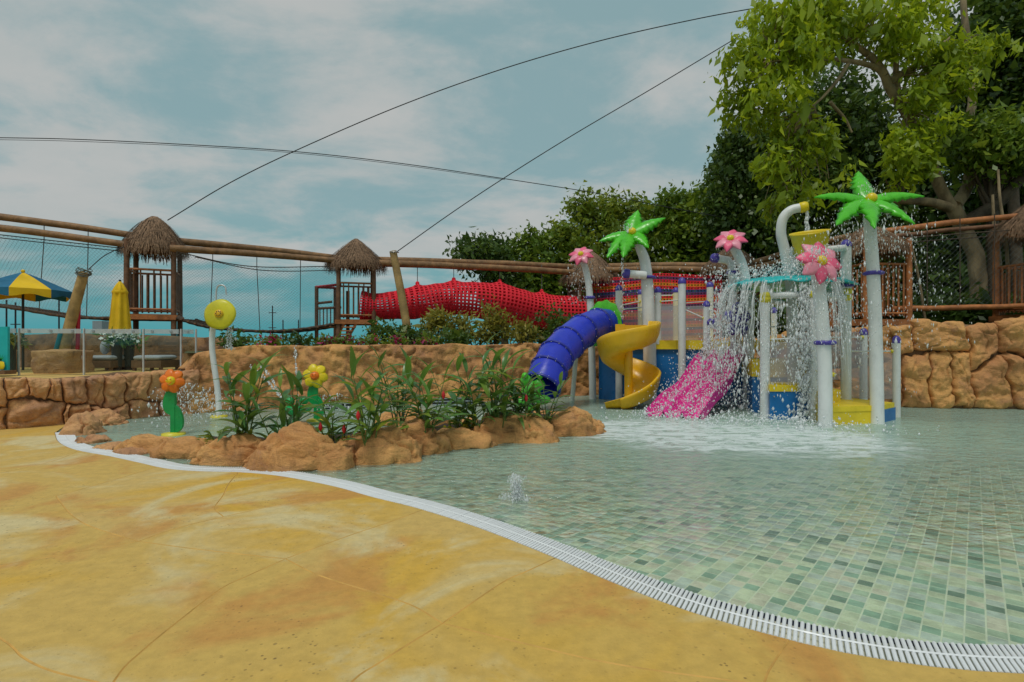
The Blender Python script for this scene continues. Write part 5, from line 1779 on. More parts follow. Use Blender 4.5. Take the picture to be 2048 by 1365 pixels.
rt = thing('rope_tunnel', 'red woven rope tunnel hanging from the log beams', 'rope tunnel', P(950, 680, 15.8), None)
cpts = [P(722, 610, 14.9), P(760, 612, 15.0), P(840, 604, 15.3), P(908, 596, 15.6), P(994, 604, 16.0), P(1080, 622, 16.4), P(1172, 628, 16.8)]
cl = spline(cpts, 10)
cr_ = spline([V(0.40, 0, 0), V(0.36, 0, 0), V(0.46, 0, 0), V(0.47, 0, 0), V(0.56, 0, 0), V(0.53, 0, 0), V(0.58, 0, 0)], 10)
rings = [20, 30, 40, 50]
secs = [(0, 20), (20, 30), (30, 40), (40, 50), (50, 60)]
def tun(i0, i1):
    def fn(u, v):
        f_ = i0 + (i1 - i0) * u; i = min(int(f_), len(cl) - 2); c = cl[i].lerp(cl[i + 1], f_ - i)
        r = cr_[i].lerp(cr_[min(i + 1, len(cr_) - 1)], f_ - i).x
        pinch = sum(math.exp(-((f_ - q) / 1.2) ** 2) for q in rings)
        t = (cl[min(i + 2, len(cl) - 1)] - cl[max(i - 1, 0)]).normalized()
        sd = t.cross(V(0, 0, 1)).normalized(); up = sd.cross(t)
        a = 2 * PI * v
        rr = r * (1 - 0.03 * pinch) * (1 + 0.05 * noise.noise(V(f_ * 0.45, math.cos(a) * 1.3, math.sin(a) * 1.3)))
        top = max(0, math.sin(a))
        n = sd * math.cos(a) + up * math.sin(a)
        p = c + sd * math.cos(a) * rr * 0.95 + up * math.sin(a) * rr * (1.02 if math.sin(a) < 0 else 0.92)
        p += up * 0.09 * pinch * top ** 6
        return p, n
    return fn
for (i0, i1) in secs:
    L_ = (cl[i1] - cl[i0]).length
    rope_lattice(tun(i0, i1), max(8, int(L_ / 0.115)), 30, rt, 'woven_section', 'rope_red', 0.42, 0.014)
for q in rings:
    fn = tun(0, 60); o = MB()
    o.tube([fn(q / 60, v)[0] for v in np.linspace(0, 1, 33)], 0.035, 8); o.build('hoop', M['rope_red'], rt)
    topp = fn(q / 60, 0.25)[0]
    MB().tube([topp, rz(topp, Z(530, topp.y))], 0.011, 6).build('hanger_rope', M['net_grey'], rt)
    MB().ball(topp + V(0, 0, 0.03), 0.06, 10, 7).build('knot', M['rope_red'], rt)

# ---- rainbow rope net
rn = thing('rainbow_net', 'rainbow striped rope net wall behind the play platform', 'rope net', P(1320, 660, 15.0))
ROWS = ['rope_red', 'rope_purple', 'rope_red', 'rope_orange', 'rope_red', 'rope_blue', 'rope_purple', 'rope_red', 'rope_orange', 'rope_red', 'rope_purple', 'rope_blue', 'rope_red', 'rope_orange', 'rope_red', 'rope_purple', 'rope_red', 'rope_orange', 'rope_blue', 'rope_red', 'rope_purple', 'rope_orange', 'rope_red']
nr_ = len(ROWS)
def rain(u, v):
    px = 1184 + 258 * u
    ya = 556 - 3 * math.sin(PI * u) - 10 * u + 3 * u; yb = 690 - 8 * u
    Y = 16.6 - 2.6 * u
    py = ya + (yb - ya) * v + 2.2 * math.sin(u * 9 + v * 4) * (1 - v)
    return P(px, py, Y), V(0, -1, 0)
for k, m_ in enumerate(ROWS):
    lo, hi = k / nr_, (k + 1) / nr_
    rope_lattice(lambda u, v: rain(u, lo + (hi - lo) * v), 42, 1, rn, 'rope_row', m_, 0.50, 0.018)
for u in (0.0, 1.0):
    MB().tube([rain(u, v)[0] for v in np.linspace(0, 1, 6)], 0.03, 8).build('edge_rope', M['rope_red'], rn)

# ---- leaning anchor poles
lp = thing('anchor_pole', 'leaning yellowish log pole with wire windings on the terrace', 'pole', P(128, 700, 10.6))
MB().tube([P(126, 706, 10.6), P(150, 610, 10.6), P(168, 545, 10.6)], [0.10, 0.095, 0.085], 14).build('log', M['log_pale'], lp)
o = MB()
for k in range(7):
    c = P(166 + k * 0.5, 552 - k * 2.2, 10.6)
    pts = [c + V(math.cos(a) * (0.10 + 0.02 * (k % 3)), math.sin(a) * 0.11, 0.03 * math.sin(a * 2 + k)) for a in np.linspace(0, 2 * PI, 15)]
    o.tube(pts, 0.008, 5)
o.build('wire_winding', M['net_grey'], lp)
o = MB(); c = P(127, 724, 10.6); o.lathe(c, [(0.02, -0.12), (0.03, -0.1), (0.10, 0.06), (0.11, 0.10), (0.06, 0.16), (0.05, 0.24)], (0.12, 0, 1), 14); o.build('metal_shoe', M['steel'], lp)
lp2 = thing('anchor_pole', 'leaning log pole in front of the red rope tunnel', 'pole', P(818, 690, 13.6))
MB().tube([P(820, 690, 13.6), P(803, 590, 13.6), P(786, 503, 13.6)], [0.105, 0.10, 0.09], 14).build('log', M['log_pale'], lp2)
MB().tube([P(789, 505, 13.6) + V(math.cos(a) * 0.1, math.sin(a) * 0.1, 0.01 * math.sin(a)) for a in np.linspace(0, 2 * PI, 17)], 0.014, 6).build('steel_band', M['bolt'], lp2)
pe = MB()
def pedestal(u, v):
    a = 2 * PI * u
    cc = P(128, 750, 9.7)
    k = 1 / max(abs(math.cos(a)), abs(math.sin(a))) ** 0.6
    if v < 0.8: r = 0.36 * k; z = 0.55 + 0.44 * v / 0.8
    else: r = 0.36 * k * (1 - ((v - 0.8) / 0.2) ** 2 * 0.98); z = 0.99 + 0.03 * (v - 0.8) / 0.2
    p = V(cc.x + r * math.cos(a), cc.y + r * math.sin(a), z)
    return p + V(math.cos(a), math.sin(a), 0.3) * 0.06 * fbm(p * 3, 4) * (1 if v < 0.97 else 0)
pe.grid(pedestal, 60, 24)
q = pe.build('rock_pedestal', M['rock_left'], None, P(128, 750, 9.7)); tag(q, 'squarish rock pedestal under the leaning terrace pole', 'pedestal')
q = MB().tube([P(155, 700, 10.7), P(158, 590, 10.7)], 0.035, 12).build('red_pole', M['red_paint'], None, P(155, 700, 10.7)); tag(q, 'thin red pole beside the leaning terrace log', 'pole')
q = MB().tube([P(111, 705, 10.5), P(122, 664, 10.5)], 0.04, 12).build('teal_pole', M['teal_paint'], None, P(111, 705, 10.5)); tag(q, 'short teal strut left of the leaning terrace log', 'pole')

# ---- cables across the sky
def cable(label, pts, r, base):
    o = MB(); o.tube(spline(pts, 12), r, 6)
    q = o.build('cable', M['cable'], None, base)
    return tag(q, label, 'cable', 'cables across the sky')


cable('long black cable rising from the dome roofed tower to the big tree', [P(335, 441, 13.2), P(460, 366, 13.3), P(595, 300, 13.4), P(800, 212, 13.5), P(1000, 140, 13.6), P(1200, 82, 13.6), P(1400, 37, 13.6), P(1560, 8, 13.6)], 0.012, P(335, 441, 13.2))
cable('black cable rising from the leaning pole by the tunnel to the tree', [P(788, 508, 13.6), P(905, 425, 13.6), P(1012, 354, 13.6), P(1150, 268, 13.6), P(1300, 180, 13.6), P(1480, 72, 13.6)], 0.012, P(788, 508, 13.6))
cable('black cable crossing the sky from the left edge towards the trees', [P(-60, 275, 14.5), P(150, 279, 14.9), P(400, 291, 15.3), P(595, 304, 15.7), P(800, 327, 16.2), P(1010, 358, 16.8), P(1200, 388, 17.4), P(1320, 412, 17.8), P(1500, 445, 18.2)], 0.012, P(0, 277, 14.6))
cable('slim second wire beside the cable from the left edge', [P(-60, 279, 14.4), P(150, 283, 14.8), P(400, 294, 15.2), P(595, 307, 15.6), P(800, 330, 16.1), P(1010, 360, 16.7)], 0.007, P(0, 281, 14.5))
cable('short guy wire from the leaning terrace pole to the dome roofed tower', [P(176, 540, 10.6), P(212, 510, 11.5), P(258, 490, 12.6)], 0.010, P(176, 540, 10.6))

# ================================================================== terrace things
gr = thing('glass_railing', 'clear glass railing with steel posts along the terrace edge', 'railing', P(200, 752, 9.0))
ends = [(-160, 8.2), (38, 8.75), (168, 8.95), (287, 9.1), (362, 9.2), (392, 9.35)]
for i, (px, Y) in enumerate(ends):
    p = V(X(px, Y), Y, 0.6)
    MB().box((p.x, Y, 0.6 + 0.385), (0.024, 0.024, 0.77)).build('post', M['steel'], gr)
for (a, Ya), (b_, Yb) in zip(ends, ends[1:]):
    p, q = V(X(a, Ya), Ya, 0), V(X(b_, Yb), Yb, 0)
    d = (q - p).normalized() * 0.03
    MB().beam(rz(p + d, 1.0), rz(q - d, 1.0), 0.010, 0.72).build('pane', M['glass'], gr)
    MB().beam(rz(p + d, 1.325) + V(0, -0.012, 0), rz(q - d, 1.325) + V(0, -0.012, 0), 0.008, 0.075).build('frosted_band', M['frosted'], gr)
    m_ = max(1, int((q - p).length / 0.25))
    for k in range(m_):
        c = p.lerp(q, (k + 0.5) / m_)
        MB().box((c.x, c.y - 0.022, 1.325), (0.035, 0.012, 0.035)).build('clip', M['bolt'], gr)


def parasol(label, px, Y, ya, ye, wpx, zb):
    c = V(X(px, Y), Y, zb)
    t = thing('parasol', label, 'parasol', c)
    za, ze = Z(ya, Y), Z(ye, Y); R_ = wpx / F * Y
    MB().tube([c, rz(c, za)], 0.022, 10).build('pole', M['pot'], t)
    for k in range(8):
        a0, a1 = 2 * PI * (k + 0.62) / 8, 2 * PI * (k + 1.62) / 8
        o = MB()
        def pt(u, v):
            a = a0 + (a1 - a0) * u
            r = R_ * v * (1 - 0.06 * math.sin(PI * u) * v)
            z = za - (za - ze) * (v ** 1.15) - 0.03 * math.sin(PI * u) * math.sin(PI * v)
            return V(c.x + r * math.cos(a), c.y + r * math.sin(a), z)
        o.grid(pt, 6, 8)
        def val(u, v):
            p = pt(u, 1.0); return p - V(0, 0, (0.13 + 0.03 * math.cos(u * 2 * PI)) * v)
        o.grid(val, 6, 2)
        o.build('canvas_gore', M['canvas_yellow' if k % 2 == 0 else 'canvas_blue'], t)
        MB().tube([rz(c, za - 0.04), V(c.x + R_ * math.cos(a0) * 0.97, c.y + R_ * math.sin(a0) * 0.97, ze - 0.02)], 0.01, 6).build('rib', M['pot'], t)
    MB().ball(rz(c, za + 0.02), 0.035, 10, 6).build('finial', M['canvas_yellow'], t)
    return t


parasol('open yellow and blue striped parasol at the left edge', 46, 10.6, 545, 582, 80, 0.6)
cu = thing('parasol', 'closed yellow and blue parasol beside the dome roofed tower', 'parasol', V(X(240, 11.0), 11.0, 0.6))
c = V(X(240, 11.0), 11.0, 0)
for k, m_ in ((0, 'canvas_yellow'), (1, 'canvas_blue')):
    o = MB(); n = 10
    def furl(u, v, k=k):
        a0 = -PI * 0.92 if k == 0 else PI * 0.38
        a = a0 + u * (PI * 1.3 if k == 0 else PI * 0.7)
        r = (0.012 + 0.125 * (v / 0.24) ** 0.8 if v < 0.24 else 0.095 + 0.085 * v) * (1 + 0.13 * math.cos(a * 7 + v))
        z = Z(562, 11.0) - (Z(562, 11.0) - Z(662, 11.0)) * v
        return V(c.x + r * math.cos(a), c.y + r * math.sin(a), z)
    o.grid(furl, 30, 14); o.build('furled_canvas', M[m_], cu)
MB().tube([rz(c, 0.6), rz(c, Z(560, 11.0))], 0.022, 10).build('pole', M['pot'], cu)
o = MB(); o.lathe(rz(c, Z(585, 11)), [(0.13, -0.03), (0.145, 0), (0.13, 0.03)], n=20); o.build('tie_band', M['canvas_yellow'], cu)
q = MB(); q.lathe(rz(c, 0.6), [(0.25, 0), (0.25, 0.05), (0.05, 0.07), (0.04, 0.3)], n=20); q.build('base', M['pot'], cu)


def lounge(label, px0, px1, Y, pillow):
    x0, x1 = X(px0, Y), X(px1, Y); xm = (x0 + x1) / 2; wd = x1 - x0
    t = thing('lounge_seat', label, 'lounge seat', (xm, Y, 0.6), 'wooden lounge seats on the terrace')
    MB().box((xm, Y + 0.25, 0.73), (wd, 0.6, 0.14)).build('frame', M['brown_wood'], t)
    for sx in (-1, 1):
        for sy in (0, 0.5): MB().box((xm + sx * (wd / 2 - 0.03), Y + sy, 0.63), (0.05, 0.05, 0.08)).build('leg', M['brown_wood'], t)
    for k in range(4): MB().box((xm + 0.06, Y + 0.56, 0.90 + 0.075 * k), (wd - 0.14, 0.03, 0.055)).build('back_slat', M['brown_wood'], t)
    cb = MB()
    def cush(u, v):
        a = 2 * PI * u
        s_ = lambda q: math.copysign(abs(q) ** 0.25, q)
        h = 0.5 - 0.5 * math.cos(PI * v)
        rr = math.sin(PI * v) ** 0.25 if 0 < v < 1 else 0
        return V(xm + s_(math.cos(a)) * rr * wd * 0.49, Y + 0.23 + s_(math.sin(a)) * rr * 0.29, 0.80 + 0.10 * h)
    cb.grid(cush, 24, 8); cb.build('seat_cushion', M['cushion'], t)
    if pillow:
        o = MB(); o.ball((x0 + 0.12, Y + 0.32, 1.05), 0.15, 16, 10, sq=(0.5, 0.6, 0.95)); o.build('pillow', M['cushion'], t)
    return t


lounge('wooden lounge seat with grey cushion and pillow beside white flowers', 172, 225, 10.3, True)
lounge('wooden lounge seat with grey cushion below the dome roofed tower', 266, 325, 10.35, False)


def planter(label, px, Y, kind):
    b_ = V(X(px, Y), Y, 0.6)
    t = thing('planter', label, 'planter', b_, 'black planters on the terrace')
    o = MB(); o.lathe(b_, [(0.075, 0), (0.095, 0.5), (0.105, 0.52), (0.09, 0.52), (0.085, 0.46), (0.001, 0.46)], n=20); o.build('pot', M['pot'], t)
    pts = rng.normal(size=(130, 3)) * (0.08, 0.08, 0.06) + (b_.x, b_.y, 0.6 + 0.58)
    v_, q_ = leaf_quads(pts, 0.13, 0.035, 0.1)
    np_mesh('foliage', v_, q_, M['leaf_mid' if kind else 'leaf_olive'], t)
    if kind:
        pts = rng.normal(size=(90, 3)) * (0.11, 0.10, 0.05) + (b_.x, b_.y - 0.05, 0.6 + 0.66)
        v_, q_ = leaf_quads(pts, 0.06, 0.045, -0.3)
        np_mesh('blossom', v_, q_, M['white_petal'], t)


def leaf_quads(pts, L, W, droop, jitter=0.35):
    """Diamond leaves: base points (n,3) -> vertices and quads."""
    n = len(pts)
    a = rng.normal(size=(n, 3)); a[:, 2] -= droop * 2; a /= np.linalg.norm(a, axis=1)[:, None]
    b_ = np.cross(a, rng.normal(size=(n, 3)) + (0, 0, 1.2)); b_ /= np.linalg.norm(b_, axis=1)[:, None] + 1e-9
    k = np.exp(rng.normal(size=(n, 1)) * jitter)
    nn = np.cross(a, b_)
    L_, W_ = L * k, W * k
    p0 = pts; p1 = pts + a * L_ * 0.45 + b_ * W_ / 2 + nn * L_ * 0.06; p2 = pts + a * L_ - nn * L_ * 0.1; p3 = pts + a * L_ * 0.45 - b_ * W_ / 2 + nn * L_ * 0.06
    v_ = np.stack([p0, p1, p2, p3], 1).reshape(-1, 3)
    return v_, np.arange(n * 4).reshape(-1, 4)


planter('black planter with white flowers right of the pillow lounge', 234, 10.5, True)
planter('black planter with white flowers beside the tower post', 258, 10.7, True)
planter('dark planter with olive leaves next to the turquoise board', 27, 9.9, False)
# turquoise board with a pineapple picture
bd = thing('picture_board', 'turquoise board with a pineapple picture at the left edge', 'sign', P(4, 752, 8.6))
M['board'] = mat('turquoise_board', (0.01, 0.44, 0.47), 0.5, 0.05)
MB().box(P(-14, 698, 8.6), (0.50, 0.04, 0.70)).build('panel', M['board'], bd)
MB().box(P(-4, 745, 8.55), (0.4, 0.2, 0.06)).build('foot', M['brown_wood'], bd)
o = MB(); pc = P(4, 731, 8.56); o.lathe(pc + V(0, 0, -0.07), [(0.001, 0), (0.04, 0.01), (0.055, 0.06), (0.045, 0.12), (0.001, 0.14)], n=14)
for i in range(len(o.v)): o.v[i].y = pc.y - 0.012 + (o.v[i].y - pc.y) * 0.15
o.build('pineapple_print', M['flower_yellow'], bd)
o = MB()
for k in range(5):
    a = PI / 2 + (k - 2) * 0.35
    o.add([pc + V(-0.012, -0.022, 0.07), pc + V(0.012, -0.022, 0.07), pc + V(math.cos(a) * 0.12, -0.022, 0.07 + math.sin(a) * 0.12)], [(0, 1, 2)])
o.build('pineapple_crown', M['green_plastic'], bd)
# far building and thin masts beyond the terrace
fb = thing('far_building', 'far grey block with green hipped roof beyond the closed parasol', 'building', P(195, 690, 70))
MB().box(P(212, 668, 70) , (1.2, 3, 3.2)).build('tower_block', M['far_wall'], fb)
o = MB(); c = P(190, 676, 68)
o.add([c + V(-1.6, -1, -1), c + V(1.6, -1, -1), c + V(1.6, 1, -1), c + V(-1.6, 1, -1), c + V(-.9, 0, .7), c + V(0.9, 0, .7)], [(0, 1, 5, 4), (1, 2, 5), (2, 3, 4, 5), (3, 0, 4)]); o.build('roof', M['far_roof'], fb)
MB().box(c + V(0, 0, -1.6), (2.8, 1.6, 1.3)).build('wall', M['far_wall'], fb)
for i, (px, y0, Y, lab) in enumerate([(13, 600, 16, 'thin dark mast at the left edge below the parasol'), (31, 605, 16, 'thin mast with crossbar below the parasol'), (118, 596, 17, 'thin mast between parasol and leaning pole'),
                                      (545, 612, 20, 'thin mast with crossbars left of the entry stage'), (597, 640, 20, 'short thin mast right of the crossbar mast'), (566, 640, 20, 'short thin mast below the rope bridge')]):
    t = thing('mast', lab, 'mast', P(px, 690, Y), 'thin masts beyond the terrace')
    MB().tube([P(px, 700, Y), P(px, y0, Y)], 0.022, 8).build('pole', M['cable'], t)
    if i in (1, 3):
        for k in range(2):
            q = P(px, y0 + 14 + 30 * k, Y)
            MB().tube([q - V(0.14, 0, 0), q + V(0.14, 0, 0)], 0.016, 6).build('crossbar', M['cable'], t)

# ================================================================== plants
def leaf_mesh(L, W, curl, seed):
    """Long pointed leaf along +X, drooping towards its tip, folded on the midrib."""
    mb = MB(); n = 9; vs = []
    for i in range(n + 1):
        t = i / n
        h = W * 0.5 * (math.sin(PI * (0.04 + 0.96 * t) ** 0.8) ** 0.9 if t < 1 else 0.0) + 0.0015
        x = L * (math.sin(curl * t) / curl); z = -L * (1 - math.cos(curl * t)) / curl
        wv = 0.05 * W * math.sin(t * 9 + seed)
        vs += [V(x, -h, z + h * 0.35 + wv), V(x, 0, z), V(x, h, z + h * 0.35 - wv)]
    fs = []
    for i in range(n):
        for j in range(2): fs.append((i * 3 + j, i * 3 + 3 + j, i * 3 + 4 + j, i * 3 + 1 + j))
    return mb.add(vs, fs, 0, True).mesh('leaf', M['leaf_ginger'])


LEAVES = [leaf_mesh(0.36, 0.066, 0.9, 1), leaf_mesh(0.42, 0.060, 1.3, 2), leaf_mesh(0.30, 0.056, 0.5, 3), leaf_mesh(0.46, 0.076, 0.9, 4)]


def ginger(label, px, ybase, height, stems, spread, seed, buds=0, z0=0.05, Y=None, scale=1.0):
    rg = random.Random(seed)
    Y = Y or F * (H - z0) / (ybase - HOR)
    b_ = V(X(px, Y), Y, z0)
    t = thing('ginger_plant', label, 'plant', b_, 'leafy ginger plants on the island')
    for s_ in range(max(3, round(stems * 0.85))):
        a = rg.uniform(0, 2 * PI); ln = rg.uniform(0.08, spread)
        d = V(math.cos(a) * ln, math.sin(a) * ln, 1).normalized()
        hh = height * 0.86 * rg.uniform(0.55, 1.0)
        base = b_ + V(rg.uniform(-.06, .06), rg.uniform(-.06, .06), 0) * scale
        pts = [base + d * hh * k / 5 + V(math.cos(a), math.sin(a), 0) * 0.05 * (k / 5) ** 2 for k in range(6)]
        MB().tube(pts, [0.009 * (1 - 0.12 * k) for k in range(6)], 5).build('stem', M['stem'], t)
        n = rg.randint(5, 7)
        side = rg.uniform(0, 2 * PI)
        for k in range(n):
            f_ = 0.26 + 0.74 * k / (n - 1)
            i = min(int(f_ * 5), 4); p = pts[i].lerp(pts[i + 1], f_ * 5 - i)
            az = side + (k % 2) * PI + rg.uniform(-0.5, 0.5)
            pitch = rg.uniform(0.35, 0.95) if k < n - 1 else rg.uniform(1.0, 1.4)
            o = link('leaf', LEAVES[rg.randrange(4)], t)
            sc_ = scale * rg.uniform(0.65, 1.1) * min(1, height / 0.75)
            o.matrix_basis = Matrix.Translation(p) @ Euler((rg.uniform(-.4, .4), -pitch, az)).to_matrix().to_4x4() @ Matrix.Scale(sc_, 4)
    for k in range(buds):
        a = rg.uniform(0, 2 * PI); top = b_ + V(math.cos(a) * 0.18, math.sin(a) * 0.1 - 0.1, height * rg.uniform(0.3, 0.6))
        MB().tube([b_, top], 0.007, 5).build('stem', M['stem'], t)
        o = MB(); o.lathe(top, [(0.005, -0.01), (0.015, 0.01), (0.018, 0.03), (0.012, 0.055), (0.002, 0.075)], n=10, wob=lambda a_, i: 1 + 0.12 * math.cos(5 * a_)); o.build('flower_bud', M['red_flower'], t)
    return t


ginger('tall ginger clump rising behind the cracked boulder', 487, 905, 0.92, 9, 0.22, 1)
ginger('sparse ginger stems leaning over the water right of the tall clump', 548, 905, 0.55, 4, 0.40, 2)
ginger('ginger clump between the frog sprayer and the yellow flower', 586, 892, 0.85, 6, 0.34, 3)
ginger('ginger clump right of the largest boulder with red buds', 672, 905, 0.62, 6, 0.45, 4, buds=2)
ginger('dense arching ginger clump in the island middle with red bud', 735, 912, 0.98, 10, 0.30, 5, buds=1)
ginger('leafy ginger behind the round stone in the island middle', 800, 860, 1.05, 9, 0.40, 6)
ginger('bushy ginger with red bud behind the peaked ridged boulder', 855, 892, 0.92, 9, 0.36, 7, buds=1)
ginger('slim ginger with yellowish leaves behind the low smooth boulder', 905, 868, 0.85, 5, 0.36, 8)
ginger('broad dark ginger behind the tall broad boulder', 950, 872, 1.05, 9, 0.42, 9)
ginger('tallest upright ginger stems left of the green frog figure', 1005, 872, 1.2, 10, 0.34, 10)
ginger('wide ginger in front of the green frog figure', 1048, 868, 0.92, 9, 0.42, 11, buds=1)
ginger('feathery ginger near the island right end', 1095, 862, 0.70, 8, 0.5, 12)


def low_plant(label, px, ybase, n, size, seed, material, z0=0.12):
    rg = random.Random(seed)
    Y = F * (H - z0) / (ybase - HOR); b_ = V(X(px, Y), Y, z0)
    t = thing('low_plant', label, 'plant', b_, 'small seedlings among the island boulders')
    for k in range(n):
        a = rg.uniform(0, 2 * PI); pitch = rg.uniform(0.5, 1.1); L_ = size * rg.uniform(0.6, 1.1)
        d = V(math.cos(a) * math.cos(pitch), math.sin(a) * math.cos(pitch), math.sin(pitch)); s_ = d.cross(V(0, 0, 1)).normalized()
        MB().tube([b_, b_ + d * L_ * 0.6], 0.004, 4).build('stem', M['stem'], t)
        # lobed frond
        o = MB(); vs = []; fs = []; m_ = 7
        for i in range(m_):
            f_ = i / (m_ - 1); c = b_ + d * (L_ * (0.45 + 0.55 * f_)) - V(0, 0, 0.35 * L_ * f_ * f_)
            w_ = L_ * 0.30 * math.sin(PI * (0.15 + 0.8 * f_)); q = len(vs)
            for sg in (-1, 1):
                e = len(vs)
                vs += [c - d * 0.012, c + d * 0.012, c + s_ * sg * w_ + d * L_ * 0.12 - V(0, 0, 0.02)]
                fs.append((e, e + 1, e + 2))
        o.add(vs, fs); o.build('leaf', M[material], t)


low_plant('ferny low plant left of the tall ginger clump', 432, 885, 12, 0.26, 1, 'leaf_mid')
low_plant('lobed low plant on the largest boulder right shoulder', 648, 880, 9, 0.24, 2, 'leaf_mid')
low_plant('bright yellow seedling right of the largest boulder', 686, 886, 6, 0.12, 3, 'yellow_leaf')
low_plant('bright yellow seedling below the arching ginger clump', 768, 868, 7, 0.13, 4, 'yellow_leaf')
low_plant('yellow seedling in front of the rounded stone', 938, 860, 7, 0.13, 5, 'yellow_leaf')
low_plant('yellow seedling beside the grey tan stone', 898, 862, 7, 0.13, 6, 'yellow_leaf')
low_plant('fresh green fern between the stones', 920, 856, 11, 0.26, 7, 'leaf_mid')
low_plant('light green fern beside the round stone', 800, 862, 10, 0.24, 8, 'leaf_mid')
low_plant('green fern at the wall side of the island', 870, 842, 10, 0.28, 9, 'leaf_mid')


# ================================================================== trees
def crown_points(blobs, n, clump=14, spread=0.22, shell=0.55):
    """Leaf base points: clumps scattered through a set of ellipsoids, denser near their skins."""
    vol = np.array([b_[3] * b_[4] * b_[5] for b_ in blobs]) ** (2 / 3); vol /= vol.sum()
    m_ = n // clump
    which = rng.choice(len(blobs), size=m_, p=vol)
    B_ = np.array([b_[:6] for b_ in blobs])[which]
    d = rng.normal(size=(m_, 3)); d /= np.linalg.norm(d, axis=1)[:, None]
    r = shell + (1 - shell) * rng.random((m_, 1)) ** 0.6
    r *= 1 + 0.10 * rng.normal(size=(m_, 1))
    c = B_[:, :3] + d * r * B_[:, 3:6]
    pts = np.repeat(c, clump, axis=0) + rng.normal(size=(m_ * clump, 3)) * spread
    return pts


def branch(mb, p0, p1, r0, r1, seed, n=8, wob=0.06, mi=0):
    p0, p1 = Vector(p0), Vector(p1); L_ = (p1 - p0).length
    pts = []
    for i in range(n + 1):
        t = i / n
        j = V(noise.noise(V(seed, t * 3, 0)), noise.noise(V(seed, t * 3, 5)), noise.noise(V(seed, t * 3, 9))) * wob * L_ * math.sin(PI * t)
        pts.append(p0.lerp(p1, t) + j)
    mb.tube(pts, [r0 + (r1 - r0) * i / n for i in range(n + 1)], 8, mi)
    return pts


def bl(px, py, Y, rx, rz_, ry=None):
    """ellipsoid from picture column/row, radii in pixels (depth radius in metres)"""
    p = P(px, py, Y); s_ = Y / F
    return (p.x, p.y, p.z, rx * s_, ry or rx * s_, rz_ * s_)


def tree(name, label, blobs, n, leaf, mat_leaf, trunk, mat_bark='bark_dark', group=None, twigs=30, droop=0.25, clump=14, spread=0.22, shell=0.5, base=None):
    t = thing(name, label, 'tree', base or trunk[0], group)
    o = MB(); pts = spline(trunk, 6)
    r0 = 0.16
    o.tube(pts, np.linspace(r0, r0 * 0.5, len(pts)), 10); o.build('trunk', M[mat_bark], t)
    lb = MB(); rg = random.Random(int(abs(blobs[0][0]) * 100))
    for k in range(twigs):
        b_ = blobs[rg.randrange(len(blobs))]
        e = V(b_[0] + rg.uniform(-.7, .7) * b_[3], b_[1] + rg.uniform(-.7, .7) * b_[4], b_[2] + rg.uniform(-.6, .8) * b_[5])
        s_ = pts[rg.randrange(len(pts) // 2, len(pts))]
        branch(lb, s_, e, 0.05, 0.012, k * 1.7, 6)
    lb.build('twig', M[mat_bark], t)['kind'] = 'stuff'
    c = crown_points(blobs, n, clump, spread, shell)
    v_, q_ = leaf_quads(c, leaf[0], leaf[1], droop)
    np_mesh('crown', v_, q_, M[mat_leaf], t)
    return t


BT = 'trees behind the rope course'
tree('broadleaf_tree', 'open crowned tree over the middle of the red rope tunnel', [bl(965, 510, 21, 55, 24), bl(1000, 545, 21, 45, 40), bl(1010, 600, 21, 40, 40), bl(935, 500, 21, 32, 10), bl(985, 488, 21, 22, 12)], 4200, (0.20, 0.10), 'leaf_dark',
     [P(1010, 690, 21), P(1005, 620, 21), P(1000, 540, 21)], group=BT, clump=12, spread=0.22)
tree('broadleaf_tree', 'mid green tree right of the open crowned tree', [bl(1075, 520, 21.5, 50, 42), bl(1060, 580, 21.5, 55, 55), bl(1110, 600, 21.5, 50, 60), bl(1065, 485, 21.5, 26, 18), bl(1030, 500, 21.5, 20, 16), bl(1100, 478, 21.5, 16, 14)], 6500, (0.20, 0.10), 'leaf_mid',
     [P(1085, 690, 21.5), P(1080, 600, 21.5), P(1075, 530, 21.5)], group=BT)
tree('vine_draped_tree', 'vine draped tree behind the first pink flower', [bl(1195, 500, 22, 80, 70), bl(1160, 560, 22, 60, 90), bl(1195, 420, 22, 42, 20), bl(1160, 408, 22, 22, 14), bl(1225, 410, 22, 18, 14), bl(1260, 432, 22, 36, 28), bl(1130, 470, 22, 26, 20)], 10500, (0.20, 0.11), 'leaf_vine',
     [P(1190, 690, 22), P(1190, 560, 22), P(1200, 470, 22)], group=BT, shell=0.7)
tree('vine_draped_tree', 'dark dense tree behind the curved palm sprayer', [bl(1290, 480, 22.5, 64, 66), bl(1282, 415, 22.5, 26, 20), bl(1320, 430, 22.5, 22, 22), bl(1340, 520, 22.5, 80, 90), bl(1300, 600, 22, 80, 80)], 11500, (0.20, 0.11), 'leaf_mid',
     [P(1310, 690, 22.5), P(1310, 560, 22.5), P(1310, 480, 22.5)], group=BT, shell=0.7)
tree('vine_draped_tree', 'dark tree with twin tops left of the ivy column', [bl(1375, 455, 22, 55, 55), bl(1400, 520, 22, 60, 80), bl(1345, 402, 22, 22, 14), bl(1410, 402, 22, 24, 24), bl(1378, 412, 22, 18, 16)], 9500, (0.20, 0.11), 'leaf_mid',
     [P(1390, 690, 22), P(1390, 560, 22), P(1385, 440, 22)], group=BT, shell=0.65)
tree('ivy_tree', 'tall ivy clad tree column left of the big lime tree', [bl(1475, 360, 18.5, 52, 75), bl(1460, 430, 18.5, 42, 70), bl(1500, 300, 18.5, 55, 55), bl(1500, 470, 18.5, 65, 75)], 16000, (0.15, 0.10), 'leaf_dark',
     [P(1480, 690, 18.5), P(1480, 520, 18.5), P(1485, 350, 18.5)], group=BT, droop=0.8, shell=0.8, spread=0.16)
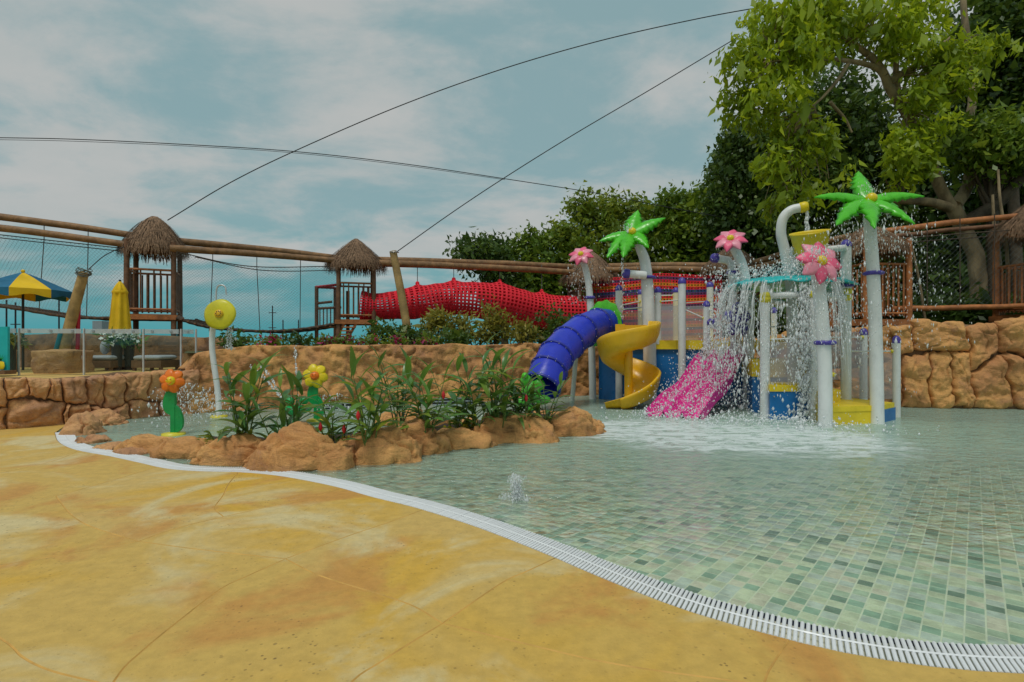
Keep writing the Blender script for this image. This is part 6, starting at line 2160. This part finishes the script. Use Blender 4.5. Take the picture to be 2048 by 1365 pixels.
# dark wood behind the big tree, one tree at a time
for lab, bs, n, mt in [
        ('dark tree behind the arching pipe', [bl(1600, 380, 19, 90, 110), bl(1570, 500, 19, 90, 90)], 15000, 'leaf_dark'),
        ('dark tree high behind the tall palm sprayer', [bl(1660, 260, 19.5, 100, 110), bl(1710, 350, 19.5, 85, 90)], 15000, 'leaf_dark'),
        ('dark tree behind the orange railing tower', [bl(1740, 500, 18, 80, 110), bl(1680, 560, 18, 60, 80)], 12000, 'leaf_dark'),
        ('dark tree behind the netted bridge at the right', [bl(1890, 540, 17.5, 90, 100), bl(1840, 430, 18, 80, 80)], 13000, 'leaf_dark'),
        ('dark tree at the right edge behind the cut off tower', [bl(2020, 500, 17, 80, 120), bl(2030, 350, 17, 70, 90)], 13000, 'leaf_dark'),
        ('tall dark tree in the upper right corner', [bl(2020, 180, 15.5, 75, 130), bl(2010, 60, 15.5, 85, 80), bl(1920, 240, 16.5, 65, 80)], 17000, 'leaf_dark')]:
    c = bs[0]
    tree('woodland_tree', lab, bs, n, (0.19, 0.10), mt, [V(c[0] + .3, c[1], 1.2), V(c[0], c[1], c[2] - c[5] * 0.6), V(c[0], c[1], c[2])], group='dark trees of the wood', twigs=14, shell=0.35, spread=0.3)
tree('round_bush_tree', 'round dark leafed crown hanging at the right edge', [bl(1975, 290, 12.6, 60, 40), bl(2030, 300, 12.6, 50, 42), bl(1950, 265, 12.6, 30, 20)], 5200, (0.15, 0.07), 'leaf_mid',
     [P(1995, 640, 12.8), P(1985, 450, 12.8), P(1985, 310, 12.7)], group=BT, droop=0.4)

# the big lime green tree
bt = thing('lime_tree', 'big spreading tree with lime green leaves at the upper right', 'tree', P(1962, 640, 13.0), BT)
tk = MB(); Yt = 13.0
def limb(name, pts, r0, r1, m_='bark', n=6):
    ps = spline(pts, n); o = MB()
    o.tube([p + V(noise.noise(p * 2.1), noise.noise(p * 2.1 + V(5, 0, 0)), 0) * 0.04 for p in ps], np.linspace(r0, r1, len(ps)), 12)
    o.build(name, M[m_], bt); return ps
limb('trunk', [P(1958, 650, Yt), P(1958, 580, Yt), P(1950, 510, Yt), P(1925, 455, Yt), P(1905, 415, Yt)], 0.19, 0.16)
L1 = limb('limb', [P(1908, 425, Yt), P(1890, 395, Yt), P(1866, 340, Yt - .1), P(1845, 285, Yt - .2), P(1812, 225, Yt - .3), P(1783, 180, Yt - .4), P(1770, 150, Yt - .5)], 0.14, 0.09)
L2 = limb('limb', [P(1905, 418, Yt), P(1860, 405, Yt - .2), P(1810, 402, Yt - .3), P(1760, 400, Yt)], 0.12, 0.06)
L3 = limb('limb', [P(1910, 412, Yt), P(1935, 370, Yt + .2), P(1935, 325, Yt + .2), P(1925, 280, Yt + .3), P(1945, 210, Yt + .4), P(1940, 140, Yt + .5), P(1930, 40, Yt + .6), P(1920, -40, Yt + .7)], 0.14, 0.06)
L4 = limb('limb', [P(1920, 450, Yt), P(1990, 410, Yt - .3), P(2040, 360, Yt - .4), P(2090, 300, Yt - .5)], 0.16, 0.09, 'bark_dark')
L5 = limb('limb', [P(1775, 160, Yt - .45), P(1750, 135, Yt - .5), P(1710, 125, Yt - .7), P(1660, 118, Yt - .8), P(1600, 120, Yt - .9), P(1540, 125, Yt - .9)], 0.075, 0.02)
L6 = limb('limb', [P(1778, 165, Yt - .45), P(1820, 140, Yt - .2), P(1860, 110, Yt - .1), P(1900, 75, Yt)], 0.10, 0.035)
L7 = limb('limb', [P(1770, 150, Yt - .5), P(1740, 110, Yt - .5), P(1700, 85, Yt - .6), P(1660, 40, Yt - .6), P(1640, -20, Yt - .6)], 0.09, 0.03)
L8 = limb('limb', [P(1700, 125, Yt - .7), P(1670, 165, Yt - .8), P(1640, 200, Yt - .9), P(1600, 225, Yt - 1)], 0.05, 0.015)
L9 = limb('limb', [P(1660, 205, Yt - .8), P(1690, 240, Yt - .6), P(1705, 265, Yt - .6)], 0.04, 0.02)
L10 = limb('limb', [P(1800, 205, Yt - .3), P(1790, 120, Yt - .3), P(1790, 60, Yt - .2), P(1810, -10, Yt)], 0.07, 0.03)
tw = MB(); rg = random.Random(3)
LB = [bl(1570, 60, 12.2, 85, 55), bl(1490, 130, 12.0, 48, 60), bl(1530, 190, 12.0, 80, 48), bl(1480, 205, 12.0, 36, 36), bl(1600, 40, 12.3, 110, 55), bl(1700, 40, 12.4, 110, 50), bl(1800, 30, 12.5, 100, 45),
      bl(1800, 85, 12.2, 80, 30), bl(1880, 110, 12.6, 85, 36), bl(1960, 95, 12.6, 55, 28), bl(1590, 110, 11.9, 70, 36), bl(1535, 18, 12.0, 42, 30),
      bl(1560, 250, 12.1, 62, 34), bl(1590, 300, 12.2, 56, 34), bl(1545, 330, 12.0, 40, 40), bl(1640, 280, 12.1, 42, 26), bl(1570, 400, 12.0, 44, 26), bl(1650, 370, 12.1, 58, 20), bl(1545, 415, 12, 22, 22),
      bl(1850, 175, 12.2, 60, 24), bl(1905, 150, 12.2, 52, 24), bl(1830, 210, 12.2, 36, 22), bl(1905, 170, 12.2, 48, 20), bl(1945, 155, 12.2, 26, 12), bl(1870, 240, 12.0, 40, 26), bl(1805, 300, 12.0, 32, 34), bl(1825, 340, 12.0, 40, 34), bl(1800, 275, 12.0, 24, 22),
      bl(1850, 300, 12.1, 26, 26)]
allp = L1 + L2 + L5 + L5 + L6 + L7 + L8 + L10
ends_ = []
for b_ in LB:
    for k in range(4):
        e = V(b_[0] + rg.uniform(-.8, .8) * b_[3], b_[1] + rg.uniform(-.6, .6) * b_[4], b_[2] + rg.uniform(-.7, .7) * b_[5])
        s_ = min(allp, key=lambda q: (q - e).length + rg.uniform(0, 0.5))
        pt_ = branch(tw, s_, e, 0.022, 0.006, rg.uniform(0, 99), 7, 0.16)
tw.build('twig', M['bark'], bt)['kind'] = 'stuff'
cpt = crown_points(LB, 12500, 22, 0.12, 0.1)
v_, q_ = leaf_quads(cpt, 0.18, 0.075, 0.75)
np_mesh('crown', v_, q_, M['leaf_tree'], bt)
# hanging lianas and slim stems at the right
for lab, pts, r in [('thin pale stem rising in front of the netted bridge', [P(1850, 640, 12), P(1838, 560, 12), P(1820, 480, 12), P(1812, 455, 12)], 0.03),
                    ('pale twin stem left of the cut off tower', [P(2004, 645, 11.6), P(2002, 560, 11.6), P(1990, 480, 11.6), P(1985, 390, 11.6)], 0.045),
                    ('crooked pale stem beside the cut off tower', [P(2012, 645, 11.7), P(2016, 550, 11.7), P(2010, 470, 11.7), P(2000, 400, 11.7), P(1996, 340, 11.8)], 0.04)]:
    q = MB().tube(spline(pts, 8), np.linspace(r, r * 0.6, (len(pts) - 1) * 8 + 1), 8).build('liana', M['bark'], None, pts[0]); tag(q, lab, 'liana', 'slim stems under the big tree')

# ---- shrubs on top of the long wall
def shrub(name, label, blobs, n, leaf, material, group, base, stems=6, droop=0.0):
    t = thing(name, label, 'shrub', base, group)
    o = MB(); rg = random.Random(n)
    for k in range(stems):
        b_ = blobs[k % len(blobs)]
        branch(o, Vector(base) + V(rg.uniform(-.1, .1), 0, 0), V(b_[0] + rg.uniform(-.5, .5) * b_[3], b_[1], b_[2] + rg.uniform(0, .6) * b_[5]), 0.02, 0.006, k * 3.1, 5)
    o.build('stem', M['bark_dark'], t)
    c = crown_points(blobs, n, 8, leaf[0] * 0.7, 0.3)
    v_, q_ = leaf_quads(c, leaf[0], leaf[1], droop); np_mesh('foliage', v_, q_, M[material], t)
    return t


OG = 'olive shrubs under the rope tunnel'
shrub('olive_shrub', 'olive shrub right of the leaning tunnel pole', [bl(862, 665, 13.2, 20, 22), bl(880, 640, 13.2, 16, 18), bl(860, 640, 13.2, 14, 12)], 700, (0.13, 0.05), 'leaf_olive', OG, P(868, 692, 13.2))
shrub('olive_shrub', 'olive shrub below the middle of the rope tunnel', [bl(925, 650, 13.3, 26, 18), bl(915, 672, 13.3, 26, 16), bl(945, 670, 13.3, 20, 16)], 700, (0.13, 0.05), 'leaf_olive', OG, P(925, 692, 13.3))
shrub('olive_shrub', 'brightest olive shrub below the rope tunnel', [bl(985, 645, 13.4, 22, 28), bl(1000, 662, 13.4, 22, 22), bl(975, 670, 13.4, 16, 20)], 900, (0.14, 0.05), 'leaf_olive', OG, P(988, 692, 13.4))
shrub('olive_shrub', 'olive shrub left of the rope tunnel lower end', [bl(1040, 665, 13.5, 22, 16), bl(1060, 670, 13.5, 20, 14)], 500, (0.13, 0.05), 'leaf_olive', OG, P(1048, 692, 13.5))
FG = 'flowering shrubs along the top of the long wall'
rg = random.Random(9)
for i, (px, lab) in enumerate([(540, 'magenta flowers on the wall top above the tall ginger clump'), (650, 'magenta flowers on the wall top left of the pointed tower'), (688, 'magenta flowers at the foot of the entry stage'), (735, 'red flowers on the wall top under the pointed tower'),
                               (790, 'magenta flowers left of the leaning tunnel pole'), (845, 'red flowers right of the leaning tunnel pole')]):
    Y = depth(BACK_Y, px) + 0.75
    b_ = P(px, 691, Y)
    t = shrub('flowering_shrub', lab, [bl(px, 685, Y, 20, 6), bl(px + 12, 686, Y, 16, 5)], 260, (0.08, 0.035), 'leaf_mid', FG, b_, 3)
    pts = crown_points([bl(px, 682, Y, 18, 6), bl(px + 10, 683, Y, 12, 5)], 90, 5, 0.05, 0.7)
    v_, q_ = leaf_quads(pts, 0.05, 0.045, 0); np_mesh('blossom', v_, q_, M['magenta_flower'], t)
DG = 'low green shrubs along the wall tops'
for px, ry, lab in [(470, 8, 'low dark shrub on the wall top right of the yellow disc'), (590, 7, 'low dark shrub on the wall top left of the entry stage'), (765, 24, 'rounded green bush left of the leaning tunnel pole'), (820, 16, 'green bush at the leaning pole foot'),
                    (900, 12, 'low green bush between the olive shrubs'), (1100, 40, 'dark bush above the blue tube slide'), (1150, 30, 'dark bush between the tunnel end and the flower pole')]:
    Y = depth(BACK_Y, px) + 1.6
    shrub('green_bush', lab, [bl(px, 688 - ry, Y, 32, ry), bl(px + 20, 690 - ry * .7, Y, 26, ry * .8)], 520 if ry > 10 else 260, (0.10, 0.05), 'leaf_dark' if i % 2 else 'leaf_mid', DG, P(px, 692, Y), 4)
# undergrowth mass behind the right wall
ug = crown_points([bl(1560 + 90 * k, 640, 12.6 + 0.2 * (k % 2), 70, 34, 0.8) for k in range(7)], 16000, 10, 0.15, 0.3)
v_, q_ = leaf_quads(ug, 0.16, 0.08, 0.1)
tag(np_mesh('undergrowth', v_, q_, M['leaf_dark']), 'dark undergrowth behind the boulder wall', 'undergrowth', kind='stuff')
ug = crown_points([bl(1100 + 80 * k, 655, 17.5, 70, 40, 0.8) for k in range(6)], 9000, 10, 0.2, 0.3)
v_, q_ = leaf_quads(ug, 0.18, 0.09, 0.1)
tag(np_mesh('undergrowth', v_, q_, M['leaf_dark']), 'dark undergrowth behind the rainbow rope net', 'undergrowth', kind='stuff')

# ================================================================== falling and splashing water
def drop_mat(name, alpha):
    m, t, b, L = new_mat(name)
    b.inputs['Base Color'].default_value = (0.86, 0.89, 0.90, 1); b.inputs['Roughness'].default_value = 0.15
    tr = N(t, 'ShaderNodeBsdfTransparent'); mx = N(t, 'ShaderNodeMixShader')
    r = N(t, 'ShaderNodeNewGeometry').outputs['Random Per Island']
    L(rng_out(t, r, 0, 1, alpha - 0.25, min(1, alpha + 0.2), False), mx.inputs[0])
    L(tr.outputs[0], mx.inputs[1]); L(b.outputs[0], mx.inputs[2])
    L(mx.outputs[0], t.nodes['Material Output'].inputs[0])
    return m


M['drop'] = drop_mat('water_drops', 0.70)
M['veil'] = drop_mat('fine_water_veil', 0.36)
M['bubble'] = drop_mat('bubbling_water', 0.27)
OCT = np.array([(1, 0, 0), (-1, 0, 0), (0, 1, 0), (0, -1, 0), (0, 0, 1), (0, 0, -1)], float)
OCF = np.array([(0, 2, 4), (2, 1, 4), (1, 3, 4), (3, 0, 4), (2, 0, 5), (1, 2, 5), (3, 1, 5), (0, 3, 5)])


def drops(name, label, pts, size, stretch=1.6, material='drop', vel=None, var=0.5):
    pts = np.asarray(pts, float); n = len(pts)
    s_ = size * np.exp(rng.normal(size=(n, 1, 1)) * var)
    o = OCT[None] * s_
    o = o * np.array([1, 1, stretch])[None, None]
    if vel is not None:
        d = vel / (np.linalg.norm(vel, axis=1)[:, None] + 1e-9)
        z = OCT[None, :, 2:3] * s_ * stretch
        o = OCT[None] * s_ * np.array([1, 1, 0.0])[None, None] + z * d[:, None, :]
    v_ = (pts[:, None, :] + o).reshape(-1, 3)
    f_ = (OCF[None] + (np.arange(n) * 6)[:, None, None]).reshape(-1, 3)
    ob = np_mesh(name, v_, f_, M[material])
    return tag(ob, label, 'water spray', kind='stuff')


def U(n, a, b_): return rng.uniform(a, b_, n)


def fall(n, a, b_, z0, z1, spread, out=0.0, power=1.0):
    """Drops falling from the line a-b between two heights."""
    t = rng.random(n); f_ = rng.random(n) ** power
    p = np.outer(1 - t, np.array(a)[:3]) + np.outer(t, np.array(b_)[:3])
    p[:, 2] = z0 + (z1 - z0) * f_
    k = np.sqrt(f_)[:, None]
    p[:, :2] += rng.normal(size=(n, 2)) * spread * (0.25 + k) + k * out * np.array([-0.55, -0.84])
    return p


cc = cn_c
rim = []
for k in range(90):      # water pouring off the canopy rim, in strings
    a = rng.uniform(PI * 0.84, PI * 1.36) if k % 6 else rng.uniform(PI * 1.3, PI * 1.7)
    x0, y0 = cc.x + math.cos(a) * 1.0, cc.y + math.sin(a) * 0.82
    m_ = rng.integers(16, 40)
    f_ = np.sort(rng.random(m_)) ** 0.7
    z1 = rng.uniform(0.1, 0.9)
    pz = cc.z - 0.02 - f_ * (cc.z - z1)
    k_ = np.sqrt(f_) * rng.uniform(0.1, 0.42)
    rim.append(np.stack([x0 + math.cos(a) * k_ + rng.normal(size=m_) * 0.035 * (0.3 + f_), y0 + math.sin(a) * k_ * 0.6 + rng.normal(size=m_) * 0.04, pz], 1))
drops('canopy_spill', 'water pouring off the turquoise canopy rim', np.concatenate(rim), 0.0058, 3.0)
top_ = rng.normal(size=(1300, 3)) * (0.55, 0.35, 0.07) + (cc.x - 0.35, cc.y - 0.2, cc.z + 0.13)
top_ = np.concatenate([top_, rng.normal(size=(350, 3)) * (0.22, 0.2, 0.10) + (cc.x - 0.05, cc.y - 0.3, cc.z + 0.3)])
drops('canopy_splash', 'splash jumping off the canopy top', top_, 0.0075, 1.4)
# sheets hitting the pink slide
u_, v2 = rng.random(5200), rng.random(5200)
sl = np.array([tuple(pink(a, b_)) for a, b_ in zip(u_, v2)])
sl[:, 2] += np.abs(rng.normal(size=5200)) * 0.07 + 0.01; sl[:, 0] += rng.normal(size=5200) * 0.04
sl2 = np.array([tuple(pink(a, b_)) for a, b_ in zip(rng.random(3000), rng.random(3000) ** 2 * 0.9)]); sl2[:, 2] += np.abs(rng.normal(size=3000)) * 0.22; sl2[:, 0] += rng.normal(size=3000) * 0.22
drops('slide_splash', 'white water bouncing down the pink wave slide', np.concatenate([sl[:2400], sl2[:800]]), 0.0072, 1.4)
bs = []
for px, py, n, sx, sz in [(1400, 800, 1800, 0.55, 0.18), (1450, 780, 1800, 0.35, 0.28), (1520, 820, 1200, 0.35, 0.15), (1580, 825, 1200, 0.3, 0.18), (1340, 835, 900, 0.5, 0.05), (1480, 845, 1200, 0.6, 0.05), (1610, 850, 900, 0.35, 0.06), (1700, 860, 300, 0.5, 0.03)]:
    c = G(px, max(py, 812)); q = rng.normal(size=(n, 3)) * (sx, 0.25, 0) + (c.x, c.y, 0); q[:, 2] = np.abs(rng.normal(size=n)) * sz * 1.2; bs.append(q)
drops('pool_splash', 'splashing drops where the falling water meets the pool', np.concatenate(bs)[rng.random(sum(map(len, bs))) < 0.42], 0.0085, 1.2)
# dumping water from the bucket and the arch pipe
d1_ = fall(420, arch[-1] + d * 0.0 + V(0.05, -0.02, 0), arch[-1] + V(0.05, -0.02, 0), arch[-1].z - 0.06, Z(482, 8.4), 0.014)
drops('spout_stream', 'thin stream falling from the arching pipe into the bucket', d1_, 0.010, 2.4)
bk_ = fall(900, P(1585, 500, 8.2), P(1640, 500, 8.2), Z(492, 8.2), Z(555, 8.2), 0.06)
col_ = fall(1300, P(1600, 580, 7.95), P(1618, 580, 7.95), Z(570, 7.95), 0.05, 0.045)
col2 = fall(700, P(1600, 580, 7.95), P(1618, 580, 7.95), Z(570, 7.95), 0.05, 0.12)
drops('bucket_spill', 'column of water spilling below the yellow bucket', np.concatenate([bk_, col_, col2]), 0.0095, 2.0)
# thin sheets and strings of water hanging from the canopy rim
sm = MB()
for k in range(64):
    a = rng.uniform(PI * 0.86, PI * 1.34) if k % 3 else rng.normal(PI * 1.60, 0.05)
    x0, y0 = cc.x + math.cos(a) * 0.95, cc.y + math.sin(a) * 0.79
    zt_, zb_ = cc.z - 0.03, rng.uniform(0.5, 1.6); n = 9; out = rng.uniform(0.05, 0.30); ph = rng.uniform(0, 9)
    pts = []
    for i in range(n):
        f_ = i / (n - 1); o_ = out * math.sqrt(f_)
        pts.append(V(x0 + math.cos(a) * o_ + 0.012 * math.sin(ph + f_ * 9), y0 + math.sin(a) * o_ * 0.7, zt_ + (zb_ - zt_) * f_))
    w0 = rng.uniform(0.004, 0.018)
    sm.tube(pts, [w0 * (1 - 0.75 * i / (n - 1)) * (1 + 0.4 * math.sin(ph + i * 2.3)) for i in range(n)], 5, caps=False)
tag(sm.build('water_strings', M['veil']), 'thin strings of water hanging from the canopy rim', 'water spray', kind='stuff')
# fine sprinkling from flowers and palms
fs_ = [fall(260, P(1135, 515, 11), P(1190, 520, 11), Z(520, 11), Z(610, 11), 0.06), fall(420, P(1425, 490, 9.4), P(1490, 490, 9.4), Z(490, 9.4), Z(640, 9.4), 0.10),
       fall(700, P(1590, 520, 7.1), P(1690, 520, 7.1), Z(520, 7.1), Z(690, 7.1), 0.12), rng.normal(size=(160, 3)) * (0.10, 0.05, 0.06) + tuple(P(1635, 505, 7.0))]
drops('flower_sprinkle', 'fine drops sprinkling from the pink flowers', np.concatenate(fs_), 0.0050, 2.6)
pf = [fall(1500, P(1630, 440, 7.5), P(1850, 440, 7.5), Z(420, 7.5), Z(700, 7.5), 0.25), fall(260, P(1660, 450, 7.2), P(1835, 450, 7.2), Z(445, 7.2), Z(500, 7.2), 0.03), fall(160, P(1243, 518, 9.8), P(1246, 518, 9.8), Z(516, 9.8), Z(640, 9.8), 0.02),
      fall(200, P(1200, 500, 10), P(1330, 480, 10), Z(490, 10), Z(640, 10), 0.15), rng.normal(size=(120, 3)) * (0.09, 0.05, 0.07) + tuple(P(1745, 385, 7.55)), rng.normal(size=(90, 3)) * (0.07, 0.05, 0.05) + tuple(P(1255, 458, 10.1))]
drops('palm_sprinkle', 'fine drops raining from the palm fronds', np.concatenate(pf), 0.0046, 2.8)
# broad mist of drops between the canopy and the wood behind
ms = fall(2600, P(1460, 560, 8.9), P(1720, 560, 8.9), Z(560, 8.9), Z(800, 8.9), 0.30)
ms2 = fall(1500, P(1430, 600, 9.2), P(1520, 600, 9.2), Z(590, 9.2), Z(760, 9.2), 0.22)
drops('falling_mist', 'loose drops raining below the canopy', np.concatenate([ms[:1500], ms2[:900]]), 0.005, 2.8)
# jets in the small pool
def arc(n, a, b_, h, sp):
    t = rng.random(n); a, b_ = np.array(a), np.array(b_)
    p = np.outer(1 - t, a) + np.outer(t, b_); p[:, 2] += h * 4 * t * (1 - t)
    return p + rng.normal(size=(n, 3)) * sp * (0.3 + t)[:, None]
jt = [arc(150, P(566, 802, 7.6), P(500, 735, 7.9), 0.05, 0.012), arc(130, P(566, 802, 7.6), P(520, 730, 7.9), 0.05, 0.012), arc(120, P(596, 800, 7.6), P(590, 690, 7.9), 0.02, 0.01),
      fall(200, P(456, 660, 8.4), P(462, 662, 8.4), Z(655, 8.4), Z(700, 8.4), 0.03), fall(500, P(330, 780, 7.0), P(395, 770, 7.4), Z(768, 7.2), 0.03, 0.16), fall(260, P(395, 790, 7.6), P(440, 800, 8.2), Z(780, 8), 0.03, 0.14),
      fall(180, P(640, 790, 7.9), P(690, 790, 7.9), Z(790, 7.9), 0.03, 0.12)]
drops('small_pool_jets', 'thin jets and drops over the small pool', np.concatenate(jt), 0.0062, 1.6)
# bubbling jet in the open shallow water
c = G(1033, 995); n = 700
h_ = rng.random(n) ** 1.3 * 0.16
bb = np.stack([c.x + rng.normal(size=n) * (0.016 + 0.08 * h_), c.y + rng.normal(size=n) * (0.016 + 0.08 * h_), h_], 1)
r2 = rng.normal(size=(260, 3)) * (0.05, 0.05, 0.006) + (c.x, c.y, 0.0)
ob = drops('bubbling_jet', 'small bubbling jet rising from the open shallow water', np.concatenate([bb, r2]), 0.0048, 1.5, 'bubble')
